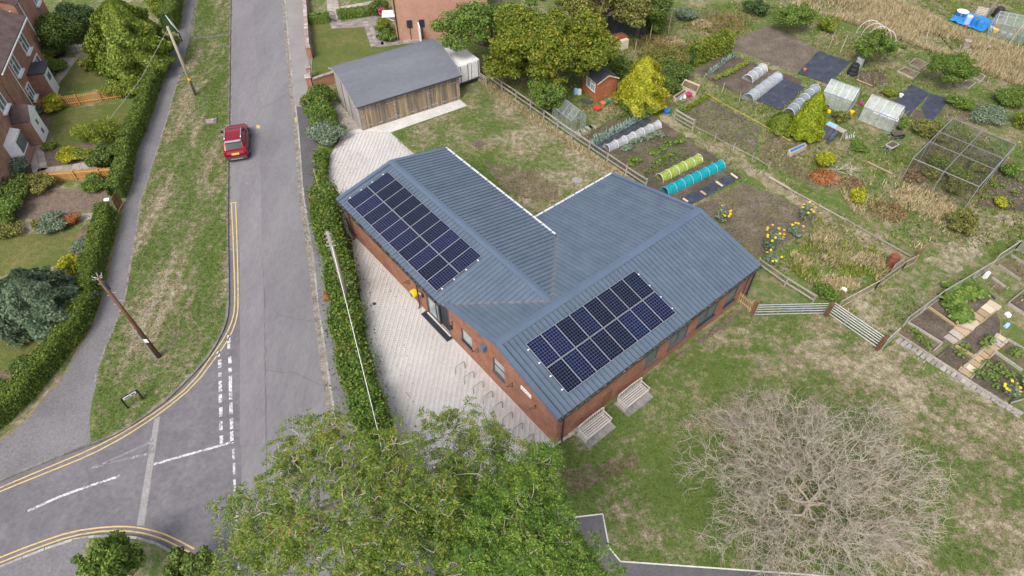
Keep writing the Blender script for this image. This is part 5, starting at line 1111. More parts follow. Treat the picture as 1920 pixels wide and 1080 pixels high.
def wood(name, mat, par_o, X, par, cnt, sel, r0, rmin, pw, k=5, sag=.0):
    i = np.where(sel & (par >= 0))[0]; A, B = X[par[i]], X[i]; ra = np.maximum(rmin, r0*cnt[par[i]]**pw*.9); rb = np.maximum(rmin, r0*cnt[i]**pw); ra = np.minimum(ra, rb*1.5)
    M_d = (A+B)/2+rng.normal(0, .1, A.shape)*np.minimum(np.linalg.norm(B-A, axis=1, keepdims=True), .7)*1.5; M_d[:, 2] += sag*np.linalg.norm(B-A, axis=1)
    V1, F1 = edges(A, M_d, ra, (ra+rb)/2, k); V2, F2 = edges(M_d, B, (ra+rb)/2, rb, k); return npmesh(name, np.concatenate([V1, V2]), np.concatenate([F1, F2+len(V1)]), mat, par_o, smooth=True)
def fronds(T, D, nf, nl, FL, L, W, mat, par, drop=.5, jit=.18):
    n = len(T); fd = unit(np.repeat(D, nf, 0)*.6+rng.normal(size=(n*nf, 3))*[1, 1, .5]); fp = np.repeat(T, nf, 0)+rng.normal(0, jit, (n*nf, 3))
    s = np.tile(np.linspace(.15, 1, nl), n*nf); fd_ = np.repeat(fd, nl, 0); P = np.repeat(fp, nl, 0)+fd_*(s*FL)[:, None]; P[:, 2] -= drop*FL*s**2
    side = unit(np.cross(fd_, [0, 0, 1.])); sg = np.tile(np.where(np.arange(nl) % 2, 1., -1.), n*nf)[:, None]; Dl = fd_*.45+side*sg+np.array([0, 0, -.25]); P = P+side*sg*L*.4
    N = np.array([0, 0, 1.])+rng.normal(size=P.shape)*.35; V, F = leafquads(P, N, L, W, Dl); return npmesh('crown', V, F, mat, par)
def ash(label, base, top, lob, ncl, per, mat, nf, nl, FL, tr, cr=.27):
    t = thing('ash_tree', label, 'tree', base); B = np.array([(*g(px, py, z), r*.84) for px, py, z, r in lob]); w = B[:, 3]**2; k = rng.choice(len(B), ncl, p=w/w.sum()); d = unit(rng.normal(size=(ncl, 3))); rr = rng.uniform(.2, 1, (ncl, 1))**.55; C = B[k, :3]+d*rr*B[k, 3:4]*[1, 1, .75]
    pts = (np.repeat(C, per, 0)+rng.normal(0, cr, (ncl*per, 3))*[1, 1, .6]); X, par, cnt, kids = colonize([base, base.lerp(top, .35)+Vector((.1, 0, 0)), base.lerp(top, .7), top], np.concatenate([C, pts]), .3); wood('branches', 'branch', t, X, par, cnt, np.ones(len(X), bool), tr/len(X)**.5, .012, .5, 5)
    ti = np.where((kids == 0) & (np.arange(len(X)) > 4))[0]; D = unit(X[ti]-X[par[ti]]); D[:, 2] += .3; fronds(X[ti], D, nf, nl, FL, .125, .042, mat, t, .7, .07); print(label, len(ti)); return t
ash('large loose ash tree with pale branches at the bottom centre', Vector((-4.6, 7.6, 0)), Vector((-4.8, 8.4, 4.6)), [(480, 970, 8, 1.4), (530, 905, 8, 1.3), (570, 850, 8.5, 1.3), (625, 822, 9, 1.1), (650, 900, 9.5, 1.5), (735, 880, 10, 1.5), (790, 845, 9, 1.3), (850, 812, 8, .9), (905, 825, 8, 1.1), (955, 850, 7.5, .9), (860, 890, 9, 1.3), (930, 900, 8, .9), (590, 960, 10, 1.7), (700, 985, 10.5, 1.8), (520, 1030, 9, 1.7), (800, 960, 10, 1.4), (640, 1070, 10, 1.8), (465, 1050, 8, 1.2), (740, 1080, 10, 1.6)], 280, 7, 'leaf_ash', 6, 10, .4, .26)
ash('dense bright green tree right of the loose ash at the bottom edge', Vector((1.0, 6.2, 0)), Vector((.9, 6.8, 4.4)), [(850, 1000, 9, 1.1), (905, 960, 9, 1.1), (960, 915, 9, 1.0), (1005, 885, 8.5, .8), (1005, 935, 8.5, .9), (960, 985, 9.5, 1.1), (1030, 1000, 9, 1.0), (1070, 1050, 8.5, .75), (1000, 1060, 9.5, 1.3), (890, 1050, 9.5, 1.2), (1105, 1085, 8.5, .6), (1050, 1075, 9, 1.0)], 230, 7, 'leaf_ash2', 8, 10, .4, .2)
tree('oak_sapling', 'small bushy oak sapling on the corner verge at the bottom left', g(248, 1078), 3.3, 1.15, 1.1, 'leaf_mid', 8000, .18, .1, 18, .62, .42, .06)
tree('oak_sapling', 'dark leafy sapling beside the yellow lines at the bottom edge', g(384, 1092), 3.0, 1.15, 1.1, 'leaf_green', 7000, .17, .1, 16, .6, .42, .06)
# ---- the bare tree
bb0 = Vector((14.3, 12.9, 0)); bt = thing('bare_tree', 'leafless spreading tree with dense pale twigs on the south lawn', 'tree', bb0)
nP = 3600; d = unit(rng.normal(size=(nP, 3))*[1, 1, .8]); d[:, 2] = np.abs(d[:, 2]); az = np.arctan2(d[:, 1], d[:, 0]); lump = 1+.09*np.sin(az*3+.6)+.07*np.sin(az*7+2)+.05*np.sin(az*11)
r_ = rng.uniform(.04, 1, nP)**.5; pts = np.array(bb0)+d*[6.2, 5.7, 4.3]*(r_*lump)[:, None]+[0, .3, .35]; gap = np.sin(pts[:, 0]*1.7+1)+np.sin(pts[:, 1]*1.9)+np.sin(pts[:, 2]*2.1+2)+rng.normal(0, .8, nP); pts = pts[gap > -1.2]
X, par, cnt, kids = colonize([bb0, bb0+Vector((.02, .02, .3)), bb0+Vector((0, .05, .6))], pts, .38); wood('limbs', 'branch', bt, X, par, cnt, cnt > 12, .0042, .012, .5, 6); o = wood('branchlets', 'twig', bt, X, par, cnt, cnt <= 12, .0045, .0095, .45, 4); tag(o, kind='stuff')
src = np.repeat(np.arange(4, len(X)), 4); D = unit(X[src]-X[par[src]])*.9+rng.normal(size=(len(src), 3))*.7; out = unit(X[src]-np.array(bb0)); D = unit(D+out*.2); Lt = rng.uniform(.25, .75, len(src))[:, None]; A = X[src]; B1 = A+D*Lt*.55; D2 = unit(D+rng.normal(size=D.shape)*.55+[0, 0, -.1]); B2 = B1+D2*Lt*.5; one = np.ones(len(A)); V1, F1 = edges(A, B1, one*.0072, one*.0058, 3); V2, F2 = edges(B1, B2, one*.0058, one*.004, 3); tag(npmesh('twigs', np.concatenate([V1, V2]), np.concatenate([F1, F2+len(V1)]), 'twig', bt), kind='stuff')
# ---- trees and shrubs of the west gardens
cone('conifer_tree', 'large yellow green conifer leaning over the top of the footpath hedge', 'tree', g(264, 128), 3.15, 6.0, 'leaf_conifer', 60000, .32, .15, .5, .26)
shrub('dark_shrub', 'big dark green shrub in front of the top left house', 'shrub', g(120, 95), 2.6, 3.6, 'leaf_green', 16000, .2, .11, 14); shrub('dark_shrub', 'grey green cotoneaster below the big dark shrub', 'shrub', g(105, 102), 1.9, 1.9, 'leaf_dark', 8000, .16, .09, 10); shrub('dark_shrub', 'dark laurel at the top edge left of the conifer', 'shrub', g(155, 62), 2.0, 3.4, 'leaf_dark', 9000, .2, .12, 10)
shrub('golden_shrub', 'golden yellow topped shrub behind the conifer at the top', 'shrub', g(302, 30), 1.4, 2.0, 'leaf_lime', 5000, .16, .09); shrub('golden_shrub', 'round yellow green shrub beside the weathered fence', 'shrub', g(90, 120), .95, 1.1, 'leaf_yellow', 3500, .14, .08); shrub('low_shrub', 'dark green mounded shrub along the pink path', 'shrub', g(108, 130), 1.3, .9, 'leaf_mid', 4500, .14, .08, ry=1.0); shrub('low_shrub', 'dark shrub beside the flat roofed porch', 'shrub', g(80, 148), 1.1, .9, 'leaf_dark', 3000, .14, .08)
shrub('lime_shrub', 'loose yellow green shrub under the conifer by the picket fence', 'shrub', g(236, 180), 1.9, 1.6, 'leaf_lime', 7500, .18, .09, 10, ry=1.3); shrub('lime_shrub', 'low olive shrub left of the conifer foot', 'shrub', g(178, 128), 1.2, 1.0, 'leaf_olive', 3500, .16, .09)
shrub('laurel_bush', 'glossy dark green bush between the two porches', 'shrub', g(40, 215), 1.45, 2.2, 'leaf_green', 9000, .16, .1, 8); shrub('variegated_shrub', 'cream and yellow variegated shrub on the upper picket fence', 'shrub', g(108, 205), 1.15, 1.3, 'leaf_yellow', 4500, .14, .09); shrub('low_shrub', 'small bright green shrub in the bark bed', 'shrub', g(66, 225), .7, .6, 'leaf_lime', 1800, .13, .08); shrub('low_shrub', 'grey white leaved clump left of the upper lawn', 'shrub', g(74, 213), .7, .5, 'leaf_grey', 1600, .12, .07)
shrub('spreading_shrub', 'wide wispy yellow green shrub on the middle garden lawn', 'shrub', g(198, 262), 2.6, 1.7, 'leaf_lime', 9000, .17, .05, 14, ry=1.7, lo=.3); shrub('low_shrub', 'small orange tipped shrub on the edge of the middle lawn', 'shrub', g(145, 254), .5, .6, 'leaf_yellow', 1000, .12, .07); shrub('low_shrub', 'bright yellow green clump in the lower bed', 'shrub', g(96, 279), .65, .5, 'leaf_lime', 1500, .13, .08); shrub('low_shrub', 'orange flecked yellow shrub along the flagstones', 'shrub', g(127, 298), 1.1, .8, 'leaf_yellow', 4000, .14, .08); shrub('low_shrub', 'bright lime shrub beside the orange flecked one', 'shrub', g(158, 296), 1.05, .7, 'leaf_lime', 3500, .14, .08, ry=.7); shrub('laurel_bush', 'dense dark bush at the end of the flagstone path', 'shrub', g(198, 308), 1.3, 1.5, 'leaf_green', 8000, .16, .1, 8)
shrub('low_shrub', 'reddish brown barberry below the white porch', 'shrub', g(28, 272), 1.2, .8, 'leaf_olive', 3500, .14, .08); shrub('low_shrub', 'small potted shrub by the white porch door', 'shrub', g(46, 240), .6, .9, 'leaf_mid', 1500, .13, .08)
shrub('flowering_shrub', 'cream flowered shrub at the left edge by the lower fence', 'shrub', g(25, 330), 1.7, 1.3, 'leaf_grey', 6000, .15, .09); shrub('dark_shrub', 'green shrub behind the cream flowered one at the left edge', 'shrub', g(10, 372), 2.0, 1.8, 'leaf_green', 8000, .17, .1); shrub('low_shrub', 'orange green shrub growing through the lower picket fence', 'shrub', g(80, 352), 1.3, 1.1, 'leaf_olive', 4000, .15, .08); shrub('low_shrub', 'round green shrub in front of the lower picket fence', 'shrub', g(182, 350), 1.0, .9, 'leaf_mid', 3500, .14, .08); shrub('dark_shrub', 'dark green bush on the left edge above the lower lawn', 'shrub', g(6, 412), 1.6, 1.5, 'leaf_mid', 6000, .16, .1)
shrub('grey_shrub', 'pale grey green shrub beside the lower garden path', 'shrub', g(108, 428), 1.15, 1.0, 'leaf_grey', 5000, .14, .08); shrub('low_shrub', 'reddish shrub right of the pale grey one', 'shrub', g(138, 418), .7, .7, 'rust_leaf', 1800, .13, .07); shrub('low_shrub', 'yellowing shrub left of the pale grey one', 'shrub', g(76, 430), .6, .7, 'leaf_olive', 1500, .13, .07); shrub('low_shrub', 'olive bush at the left end of the lower garden path', 'shrub', g(16, 440), 1.2, .9, 'leaf_olive', 3500, .14, .08); shrub('low_shrub', 'grey leaved clump beside the lower hedge', 'shrub', g(157, 468), .9, .8, 'leaf_grey', 2800, .13, .07)
shrub('yellow_shrub', 'bright golden yellow round shrub beside the blue conifer', 'shrub', g(142, 508), .95, 1.3, 'leaf_yellow', 5500, .12, .08)
cone('blue_conifer', 'broad blue green conifer in the lower left garden', 'tree', g(86, 594), 2.3, 3.4, 'leaf_bluefir', 34000, .26, .11, .5, .3, .35)
shrub('autumn_shrub', 'pink and orange azalea below the blue conifer', 'shrub', g(100, 662), .9, .8, 'rust_leaf', 2500, .13, .08); shrub('low_shrub', 'small green bush in the bottom left garden border', 'shrub', g(48, 695), .9, .7, 'leaf_green', 2500, .14, .08); shrub('dark_shrub', 'dark hedge shrub at the left edge above the pavement', 'shrub', g(0, 760), 1.5, 1.4, 'leaf_green', 6000, .15, .09)
# ---- top garden and trees behind the barn
shrub('grass_clump', 'green and yellow grasses against the orange brick house corner', 'shrub', g(722, 62), 1.0, 1.3, 'leaf_lime', 4000, .3, .05); shrub('low_shrub', 'round dark green bush below the grasses at the house corner', 'shrub', g(726, 74), 1.1, 1.1, 'leaf_mid', 4500, .14, .08); shrub('flowering_shrub', 'dark shrub with magenta flowers under the porch canopy', 'shrub', g(716, 28), 1.3, 1.6, 'leaf_green', 4500, .15, .09)
P, N = cloud([(*g(717, 22, 1.3), .4, .4, .5)], 120); f_ = foliage('rose_flower', 'petal_pink', P, N, .14, .12); tag(f_, 'magenta roses on the shrub beside the house door', 'flowers')
tree('green_tree', 'rounded mid green tree overhanging the white trailer', g(925, 140), 6.2, 4.1, 3.4, 'leaf_mid', 32000, .22, .13, 34, .66, .34, .2, offs=(-.4, .8)); tree('cherry_tree', 'broad yellowing cherry tree behind the post and rail fence', g(1035, 180), 7.0, 4.8, 4.6, 'leaf_cherry', 60000, .26, .12, 54, .53, .42, .26, .26, .74, 'branch', offs=(-.5, 1.3))
tree('green_tree', 'small grey green tree behind the greenhouse by the fence', g(1020, 218), 3.2, 1.6, 1.3, 'leaf_mid', 9000, .17, .1, 16, .6, .4, .1); tree('dark_tree', 'dark olive tree at the top edge above the cherry', g(1120, 78), 6.5, 4.2, 2.8, 'leaf_olive', 36000, .26, .13, 34, .62, .36, .25, offs=(.3, .5)); tree('dark_tree', 'dark green conifer like tree at the top edge', g(1195, 66), 5.2, 3.0, 2.2, 'leaf_green', 22000, .26, .11, 24, .62, .38, .2, offs=(0, .3))
shrub('climber_mass', 'green climber covering the rustic arbour posts', 'climber', g(1225, 62), 1.5, 2.3, 'leaf_mid', 9000, .17, .1, 10); shrub('dark_shrub', 'dark hawthorn bush left of the golden conifer', 'shrub', g(1158, 142), 1.9, 1.6, 'leaf_green', 9000, .17, .09, 12); shrub('dark_shrub', 'mixed dark bramble right of the golden conifer', 'shrub', g(1262, 148), 1.9, 1.6, 'leaf_green', 9000, .17, .09, 12); shrub('dark_shrub', 'green elder bush behind the wooden planters', 'shrub', g(1252, 172), 1.3, 1.3, 'leaf_green', 6000, .16, .09); shrub('dark_shrub', 'reddish bramble thicket above the golden conifer', 'shrub', g(1255, 120), 2.2, 1.5, 'leaf_olive', 7000, .17, .08, 12)
cone('golden_conifer', 'tall golden yellow feathery tree in the allotment', 'tree', g(1200, 200), 1.85, 4.4, 'leaf_yellow', 26000, .32, .075, .62, .3, .45); shrub('dark_shrub', 'dark green underskirt bush at the golden tree foot', 'shrub', g(1190, 207), 1.9, 1.2, 'leaf_mid', 5000, .22, .06)
cone('lime_conifer', 'bright yellow green conical bush beside the net cloche', 'shrub', g(1506, 257), 1.3, 4.0, 'leaf_bright', 17000, .2, .09, .7, .18); cone('lime_conifer', 'smaller green bush left of the bright conical one', 'shrub', g(1464, 244), 1.1, 1.5, 'leaf_conifer', 8000, .2, .08, .5, .2)
tree('apple_tree', 'round green apple tree at the top of the bare plot', g(1478, 62), 2.9, 1.75, 1.5, 'leaf_mid', 14000, .17, .1, 20, .6, .42, .1); tree('apple_tree', 'round apple tree beside the metal hoops', g(1625, 122), 3.2, 1.65, 1.4, 'leaf_mid', 15000, .17, .1, 20, .6, .42, .1); tree('willow_tree', 'feathery grey green tree beside the raised timber beds', g(1765, 165), 2.9, 2.0, 1.6, 'leaf_mid', 15000, .26, .06, 22, .6, .42, .1)
shrub('green_shrub', 'low loose shrub right of the round apple tree top', 'shrub', g(1550, 55), 1.4, 1.3, 'leaf_lime', 3500, .16, .08); shrub('dark_shrub', 'dark shrub at the top right of the arbour', 'shrub', g(1420, 28), 1.4, 1.5, 'leaf_dark', 5000, .16, .09); shrub('green_shrub', 'rosemary like mound beside the arbour', 'shrub', g(1283, 36), 1.3, 1.2, 'leaf_grey', 4500, .15, .07)
for lab, px, py, r, h, mt in [('sprawling grey green shrub above the fruit cage', 1845, 222, 1.8, 1.1, 'leaf_grey'), ('wild shrub over the blue sheet at the right edge', 1890, 190, 1.9, 1.1, 'leaf_mid'), ('small green shrub above the fruit cage corner', 1795, 200, 1.2, .9, 'leaf_mid'), ('yellow rose bush left of the fruit cage', 1735, 255, 1.4, 1.1, 'leaf_olive'), ('golden flowering broom beside the rusty heap', 1540, 308, .85, 1.2, 'leaf_yellow'), ('yellow flowering bush below the rusty heap', 1607, 378, .8, .9, 'leaf_yellow'), ('yellow green bush on the right allotment edge', 1800, 432, 1.2, 1.3, 'leaf_olive'), ('low yellow shrub right of the greenhouse', 1575, 225, .9, .8, 'leaf_olive'), ('small fern like bush under the tool table', 1610, 280, .9, .5, 'leaf_mid'), ('green bush between greenhouse and fabric sheet', 1665, 180, .7, .6, 'leaf_lime'), ('sapling beside the second greenhouse corner', 1682, 240, .7, .9, 'leaf_mid'), ('green shrub at the gate end of the rail fence', 1548, 555, .9, .8, 'leaf_mid'), ('yellow bush at the right edge beside the cage', 1912, 240, 1.0, 1.4, 'leaf_lime'), ('small yellow bush in the far right plot', 1872, 385, .6, .6, 'leaf_yellow'), ('leafy raspberry cane outside the cage', 1890, 330, .8, .9, 'leaf_mid')]:
    shrub('wild_shrub', lab, 'shrub', g(px, py), r, h, mt, int(2200*r*h+800), .16, .075, 11, lo=.35)
hedge('bean_row', 'dense yellow green climbing bean row at the allotment plot end', gl([(1298, 122), (1328, 108), (1360, 94)]), .9, 1.7, 'leaf_lime', 9000, .17, .11, .1, wv=.2)
hedge('lettuce_row', 'narrow bright green row of seedlings edging the bare plot', gl([(1284, 209), (1325, 183)]), .3, .25, 'leaf_lime', 1800, .12, .06, .03)

# ================================================================ fences, gates, allotment things
Z = Vector((0, 0, 1))
def rails(name, label, pts, h, zs, mat, sp=2.0, pw=.1, rw=.05, rh=.1, cat='fence'):
    t = thing(name, label, cat, pts[0]); me = None
    for a, b in zip(pts[:-1], pts[1:]):
        L = (b-a).length; n = max(1, int(round(L/sp))); rz = math.atan2((b-a).y, (b-a).x)
        for i in range(n+1):
            if i == n and b is not pts[-1]: continue
            p = a.lerp(b, i/n)
            if me is None: m = MB(); m.box((0, 0, h/2), (pw, pw, h)); o = m.build('post', mat, t, local=True); me = o.data
            else: o = bpy.data.objects.new('post', me); link(o, t)
            o.location = p-pts[0]; o.rotation_euler = (rnd.gauss(0, .02), rnd.gauss(0, .02), rz)
            if i < n:
                q = a.lerp(b, (i+1)/n)
                for z in zs: m = MB(); m.beam(p+Z*(z+rnd.gauss(0, .015)), q+Z*(z+rnd.gauss(0, .015)), rw, rh); m.build('rail', mat, t)
    return t
rails('rail_fence', 'grey post and rail fence along the allotment side of the back lawn', gl([(916, 152), (995, 207), (1072, 262), (1210, 354)]), .95, (.42, .85), 'fence_grey', 2.0)
rails('rail_fence', 'grey two rail fence running from the hall corner to the field gates', gl([(1418, 500), (1470, 537), (1522, 570)]), .85, (.35, .75), 'fence_grey', 2.2, .09)
rails('wire_fence', 'low weathered rail and post line beside the allotment path', gl([(1300, 243), (1340, 264), (1410, 300), (1440, 318)]), .7, (.35,), 'fence_grey', 1.7, .06, .025, .05); rails('edging_rail', 'low pale timber edging along the far end of the allotment path', gl([(1440, 336), (1490, 364), (1583, 414), (1705, 484)]), .3, (.16,), 'fence_grey', 2.2, .05, .05, .08, 'edging')
hg = rails('field_hurdle', 'small grey timber hurdle gate at the top of the allotment path', gl([(1263, 226), (1298, 246)]), 1.1, (.3, .65, 1.0), 'fence_grey', 2.0, .12); rails('wooden_pallet', 'grey wooden pallet standing by the trailer corner', gl([(898, 152), (912, 162)]), .9, (.1, .3, .5, .7, .85), 'fence_grey', 1.0, .08, .03, .09, 'pallet')
for lab, px, py, h in [('pale stake beside the hurdle at the golden tree', 1229, 209, 1.4), ('leaning pale stake at the seedling bed corner', 1353, 175, 1.0), ('stake in front of the long clear cloche', 1386, 192, 1.0), ('stake at the left end of the onion row', 1316, 155, .9), ('thin stake left of the bean row', 1191, 95, 1.1), ('left one of two thin canes beside the black sheet', 1553, 92, 1.9), ('right one of two thin canes beside the black sheet', 1575, 99, 1.7), ('tall arbour post with a crosspiece', 1253, 62, 2.4), ('shorter arbour post under the climber', 1218, 76, 1.6)]:
    m = MB(); p = g(px, py); m.tube([p, p+Vector((rnd.gauss(0, .06), rnd.gauss(0, .06), h))], [.045, .035], 6); o = tag(m.build('garden_stake', 'pole_grey'), lab, 'stake')
m = MB(); p = g(1253, 62); m.beam(p+Vector((-.9, -.1, 2.35)), p+Vector((.3, .1, 2.35)), .1, .1); m.build('crosspiece', 'pole_grey', bpy.data.objects['garden_stake.007'], local=False); PM['garden_stake.007'] = Matrix.Identity(4)
# metal field gates
def fgate(label, a, b, h):
    t = thing('field_gate', label, 'gate', a, group='field gates by the hall'); d = (b-a); 
    for i in range(6 if h > 1.05 else 5):
        n = 5 if h > 1.05 else 4; z = .12+(h-.12)*(i/n)**.9; m = MB(); m.tube([a+Z*z, b+Z*z], .026, 6); m.build('bar', 'alu', t)
    for k in (.005, .33, .66, .995): m = MB(); m.tube([a+d*k+Z*.12, a+d*k+Z*h], .024, 6); m.build('upright', 'alu', t)
    return t
fgate('galvanised field gate nearest the hall corner', g(1413, 592), g(1545, 589), 1.02); fgate('galvanised field gate on the allotment side', g(1553, 590), g(1643, 653), 1.12)
for lab, px, py in [('short timber gate post at the picket end', 1411, 588), ('dark brown timber post between the two field gates', 1548, 592), ('thick brown timber post at the far end of the gates', 1644, 656)]:
    m = MB(); m.box(g(px, py)+Z*.6, (.2, .2, 1.2), .5, taper=.96); tag(m.build('gate_post', 'wood_brown'), lab, 'post')
picket('picket_fence', 'short brown picket panel between the hall wall and gate post', g(1384, 566), g(1411, 588), .85, 'wood_mid', .13)
def meshfence(label, pts, h, sp, mat='fence_grey', top=True):
    t = thing('mesh_fence', label, 'fence', pts[0])
    for a, b in zip(pts[:-1], pts[1:]):
        n = max(1, int((b-a).length/sp))
        for i in range(n+1): m = MB(); m.box(a.lerp(b, i/n)+Z*h/2, (.07, .07, h)); m.build('post', mat, t)
        m = MB(); m.quad(a+Z*.02, b+Z*.02, b+Z*(h-.04), a+Z*(h-.04)); m.build('wire_mesh', 'mesh_wire', t)
        if top: m = MB(); m.beam(a+Z*(h-.02), b+Z*(h-.02), .05, .05); m.build('top_rail', mat, t)
        m = MB(); m.beam(a+Z*.06, b+Z*.06, .04, .1); m.build('gravel_board', mat, t)
    return t
meshfence('sagging wire fence from the gate post to the rusty sheet', gl([(1570, 580), (1640, 542), (1690, 506), (1712, 494)]), .8, 1.6, 'wood_mid'); meshfence('wire mesh fence on timber frame round the squash plot', gl([(1692, 612), (1760, 562), (1850, 508)]), .9, 1.5); meshfence('short mesh fence at the right edge beyond the squash plot', gl([(1862, 494), (1902, 468), (1925, 478)]), .85, 1.5)
meshfence('wire fence return from the thick gate post to the timber beds', gl([(1652, 655), (1676, 632)]), .9, .9)
m = MB(); a, b = g(1705, 497), g(1724, 478); m.slab([a, b, b+Z*1.0+Vector((.1, 0, 0)), a+Z*.9+Vector((.1, 0, 0))], .03); tag(m.build('rusty_sheet', 'rust'), 'orange rusty metal sheet closing the fence end', 'sheet')
dm = thing('oil_drum', 'rust red oil drum behind the wire fence', 'drum', g(1669, 497)); m = MB(); m.lathe(g(1669, 497), [(.3, 0), (.31, .02), (.29, .05), (.29, .28), (.305, .3), (.29, .32), (.29, .58), (.305, .6), (.29, .62), (.29, .86), (.31, .88), (.27, .87), (.25, .8)], 18); m.build('body', 'rust', dm)
pl_ = thing('pallet_scrap', 'grey slatted pallet piece leaning by the oil drum', 'pallet', g(1676, 505))
for i in range(6): a = g(1669, 512).lerp(g(1684, 503), i/5); m = MB(); m.box(a+Z*.45, (.09, .03, .9), .5); m.build('slat', 'fence_grey', pl_)
# greenhouses
def ghouse(label, base, rz, Wd, Ln, eh, rh, nb, bays_w, gm='greenhouse_glass', shelf=None):
    """local: x across (0..Wd), y along (0..Ln); ridge along y"""
    t = thing('greenhouse', label, 'greenhouse', base, rz); f = .035
    def bar(a, b, nm='glazing_bar', w=f): m = MB(); m.beam(a, b, w, w); m.build(nm, 'alu', t, local=True)
    for x in (0, Wd):
        bar((x, 0, .03), (x, Ln, .03), 'base_rail', .05); bar((x, 0, eh), (x, Ln, eh), 'eaves_bar', .05)
        for i in range(nb+1): y = Ln*i/nb; bar((x, y, .03), (x, y, eh)); bar((x, y, eh), (Wd/2, y, rh))
    for y in (0, Ln):
        bar((0, y, .03), (Wd, y, .03), 'base_rail', .05); bar((0, y, eh), (Wd, y, eh), 'glazing_bar')
        for k in range(1, bays_w): x = Wd*k/bays_w; bar((x, y, .03), (x, y, eh+(rh-eh)*(1-abs(x/Wd*2-1))))
        bar((Wd*.2, y, .05), (Wd*.02, y, eh)); bar((Wd*.8, y, .05), (Wd*.98, y, eh))
    bar((Wd/2, 0, rh), (Wd/2, Ln, rh), 'ridge_bar', .06)
    def pane(q): m = MB(); m.quad(*q); m.build('pane', gm, t, local=True)
    for i in range(nb):
        y0, y1 = Ln*i/nb+.02, Ln*(i+1)/nb-.02
        for x in (0, Wd): pane([(x, y0, .05), (x, y1, .05), (x, y1, eh), (x, y0, eh)]); pane([(x, y0, eh), (x, y1, eh), (Wd/2, y1, rh), (Wd/2, y0, rh)])
    for y in (0, Ln): pane([(0, y+.003, .05), (Wd*.3, y+.003, .05), (Wd*.3, y+.003, eh), (0, y+.003, eh)]); pane([(Wd*.66, y+.003, .05), (Wd, y+.003, .05), (Wd, y+.003, eh), (Wd*.66, y+.003, eh)]); pane([(0, y+.003, eh), (Wd, y+.003, eh), (Wd/2, y+.003, rh)])
    return t
a, b = g(1070, 250), g(1099, 238); d = b-a; ghouse('small aluminium greenhouse beside the rail fence and cherry tree', a, math.atan2(d.y, d.x), 1.5, 2.5, 1.15, 1.85, 4, 3)
a, b = g(1587, 214), g(1538, 196); d = b-a; ghouse('older greenhouse with pale roof panes left of the yellow bucket', a, math.atan2(d.y, d.x)-math.pi/2, 1.8, 2.35, 1.2, 1.95, 4, 3, 'greenhouse_pale')
a, b = g(1668, 248), g(1613, 226); d = b-a; ghouse('white framed greenhouse with a potting bench beside the black sheets', a, math.atan2(d.y, d.x)-math.pi/2, 1.8, 2.6, 1.2, 1.95, 4, 3, 'greenhouse_pale')
a = g(1915, 84); ghouse('green netted greenhouse in the top right corner', a, R(62), 2.0, 2.9, 1.5, 2.2, 4, 3)
pbn = thing('potting_bench', 'bench of seed trays inside the white framed greenhouse', 'bench', g(1655, 225)); m = MB(); a, b = g(1632, 224), g(1676, 241); m.beam(a+Z*.8, b+Z*.8, .5, .05); m.build('bench_top', 'white_plastic', pbn)
for i, c in enumerate(('terracotta', 'blue_plastic', 'wood_pale', 'white_plastic', 'pale_blue', 'wood_mid')): m = MB(); m.box(a.lerp(b, (i+.7)/6.5)+Z*.88, (.3, .25, .1), rnd.uniform(0, 1)); m.build('seed_tray', c, pbn)
for s in (.03, .97): m = MB(); m.box(a.lerp(b, s)+Z*.4, (.05, .4, .78), .4); m.build('leg', 'alu', pbn)
# shed
sa, sb, sc_ = g(1117, 192), g(1153, 181), g(1086, 176); sd1 = sb-sa; sh = thing('garden_shed', 'red brown timber shed with white window under the cherry tree', 'shed', sa, math.atan2(sd1.y, sd1.x)); SW, SD = sd1.length, 2.2
for i in range(16): z = (i+.5)*.115; m = MB(); m.box((SW/2, 0, z), (SW, .03, .11)); m.box((0, SD/2, z), (.03, SD, .11)); m.box((SW, SD/2, z), (.03, SD, .11)); m.build('weatherboard', 'shed_red', sh, local=True)
m = MB(); m.add([(0, 0, 1.84), (SW, 0, 1.84), (SW/2, 0, 2.3)], [(0, 1, 2)]); m.add([(0, SD, 1.84), (SW, SD, 1.84), (SW/2, SD, 2.3)], [(2, 1, 0)]); m.box((SW/2, SD, .92), (SW, .03, 1.84)); m.build('gable_boarding', 'shed_red', sh, local=True)
for q in ([(-.12, -.12, 1.8), (SW/2, -.12, 2.33), (SW/2, SD+.1, 2.33), (-.12, SD+.1, 1.8)], [(SW/2, -.12, 2.33), (SW+.12, -.12, 1.8), (SW+.12, SD+.1, 1.8), (SW/2, SD+.1, 2.33)]):
    m = MB(); m.slab(q if geometry.normal([Vector(p) for p in q]).z > 0 else q[::-1], .05); m.build('felt_roof', 'felt_dark', sh, local=True)
m = MB(); m.beam((-.12, -.14, 1.77), (SW/2, -.14, 2.3), .03, .1); m.beam((SW/2, -.14, 2.3), (SW+.12, -.14, 1.77), .03, .1); m.build('barge_board', 'cream_paint', sh, local=True)
m = MB(); m.box((SW*.62, -.03, .85), (.72, .04, 1.65)); dd = m.build('shed_door', 'shed_red', sh, local=True); m = MB(); m.box((SW*.5, -.055, .45), (.4, .02, .04)); m.box((SW*.5, -.055, 1.4), (.4, .02, .04)); m.build('strap_hinge', 'galv', dd, local=True)
m = MB()
for y in (.3, .95, 1.6): m.box((-.03, y, 1.25), (.05, .07, .95))
for z in (.8, 1.7): m.box((-.03, .95, z), (.05, 1.36, .07))
m.box((-.03, .62, 1.4), (.05, .6, .05)); w = m.build('window', 'white_paint', sh, local=True); m = MB(); m.box((-.015, .95, 1.25), (.02, 1.3, .9)); m.build('pane', 'window_pale', w, local=True)
patch('shed_step', [(1128, 192), (1156, 182), (1160, 188), (1145, 196), (1138, 197)], .02, 'concrete', .02)
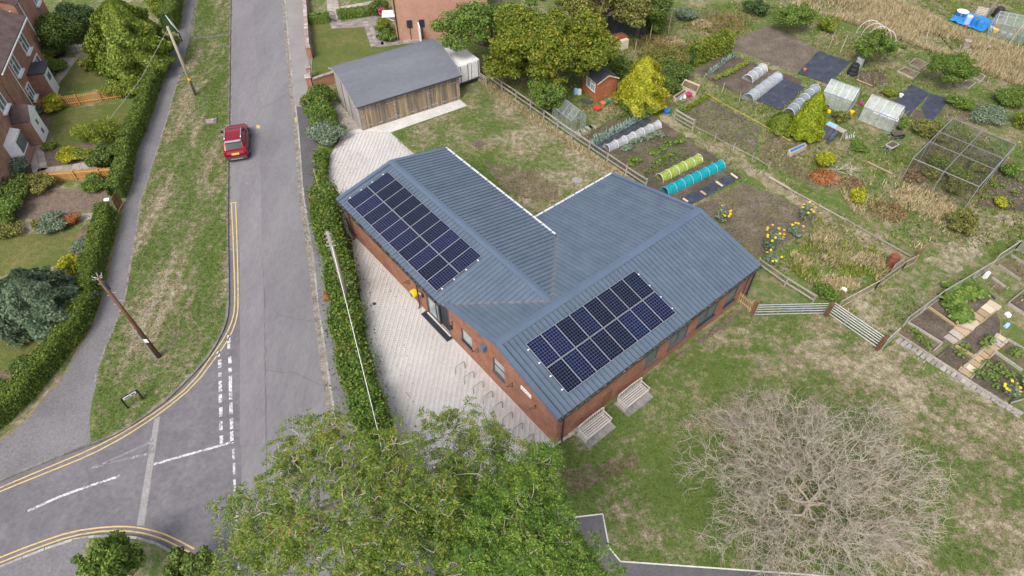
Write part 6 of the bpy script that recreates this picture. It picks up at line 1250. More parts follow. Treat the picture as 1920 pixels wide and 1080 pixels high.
sl_ = thing('stepping_slabs', None, None, g(1095, 245), kind='structure')
for px, py in ((1085, 250), (1092, 246), (1105, 240), (1111, 238), (1073, 256)): m = MB(); m.box(g(px, py)+Z*.02, (.55, .5, .05), .5); m.build('slab', 'concrete', sl_)
def pot(label, px, py, r, h, mat, cat='pot', taper=.75, fill='soil'):
    p = g(px, py); t = thing('plant_pot' if cat == 'pot' else cat.replace(' ', '_'), label, cat, p); m = MB(); m.lathe(p, [(r*taper, 0), (r, h), (r*1.08, h), (r*1.08, h*.92)], 14); m.build('shell', mat, t); m = MB(); m.lathe(p, [(.001, h*.9), (r*.95, h*.9)], 14); m.build('filling', fill, t); return t
pot('large terracotta pot by the shed step', 1130, 200, .24, .42, 'terracotta'); pot('dark green bin beside the terracotta pot', 1137, 196, .22, .45, 'green_plastic', 'bin'); pot('low red trough in front of the shed pots', 1119, 206, .3, .22, 'red_plastic', 'trough'); pot('magenta plastic bucket beside the golden tree', 1243, 196, .26, .3, 'magenta', 'bucket'); pot('maroon pot by the timber planters', 1290, 181, .28, .3, 'magenta'); pot('yellow bucket beside the greenhouse corner', 1595, 215, .18, .34, 'yellow_plastic', 'bucket'); pot('small white bucket on the dark ground sheet', 1688, 182, .17, .28, 'white_plastic', 'bucket'); pot('black plant pot inside the pale roofed greenhouse', 1545, 207, .28, .4, 'black_plastic'); pot('small orange pot on the big black sheet', 1508, 133, .15, .22, 'terracotta'); pot('blue potted trough beside the golden tree', 1250, 212, .25, .3, 'blue_plastic', 'trough')
m = MB(); m.box(g(1086, 178)+Z*.28, (.28, .22, .5), .4); tag(m.build('water_can', 'white_plastic'), 'white plastic water container by the shed wall', 'container'); m = MB(); m.box(g(1079, 177)+Z*.3, (.24, .22, .55), .4); tag(m.build('water_can', 'pale_blue'), 'blue grey water container left of the white one', 'container')
m = MB(); m.box(g(1100, 193)+Z*.12, (.9, .35, .24), -.55); tag(m.build('trough_planter', 'felt_dark'), 'dark low trough along the shed side wall', 'trough')
for lab, px, py, mt in [('white and blue compost bag by the timber planter', 1276, 187, 'pale_blue'), ('second white bag beside the maroon pot', 1283, 183, 'white_plastic'), ('white plastic bag lying in the weedy plot', 1581, 545, 'white_plastic'), ('pale grey sack among the greenhouse weeds', 1650, 166, 'leaf_grey'), ('yellow fertiliser bag inside the pale roofed greenhouse', 1553, 211, 'yellow_plastic'), ('purple crate beside the pale roofed greenhouse', 1613, 195, 'magenta'), ('glass sheet lying by the timber beds', 1886, 612, 'pale_blue'), ('white board scrap among the timber beds', 1888, 592, 'white_plastic')]:
    m = MB(); m.box(g(px, py)+Z*.13, (.4, .28, .26), rnd.uniform(0, 3), taper=.7); o = m.build('garden_bag', mt); bv = o.modifiers.new('b', 'BEVEL'); bv.width = .06; bv.segments = 2; tag(o, lab, 'bag')
def planter(label, q, h, mat, fill='soil', th=.05, name='raised_bed', cat='raised bed'):
    t = thing(name, label, cat, q[0]); n = len(q)
    for i in range(n): m = MB(); a, b = q[i], q[(i+1) % n]; m.beam(a+Z*h/2, b+Z*h/2, th, h); m.build('board', mat, t)
    c = sum(q, Vector())/n; m = MB(); m.quad(*[Vector((*(c+(p-c)*.97)[:2], h*.72)) for p in q]); m.build('soil_fill', fill, t); return t
planter('pale open timber planter box at the elder bush', gl([(1283, 157), (1310, 168), (1303, 182), (1276, 168)]), .45, 'wood_pale', 'soil_weedy'); planter('narrow pale timber trough below the elder bush', gl([(1262, 188), (1283, 174), (1287, 178), (1266, 193)]), .4, 'wood_pale'); planter('timber trough with blue lining on the bare ground', gl([(1476, 289), (1506, 276), (1509, 281), (1480, 295)]), .42, 'wood_pale', 'blue_plastic')
for lab, q in [('left raised timber bed on the grass', [(1682, 135), (1697, 128), (1723, 139), (1711, 149)]), ('upper raised timber bed touching the grey green tree', [(1703, 122), (1716, 111), (1740, 121), (1724, 132)]), ('small raised bed right of the grey green tree', [(1818, 145), (1829, 135), (1846, 145), (1838, 155)]), ('low raised bed partly hidden by the grey green tree', [(1801, 160), (1817, 151), (1828, 157), (1815, 168)])]: planter(lab, gl(q), .16, 'fence_grey', 'soil_weedy')
# cloches and tunnels
def tunnel(name, label, a, b, r, h, nh, mat, hoop='white_plastic', sag=.12):
    t = thing(name, label, 'cloche', a); d = b-a; L = d.length; d = d/L; nr = Vector((-d.y, d.x, 0)); K = 9; per = 5; n = nh*per; m = MB(); V = []
    for i in range(n+1):
        s = i/n; k = 1-sag*math.sin(math.pi*(i % per)/per)-(.12 if i in (0, n) else 0)
        for j in range(K): an = math.pi*j/(K-1); V.append(a+d*L*s+nr*math.cos(an)*r*(1 if k > .9 else k**.5)+Z*(math.sin(an)*h*k+.02)+Vector((rnd.gauss(0, .012),)*3))
    m.v = V; m.f = [(i*K+j, i*K+j+1, (i+1)*K+j+1, (i+1)*K+j) for i in range(n) for j in range(K-1)]; m.f += [tuple(range(K)), tuple(n*K+j for j in reversed(range(K)))]; m.build('cover', mat, t, smooth=True)
    for i in range(nh+1):
        m = MB(); c = a+d*L*i/nh; m.tube([c+nr*math.cos(math.pi*j/10)*r*1.01+Z*(math.sin(math.pi*j/10)*h*1.01+.01) for j in range(11)], .016, 5); m.build('hoop', hoop, t)
    return t
tunnel('fleece_tunnel', 'rumpled white fleece tunnel over the leek bed', g(1137, 281), g(1234, 236), .38, .5, 6, 'net_white', sag=.2); tunnel('yellow_tunnel', 'yellow green netting tunnel behind the hall roof', g(1236, 337), g(1310, 300), .42, .5, 5, 'net_yellow', sag=.08); tunnel('teal_tunnel', 'long turquoise netting tunnel behind the hall roof', g(1246, 362), g(1352, 311), .42, .5, 7, 'net_teal', 'pale_blue', .08); tunnel('clear_cloche', 'short clear plastic cloche on the dark soil', g(1401, 152), g(1429, 131), .52, .58, 3, 'net_white', sag=.1); tunnel('clear_cloche', 'long clear plastic cloche beside the wrinkled black sheet', g(1402, 188), g(1457, 147), .52, .6, 5, 'net_white', 'pale_blue', .1); tunnel('net_cloche', 'blue grey net cloche behind the bright conical bush', g(1478, 215), g(1527, 170), .5, .58, 5, 'net_blue', sag=.16)
m = MB()
# ground sheets: rumpled membranes lying on the soil
def sheet_(label, pix, mat='fabric', amp=.035, z=.03, name='ground_sheet'):
    P = gl(pix); a, b, c, d = P; n = 18; V = []; F = []
    for i in range(n+1):
        for j in range(n+1): p = a.lerp(b, i/n).lerp(d.lerp(c, i/n), j/n); V.append((p.x+rnd.gauss(0, .02), p.y+rnd.gauss(0, .02), z+abs(rnd.gauss(0, amp))))
    F = [(i*(n+1)+j, (i+1)*(n+1)+j, (i+1)*(n+1)+j+1, i*(n+1)+j+1) for i in range(n) for j in range(n)]
    return tag(npmesh(name, V, F, mat, smooth=True), label, 'ground sheet')
sheet_('wrinkled black plastic sheet between two cloches', [(1418, 190), (1468, 147), (1510, 165), (1463, 208)]); sheet_('large black ground sheet left of the compost bin', [(1495, 138), (1535, 96), (1595, 117), (1552, 158)]); sheet_('dark woven sheet below the raised beds', [(1674, 192), (1708, 159), (1743, 175), (1703, 219)], amp=.012); sheet_('second dark woven sheet with a ragged lower edge', [(1727, 202), (1743, 176), (1783, 186), (1742, 234)], amp=.012); sheet_('black membrane strip under the leek row', [(1098, 276), (1203, 217), (1222, 227), (1122, 287)], amp=.012); bms = sheet_('black membrane bed pinned with planks beside the turquoise tunnel', [(1275, 374), (1374, 324), (1390, 334), (1297, 384)], amp=.012); sheet_('blue sheet under shrubs at the right edge', [(1858, 183), (1880, 170), (1925, 190), (1900, 205)], 'fabric', .05)
for lab, a, b in [('pale plank across the far end of the black membrane bed', (1370, 327), (1382, 336)), ('second pale plank on the black membrane bed', (1342, 342), (1354, 351)), ('brick coloured plank on the black membrane bed', (1313, 360), (1323, 367)), ('nearest plank on the black membrane bed', (1280, 374), (1289, 380)), ('pale board lying along the allotment path edge', (1441, 333), (1480, 356)), ('long grey plank beside the compost bin', (1605, 151), (1635, 163)), ('thin pole lying in the weeds near the rusty heap', (1625, 305), (1672, 328))]:
    m = MB(); m.beam(g(*a)+Z*.1, g(*b)+Z*.1, .16, .05); tag(m.build('plank', 'wood_pale' if 'pale' in lab or 'nearest' in lab else 'wood_mid'), lab, 'plank')
# fruit cage
FH = 2.0; A_, B_, C_, D_ = g(1787, 222, FH), g(1905, 271, FH), g(1836, 350, FH), g(1712, 297, FH); fc = thing('fruit_cage', 'large netted fruit cage with pale metal frame at the right', 'fruit cage', Vector((*D_[:2], 0)))
def fbar(a, b, nm='frame_bar'): m = MB(); m.beam(a, b, .045, .045); m.build(nm, 'alu', fc)
for p, q in ((A_, D_), (B_, C_), (A_.lerp(B_, .48), D_.lerp(C_, .48))): fbar(p, q)
for k in (0, .35, .6, 1): fbar(A_.lerp(D_, k), B_.lerp(C_, k))
for p in (A_, B_, C_, D_, A_.lerp(B_, .48), D_.lerp(C_, .48), A_.lerp(D_, .35), B_.lerp(C_, .35), A_.lerp(D_, .6), B_.lerp(C_, .6)): fbar(p, Vector((*p[:2], 0)), 'upright'); 
for p, q in ((D_, C_), (C_, B_), (A_, D_)): m = MB(); m.quad(p-Z*.03, q-Z*.03, Vector((*q[:2], .03)), Vector((*p[:2], .03))); m.build('net', 'net_dark', fc)
m = MB(); m.quad(A_+Z*.03, B_+Z*.03, C_+Z*.03, D_+Z*.03); m.build('net', 'net_dark', fc)
for lab, k, l, r, h, mt in [('fruit bush at the front of the cage', .5, .25, .9, 1.0, 'leaf_lime'), ('yellowing fruit bush in the cage middle', .55, .6, 1.0, 1.0, 'leaf_lime'), ('olive fruit bush left of the cage middle', .75, .25, .9, .9, 'leaf_olive'), ('rusty fruit bush at the cage front right', .8, .7, 1.0, .8, 'leaf_olive'), ('brown stemmed bush at the cage back', .25, .75, .8, .7, 'leaf_olive'), ('low weeds at the cage front left corner', .9, .1, .8, .6, 'leaf_brown')]:
    p = A_.lerp(D_, k).lerp(B_.lerp(C_, k), l); shrub('fruit_bush', lab, 'shrub', Vector((*p[:2], 0)), r, h, mt, int(2200*r*h+500), .15, .09)
# hoops, barrows, table, bins
ho = thing('hoop_frame', 'bare white hoops of an uncovered tunnel by the apple tree', 'hoops', g(1650, 85))
for i in range(4): a = g(1627+i*9, 66+i*6); m = MB(); dv = Vector((.75, -.35, 0)); m.tube([a+dv*math.cos(math.pi*j/12)*1.3+Z*math.sin(math.pi*j/12)*1.5 for j in range(13)], .02, 5); m.build('hoop', 'white_plastic', ho)
cb = thing('compost_bin', 'black conical compost bin at the corner of the big black sheet', 'compost bin', g(1597, 139)); m = MB(); m.lathe(g(1597, 139), [(.48, 0), (.47, .25), (.44, .3), (.42, .6), (.39, .65), (.36, .95), (.3, 1.0), (.22, 1.0), (.2, .9)], 16); m.build('body', 'black_plastic', cb); m = MB(); m.lathe(g(1597, 139), [(.001, .93), (.2, .94)], 12); m.build('opening', 'tyre', cb)
cb = thing('compost_bin', 'grey lidded water butt behind the black compost bin', 'water butt', g(1607, 128)); m = MB(); m.lathe(g(1607, 128), [(.3, 0), (.34, .5), (.32, .95), (.35, .97), (.34, 1.02)], 16); m.build('body', 'grey_plastic', cb); m = MB(); m.lathe(g(1607, 128), [(.34, 1.02), (.2, 1.08), (.001, 1.1)], 16); m.build('lid', 'grey_plastic', cb)
def barrow(label, p, rz, mt):
    t = thing('wheelbarrow', label, 'wheelbarrow', p, rz); m = MB(); loft(m, [[(-.3, -.45, .55), (.3, -.45, .55), (.28, .4, .6), (-.28, .4, .6)], [(-.18, -.3, .3), (.18, -.3, .3), (.18, .3, .3), (-.18, .3, .3)]]); m.build('tray', mt, t, local=True)
    m = MB(); m.quad((-.27, -.42, .565), (.27, -.42, .565), (.26, .37, .605), (-.26, .37, .605)); m.build('load', 'soil', t, local=True)
    for s in (-1, 1): m = MB(); m.tube([(s*.08, .6, .2), (s*.2, .0, .32), (s*.28, -.95, .55)], .02, 6); m.build('handle', 'alu', t, local=True); m = MB(); m.tube([(s*.2, -.3, .32), (s*.22, -.4, 0)], .02, 6); m.build('leg', 'alu', t, local=True)
    m = MB(); m.lathe((0, .6, .2), [(.12, -.05), (.2, -.05), (.2, .05), (.12, .05)], 14, Matrix.Rotation(math.pi/2, 3, 'Y')); m.build('wheel', 'tyre', t, local=True)
barrow('pale wheelbarrow full of soil below the greenhouses', g(1668, 282), R(-60), 'white_plastic'); barrow('dark wheelbarrow behind the pale one', g(1677, 261), R(-80), 'dark_metal')
tt = thing('work_table', 'weathered work table with a blue lid and black tarpaulin', 'table', g(1560, 248)); a, b = g(1545, 246), g(1578, 262); d = (b-a).normalized(); nn = Vector((-d.y, d.x, 0)); m = MB(); m.beam(a+Z*.75, b+Z*.75, .55, .05); m.build('table_top', 'fence_grey', tt); m = MB(); m.beam(a+Z*.8, a.lerp(b, .5)+Z*.8, .5, .05); m.build('blue_lid', 'pale_blue', tt)
for p in (a, b):
    for s in (-1, 1): m = MB(); m.box(p+nn*s*.22+Z*.36, (.07, .07, .72), .4); m.build('leg', 'fence_grey', tt)
V = []; n = 10
for i in range(n+1):
    for j in range(n+1): s, u = i/n, j/n; p = a.lerp(b, .05+s*.75)-nn*(.2+u*(1.0+.25*math.sin(s*9))); V.append((p.x+rnd.gauss(0, .03), p.y+rnd.gauss(0, .03), max(.03, .72*(1-u)**1.3+rnd.gauss(0, .03)+.08*math.sin(s*20)*(1-u))))
tp_ = npmesh('tarpaulin', V, [(i*(n+1)+j, (i+1)*(n+1)+j, (i+1)*(n+1)+j+1, i*(n+1)+j+1) for i in range(n) for j in range(n)], 'fabric', smooth=True); tag(tp_, 'black tarpaulin draped off the work table', 'tarpaulin')
rk = thing('wire_rack', 'small white wire rack lying on the allotment grass', 'rack', g(1593, 256))
for i in range(5): m = MB(); m.beam(g(1586, 255, .25).lerp(g(1600, 252, .25), i/4), g(1586, 261, .25).lerp(g(1601, 258, .25), i/4), .03, .03); m.build('wire', 'white_plastic', rk)
for p in ((1586, 255), (1600, 252), (1586, 261), (1601, 258)): m = MB(); m.box(g(*p)+Z*.12, (.03, .03, .25)); m.build('leg', 'white_plastic', rk)
hu = thing('animal_hutch', 'small hutch with red felt roof and cream side below the dark trees', 'hutch', g(1160, 92)); m = MB(); p = g(1166, 90); m.box(p+Z*.45, (.9, .7, .9), .5); m.build('body', 'cream_paint', hu); m = MB(); m.box(p+Vector((-.55, .3, .95)), (1.9, 1.0, .07), .5); m.build('roof', 'rust', hu); m = MB(); m.box(p+Vector((-.9, .35, .4)), (1.0, .7, .8), .5); m.build('open_front', 'wood_brown', hu)
fs = thing('old_fence_panel', 'dark boarded shed wall under the trees at the top', 'shed', g(1160, 62))
for i in range(18): a = g(1138, 62).lerp(g(1208, 66), i/17); m = MB(); m.box(a+Z*.9, (.2, .04, 1.8), .05); m.build('board', 'felt_dark', fs)
# top right corner: tarpaulin table, barrels, pallets
sheet_('bright blue tarpaulin in the top right allotment', [(1778, 40), (1800, 20), (1868, 42), (1842, 62)], 'tarp_blue', .06, .1, 'blue_tarpaulin')
wt = thing('round_table', 'round white table top on the blue tarpaulin', 'table', g(1800, 33)); m = MB(); m.lathe(g(1800, 33), [(.55, .62), (.56, .66), (.001, .68)], 18); m.build('table_top', 'white_plastic', wt); m = MB(); m.tube([g(1800, 33), g(1800, 33)+Z*.62], .06, 8); m.build('pedestal', 'white_plastic', wt)
for lab, px, py, mt, tm in [('light blue barrel with a white lid', 1811, 46, 'pale_blue', 'white_plastic'), ('deep blue barrel with green top', 1823, 50, 'blue_plastic', 'leaf_mid'), ('rightmost of the blue barrels', 1833, 54, 'tarp_blue', 'blue_plastic')]:
    t = thing('barrel', lab, 'barrel', g(px, py)); m = MB(); m.lathe(g(px, py), [(.27, 0), (.3, .1), (.3, .75), (.26, .88)], 14); m.build('drum', mt, t); m = MB(); m.lathe(g(px, py), [(.26, .88), (.24, .9), (.001, .9)], 14); m.build('lid', tm, t)
pbx = thing('compost_crate', 'pale pallet compost crate behind the blue barrels', 'crate', g(1838, 28))
for i in range(6): m = MB(); m.beam(g(1826, 30)+Z*(.12+i*.16), g(1846, 34)+Z*(.12+i*.16), .03, .11); m.build('slat', 'wood_pale', pbx); m = MB(); m.beam(g(1846, 34)+Z*(.12+i*.16), g(1862, 16)+Z*(.12+i*.16), .03, .11); m.build('slat', 'fence_grey', pbx)
for p in ((1826, 30), (1846, 34), (1862, 16), (1842, 10)): m = MB(); m.box(g(*p)+Z*.5, (.09, .09, 1.0), .4); m.build('post', 'fence_grey', pbx)
cb = thing('compost_bin', 'black plastic compost bin beside the netted greenhouse', 'compost bin', g(1868, 32)); m = MB(); m.lathe(g(1868, 32), [(.5, 0), (.46, .5), (.36, .95), (.32, 1.0), (.001, 1.02)], 16); m.build('body', 'black_plastic', cb)
pot('small red pot below the blue barrels', 1810, 52, .16, .25, 'red_plastic'); pot('red bucket beside the netted greenhouse', 1863, 50, .2, .35, 'red_plastic', 'bucket'); pot('white bucket beside the red one in the corner plot', 1858, 56, .2, .3, 'white_plastic', 'bucket'); pot('yellow tub beside the white bucket in the corner plot', 1865, 60, .25, .28, 'yellow_plastic', 'tub'); pot('sunken round cistern in the dry meadow', 1809, 90, .33, .75, 'coping', 'cistern', .95)
for lab, px, py in [('grey crate of tools below the netted greenhouse', 1880, 66), ('second grey crate below the netted greenhouse', 1892, 70)]: m = MB(); m.box(g(px, py)+Z*.15, (.5, .35, .3), .4); tag(m.build('tool_crate', 'grey_plastic'), lab, 'crate')
gb = thing('gas_bottle', 'pale green canister at the right edge of the corner plot', 'canister', g(1910, 80)); m = MB(); m.lathe(g(1910, 80), [(.2, 0), (.23, .1), (.23, .7), (.1, .85), (.1, .95)], 14); m.build('body', 'leaf_grey', gb); m = MB(); a = g(1890, 86); m.beam(a, a+Vector((.5, .4, 1.8)), .08, .08); tag(m.build('leaning_post', 'pole_grey'), 'leaning timber post beside the netted greenhouse', 'post')
# timber edged plots at the right
def K(x, y): return (1660+x/3.377, 460+y/3.377)
tb = thing('timber_plot', 'timber boarded vegetable plots beyond the mesh fence', 'vegetable plot', g(*K(465, 810)))
for a, b, h, mt in [((55, 555), (290, 710), .18, 'fence_grey'), ((290, 710), (530, 868), .18, 'fence_grey'), ((530, 868), (850, 1080), .18, 'fence_grey'), ((135, 490), (355, 625), .16, 'fence_grey'), ((270, 395), (440, 515), .16, 'wood_mid'), ((440, 515), (545, 550), .16, 'fence_grey'), ((440, 640), (570, 715), .16, 'wood_mid'), ((465, 810), (720, 565), .14, 'fence_grey'), ((535, 850), (690, 680), .16, 'fence_grey'), ((690, 680), (860, 800), .2, 'fence_grey'), ((300, 675), (355, 625), .16, 'fence_grey'), ((320, 715), (410, 640), .14, 'felt_dark'), ((590, 500), (700, 420), .14, 'wood_mid'), ((770, 375), (878, 285), .2, 'fence_grey'), ((775, 378), (885, 450), .2, 'fence_grey'), ((710, 130), (850, 226), .18, 'fence_grey'), ((790, 70), (885, 125), .18, 'fence_grey'), ((670, 208), (758, 270), .15, 'fence_grey'), ((725, 640), (770, 600), .14, 'fence_grey'), ((770, 600), (885, 670), .16, 'fence_grey'), ((640, 300), (690, 345), .15, 'felt_dark'), ((780, 1005), (885, 905), .15, 'felt_dark'), ((785, 1005), (885, 975), .15, 'fence_grey')]:
    m = MB(); m.beam(g(*K(*a))+Z*h/2, g(*K(*b))+Z*h/2, .06, h); m.build('edging_board', mt, tb)
for a, b, w in [((395, 610), (700, 370), .85), ((490, 820), (745, 580), .75)]:
    P0, P1 = g(*K(*a)), g(*K(*b)); n = 9
    for i in range(n): c = P0.lerp(P1, (i+.5)/n); d = (P1-P0); m = MB(); m.box(c+Z*(.05+rnd.uniform(0, .02)), (d.length/n*rnd.uniform(.8, .97), w*rnd.uniform(.75, 1), .04), math.atan2(d.y, d.x)+rnd.gauss(0, .06)); m.build('path_board', rnd.choice(('wood_pale', 'wood_mid', 'flag_pink')), tb)
for q, mt in [([(60, 555), (135, 500), (345, 630), (290, 700)], 'soil_weedy'), ([(150, 490), (270, 405), (440, 525), (380, 600), (355, 620)], 'soil'), ([(275, 395), (400, 300), (560, 260), (680, 350), (545, 480), (440, 510)], 'soil'), ([(460, 630), (590, 505), (700, 425), (730, 500), (720, 560), (575, 700)], 'soil'), ([(330, 715), (410, 645), (560, 730), (470, 800)], 'soil'), ([(540, 855), (690, 690), (860, 820), (760, 980)], 'soil'), ([(725, 640), (770, 610), (890, 680), (890, 760), (860, 780)], 'soil_weedy'), ([(780, 375), (890, 290), (890, 440)], 'soil'), ([(640, 230), (670, 210), (760, 275), (720, 320)], 'soil_weedy'), ([(720, 120), (790, 80), (890, 130), (890, 210), (850, 220)], 'soil_weedy')]: patch('soil_bed', [K(*p) for p in q], .014, mt, .03)
sr = thing('slab_row', None, None, g(*K(60, 600)), kind='structure')
sra = math.atan2((g(*K(845, 1070))-g(*K(85, 605))).y, (g(*K(845, 1070))-g(*K(85, 605))).x); srl = (g(*K(845, 1070))-g(*K(85, 605))).length/24
for i in range(25): s = i/24; p = g(*K(85+s*760, 605+s*465)); m = MB(); m.box(p+Z*(.02+rnd.uniform(0, .02)), (srl*rnd.uniform(.72, .97), .5*rnd.uniform(.8, 1.1), .05), sra+rnd.gauss(0, .06)); m.build('slab', rnd.choice(('concrete', 'concrete', 'flag_pink', 'flag_grey')), sr)
m = MB(); p = g(*K(628, 205)); m.box(p+Z*.25, (.28, .2, .5), .3, taper=.85); tag(m.build('water_can', 'white_plastic'), 'pale blue and white canister hung at the mesh fence end', 'container')
# vegetables
ORD = 'first second third fourth fifth sixth seventh eighth ninth tenth eleventh twelfth thirteenth fourteenth fifteenth sixteenth seventeenth eighteenth nineteenth twentieth'.split(); ORD += ['twenty '+w for w in ORD[:9]]+['thirtieth']+['thirty '+w for w in ORD[:9]]
def plants(name, label, cat, pts, mk_, where=''):
    """rows: list of (row name, points) counted from the end nearest the camera, or plain points that nothing tells apart"""
    me = None; grp = label+' plants'
    rows = pts if isinstance(pts[0], tuple) else [(None, pts)]
    for rn, P in rows:
        for k, p in enumerate(P):
            if me is None: o = mk_(); me = o.data
            else: o = bpy.data.objects.new(name, me); link(o)
            o.location = p; o.rotation_euler = (0, 0, rnd.uniform(0, 6.28)); sc = rnd.uniform(.75, 1.25); o.scale = (sc, sc, sc); tag(o, label if rn is None else ORD[k]+' '+label+' from near end, '+rn, cat, grp)
def veg(name, mat, n, r, h, L, W, up=.3):
    def f():
        a = rng.uniform(0, 6.28, n); e = rng.uniform(.2, 1, n); P = np.stack([np.cos(a)*r*e, np.sin(a)*r*e, h*(1.1-e*.6)], 1); N = np.stack([np.cos(a)*.4, np.sin(a)*.4, 1+0*a], 1); D = np.stack([np.cos(a), np.sin(a), .3+0*a], 1)
        return foliage(name, mat, P, N, L, W, None, up, .3, D=D)
    return f
def leek():
    n = 9; a = rng.uniform(0, 6.28, n); D = np.stack([np.cos(a)*.6, np.sin(a)*.6, 1+0*a], 1); P = unit(D)*.22; N = np.stack([-np.sin(a), np.cos(a), .2+0*a], 1); return foliage('leek_plant', 'leaf_leek', P, N, .5, .075, None, 0, .15, D=D)
def row(a, b, n, j=.06): A, B = g(*a), g(*b); return [A.lerp(B, (i+.5)/n)+Vector((rnd.gauss(0, j), rnd.gauss(0, j), 0)) for i in range(n)]
plants('leek_plant', 'blue green leek', 'leek', [('far leek row', row((1104, 272), (1208, 216), 34)), ('leek row beside the fleece tunnel', row((1108, 275), (1210, 221), 34))], leek); plants('onion_plant', 'thin grey green onion', 'onion', [('row by the beans', row((1325, 143), (1378, 105), 24, .04))], leek)
plants('lettuce_plant', 'bright green leafy plant', 'vegetable', [('row left of the short cloche', row((1340, 150), (1402, 118), 16, .08))], veg('lettuce_plant', 'leaf_lime', 40, .28, .3, .2, .13)); plants('chard_plant', 'pale mottled chard plant', 'vegetable', [('row right of the fleece tunnel', row((1165, 283), (1243, 247), 12, .12))], veg('chard_plant', 'leaf_grey', 40, .3, .3, .2, .14)); plants('potato_plant', 'green potato plant', 'vegetable', [('middle row behind the fleece tunnel', row((1218, 292), (1283, 262), 11, .1)), ('short row nearest the rail fence', row((1180, 310), (1200, 300), 4)), ('row next to the yellow tunnel', row((1225, 306), (1270, 285), 5, .1))], veg('potato_plant', 'leaf_mid', 44, .3, .3, .18, .11)); plants('seedling_plant', 'small green seedling', 'seedling', [('row above the leeks', row((1150, 228), (1180, 212), 8)), ('row below the potatoes', row((1200, 330), (1270, 296), 9, .1))], veg('seedling_plant', 'leaf_green', 26, .22, .2, .16, .08))
plants('squash_plant', 'large leaved squash plant in the plot behind the mesh fence', 'vegetable', [g(*K(x, y)) for x, y in [(380, 330), (420, 290), (470, 270), (510, 300), (390, 360), (460, 330), (540, 330), (420, 420), (470, 430), (450, 470), (490, 460), (400, 400), (600, 310), (520, 250), (440, 350)]], veg('squash_plant', 'leaf_mid', 44, .5, .5, .34, .28)); plants('bean_plant', 'weedy vegetable plant in the lower timber plots', 'vegetable', [g(*K(x, y)) for x, y in [(640, 830), (680, 800), (720, 770), (690, 850), (640, 760), (750, 820), (790, 840), (580, 830), (700, 900), (800, 690), (830, 690), (470, 700), (500, 660), (210, 600), (260, 640), (170, 560), (650, 610), (620, 640)]], veg('bean_plant', 'leaf_mid', 36, .34, .4, .2, .12)); plants('beet_plant', 'small plant in the soil of the far right plot', 'vegetable', gl([(1862, 350), (1880, 352), (1900, 366), (1846, 372), (1890, 380), (1850, 330), (1912, 340)]), veg('beet_plant', 'leaf_mid', 26, .28, .3, .18, .1))
# sunflowers
def sunflower(label, px, py, n, r, h):
    p = g(px, py); t = shrub('sunflower_clump', label, 'flowers', p, r, h, 'leaf_grey', int(900*r*h+500), .18, .1, 6)
    for i in range(n):
        a = rnd.uniform(0, 6.28); q = p+Vector((math.cos(a)*r*.8, math.sin(a)*r*.8, h*rnd.uniform(.75, 1.08))); m = MB(); m.lathe(q, [(.02, .02), (.065, .015), (.09, -.01)], 9, Matrix.Rotation(rnd.uniform(-.8, .8), 3, 'X')); m.build('flower_head', 'petal', t)
sunflower('tall sunflower clump on the bare plot corner', 1440, 468, 14, .75, 1.6); sunflower('low sunflower clump below the tall one', 1446, 492, 5, .6, .7); sunflower('pale sunflower clump beside the hall ridge end', 1352, 416, 8, .55, 1.1); sunflower('sunflower clump at the plot edge by the path', 1506, 412, 8, .5, 1.3); sunflower('scattered sunflowers right of the bare plot', 1490, 440, 6, .5, .8); sunflower('yellow flowers in the lowest timber plot', *K(770, 930), 10, .5, .6); sunflower('yellow flowers at the right edge of the timber plots', *K(868, 880), 6, .3, .6)
# heaps
rnd.seed(5)
def heap(label, px, py, r, mt, n, h=.5):
    p = g(px, py); P, N = cloud([(p.x, p.y, .05, r, r*.8, h), (p.x+r*.5, p.y-.2, .05, r*.6, r*.5, h*.7)], n); o = foliage('brush_heap', mt, P, N, .22, .05); tag(o, label, 'heap')
    return o
heap('rust coloured bracken heap below the golden broom', 1545, 335, 1.1, 'rust_leaf', 2600); heap('brown straw heap in the top allotment', 1314, 48, 1.0, 'straw', 1800); heap('grey twig heap beside the rusty bracken', 1590, 345, 1.0, 'leaf_brown', 1500); heap('straw coloured clippings by the bramble', 1262, 80, 1.1, 'straw', 1600, .4); heap('dead brown reeds in the weedy plot', 1660, 400, 1.3, 'leaf_brown', 2200, .7)
m = MB()
for k in range(8): twigs(m, g(1570+rnd.uniform(-20, 30), 335+rnd.uniform(-15, 15))+Z*.2, 8, 1.0, 1, .015, .5)
tag(m.build('branch_pile', 'twig'), 'pile of cut branches on the allotment path', 'branches')
m = MB(); a, b = g(1323, 174, .3), g(1480, 263, .3); m.tube([a.lerp(b, i/8)-Z*.05*math.sin(i*.8) for i in range(9)], .012, 4); tag(m.build('marker_rope', 'plate'), 'thin yellow rope marking the edge of the bare plot', 'rope')
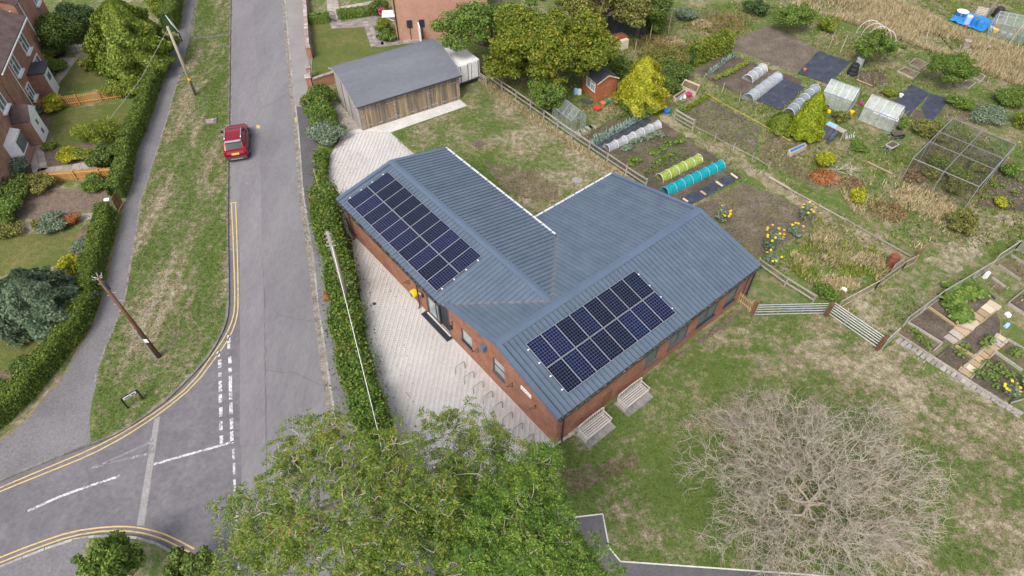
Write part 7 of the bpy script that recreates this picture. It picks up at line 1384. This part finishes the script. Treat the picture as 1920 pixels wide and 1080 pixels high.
# ---- grass, weeds and dry stems
def inpoly(pix, n):
    P = np.array([p[:2] for p in gl(pix)]); lo, hi = P.min(0), P.max(0); Q = rng.uniform(lo, hi, (n*3, 2)); Q = Q[inside(Q, P)]; return Q[:n]
BARE = [[p[:2] for p in gl(q)] for q in ([(1098, 268), (1120, 240), (1172, 209), (1237, 224), (1283, 258), (1350, 300), (1392, 330), (1297, 384), (1240, 370), (1205, 345)], [(1303, 387), (1392, 343), (1440, 360), (1525, 404), (1510, 427), (1477, 457), (1416, 480)], [(1272, 212), (1330, 186), (1428, 240), (1415, 290), (1345, 263)], [(1298, 131), (1362, 100), (1440, 128), (1510, 155), (1465, 208), (1420, 190), (1345, 160)], [(1345, 90), (1440, 48), (1475, 62), (1535, 93), (1595, 117), (1552, 158), (1495, 137), (1440, 118)], [(1674, 192), (1708, 159), (1783, 184), (1742, 234)], [K(55, 555), K(270, 395), K(520, 240), K(890, 400), K(890, 1080), K(850, 1080)], [(1610, 226), (1640, 205), (1695, 225), (1668, 248)])]
def tufts(name, pix, n, h, mat, w=.03, lean=.6, z=.0, blades=3, cut=None, bare=False):
    Q = inpoly(pix, n)
    if bare:
        for q in BARE: Q = Q[~inside(Q, q)]
    if cut is not None:
        f = np.sin(Q[:, 0]*cut[0]+cut[1])+np.sin(Q[:, 1]*cut[0]*1.3+cut[1]*2)+np.sin((Q[:, 0]+Q[:, 1])*cut[0]*.7)+rng.normal(0, .7, len(Q)); Q = Q[f > cut[2]]
    n = len(Q); Q = np.repeat(Q, blades, 0); a = rng.uniform(0, 6.28, len(Q)); H = h*rng.uniform(.5, 1.3, len(Q)); r = rng.uniform(0, .05, len(Q)); ba_ = np.stack([Q[:, 0]+np.cos(a)*r, Q[:, 1]+np.sin(a)*r, np.full(len(Q), z+.01)], 1); s = np.stack([-np.sin(a), np.cos(a), 0*a], 1)*w*rng.uniform(.6, 1.4, len(Q))[:, None]; tp = ba_+np.stack([np.cos(a)*H*lean, np.sin(a)*H*lean, H], 1)
    V = np.stack([ba_-s, ba_+s, tp], 1).reshape(-1, 3); o = npmesh(name, V, np.arange(len(V)).reshape(-1, 3), mat); return tag(o, kind='stuff')
PVG = [(366, 0), (432, 0), (430, 233), (427, 460), (428, 560), (412, 633), (343, 719), (240, 800), (172, 830), (182, 720), (200, 650), (237, 557), (257, 437), (273, 357), (300, 270), (343, 127), (352, 87)]
tufts('verge_grass', PVG, 26000, .06, 'tuft_verge', .022); tufts('lawn_grass', [(735, 252), (876, 201), (916, 150), (1073, 260), (1215, 355), (1100, 480), (800, 330)], 16000, .06, 'tuft_lawn', .024); tufts('lawn_grass', [(1037, 838), (1400, 560), (1555, 590), (1655, 655), (1930, 800), (1960, 1110), (1490, 1074), (1163, 1050), (1130, 964), (880, 985), (945, 910)], 52000, .06, 'tuft_south', .02)
ALL = [(1073, 262), (916, 150), (1000, 60), (1400, 0), (1930, 0), (1930, 800), (1655, 655), (1555, 590), (1430, 500), (1390, 420), (1205, 345)]
tufts('allotment_grass', ALL, 46000, .1, 'tuft_allot', .028, cut=(.9, 1., .2), bare=True); tufts('weed_cover', ALL, 26000, .2, 'leaf_olive', .035, cut=(.55, 2., .7), bare=True); tufts('weed_cover', ALL, 16000, .18, 'leaf_mid', .04, cut=(.6, 4., .8), bare=True); tufts('dry_grass', ALL, 6000, .14, 'straw', .028, .9, cut=(.7, 5., .9), bare=True)
tufts('dry_grass', [(1480, 10), (1600, -30), (1700, 10), (1790, 55), (1930, 100), (1930, 170), (1860, 145), (1760, 105), (1660, 66), (1560, 34)], 15000, .4, 'straw', .03, .7, cut=(.7, 1., -1.1))
tufts('dry_grass', [(1480, 480), (1540, 430), (1690, 492), (1640, 530), (1560, 560), (1500, 520)], 3500, .22, 'straw', .028, .8, cut=(2.1, 1., .2)); tufts('dry_grass', [(1560, 340), (1700, 330), (1790, 380), (1790, 440), (1720, 470), (1600, 400)], 5000, .24, 'straw', .03, .8, cut=(1., 3., .5)); tufts('dry_grass', [(1180, 80), (1340, 30), (1440, 30), (1300, 110), (1280, 150), (1200, 110)], 2600, .3, 'leaf_brown', .03, .6, cut=(.9, 1., .2)); tufts('weed_cover', [(1180, 80), (1340, 30), (1440, 30), (1300, 110), (1280, 150), (1200, 110)], 3500, .25, 'leaf_olive', .035, .6, cut=(.8, 3., .0)); tufts('weed_cover', [(1480, 480), (1540, 430), (1690, 492), (1560, 565), (1470, 500)], 2600, .22, 'leaf_lime', .03, .8, cut=(2.3, 2., .4)); tufts('weed_cover', [(1690, 320), (1830, 385), (1900, 300), (1790, 235)], 2500, .16, 'leaf_olive', .035, .6, cut=(.9, 1, .2))
tufts('dry_grass', [(905, 150), (1072, 265), (1205, 352), (1195, 358), (1065, 275), (900, 160)], 4000, .25, 'straw', .025, .5)
tufts('weed_cover', [(1272, 212), (1330, 186), (1428, 240), (1415, 290), (1345, 263)], 1200, .1, 'leaf_mid', .03); tufts('weed_cover', [(1303, 387), (1392, 343), (1533, 404), (1416, 480)], 1500, .08, 'leaf_olive', .03); tufts('weed_cover', [(1085, 262), (1172, 209), (1392, 330), (1205, 345)], 1800, .1, 'leaf_mid', .03)
tufts('leaf_litter', [(637, 263), (606, 330), (640, 420), (660, 448), (680, 590), (700, 700), (780, 790), (760, 560), (690, 440), (700, 300)], 420, .03, 'leaf_brown', .06, 1.5, .024, 1)
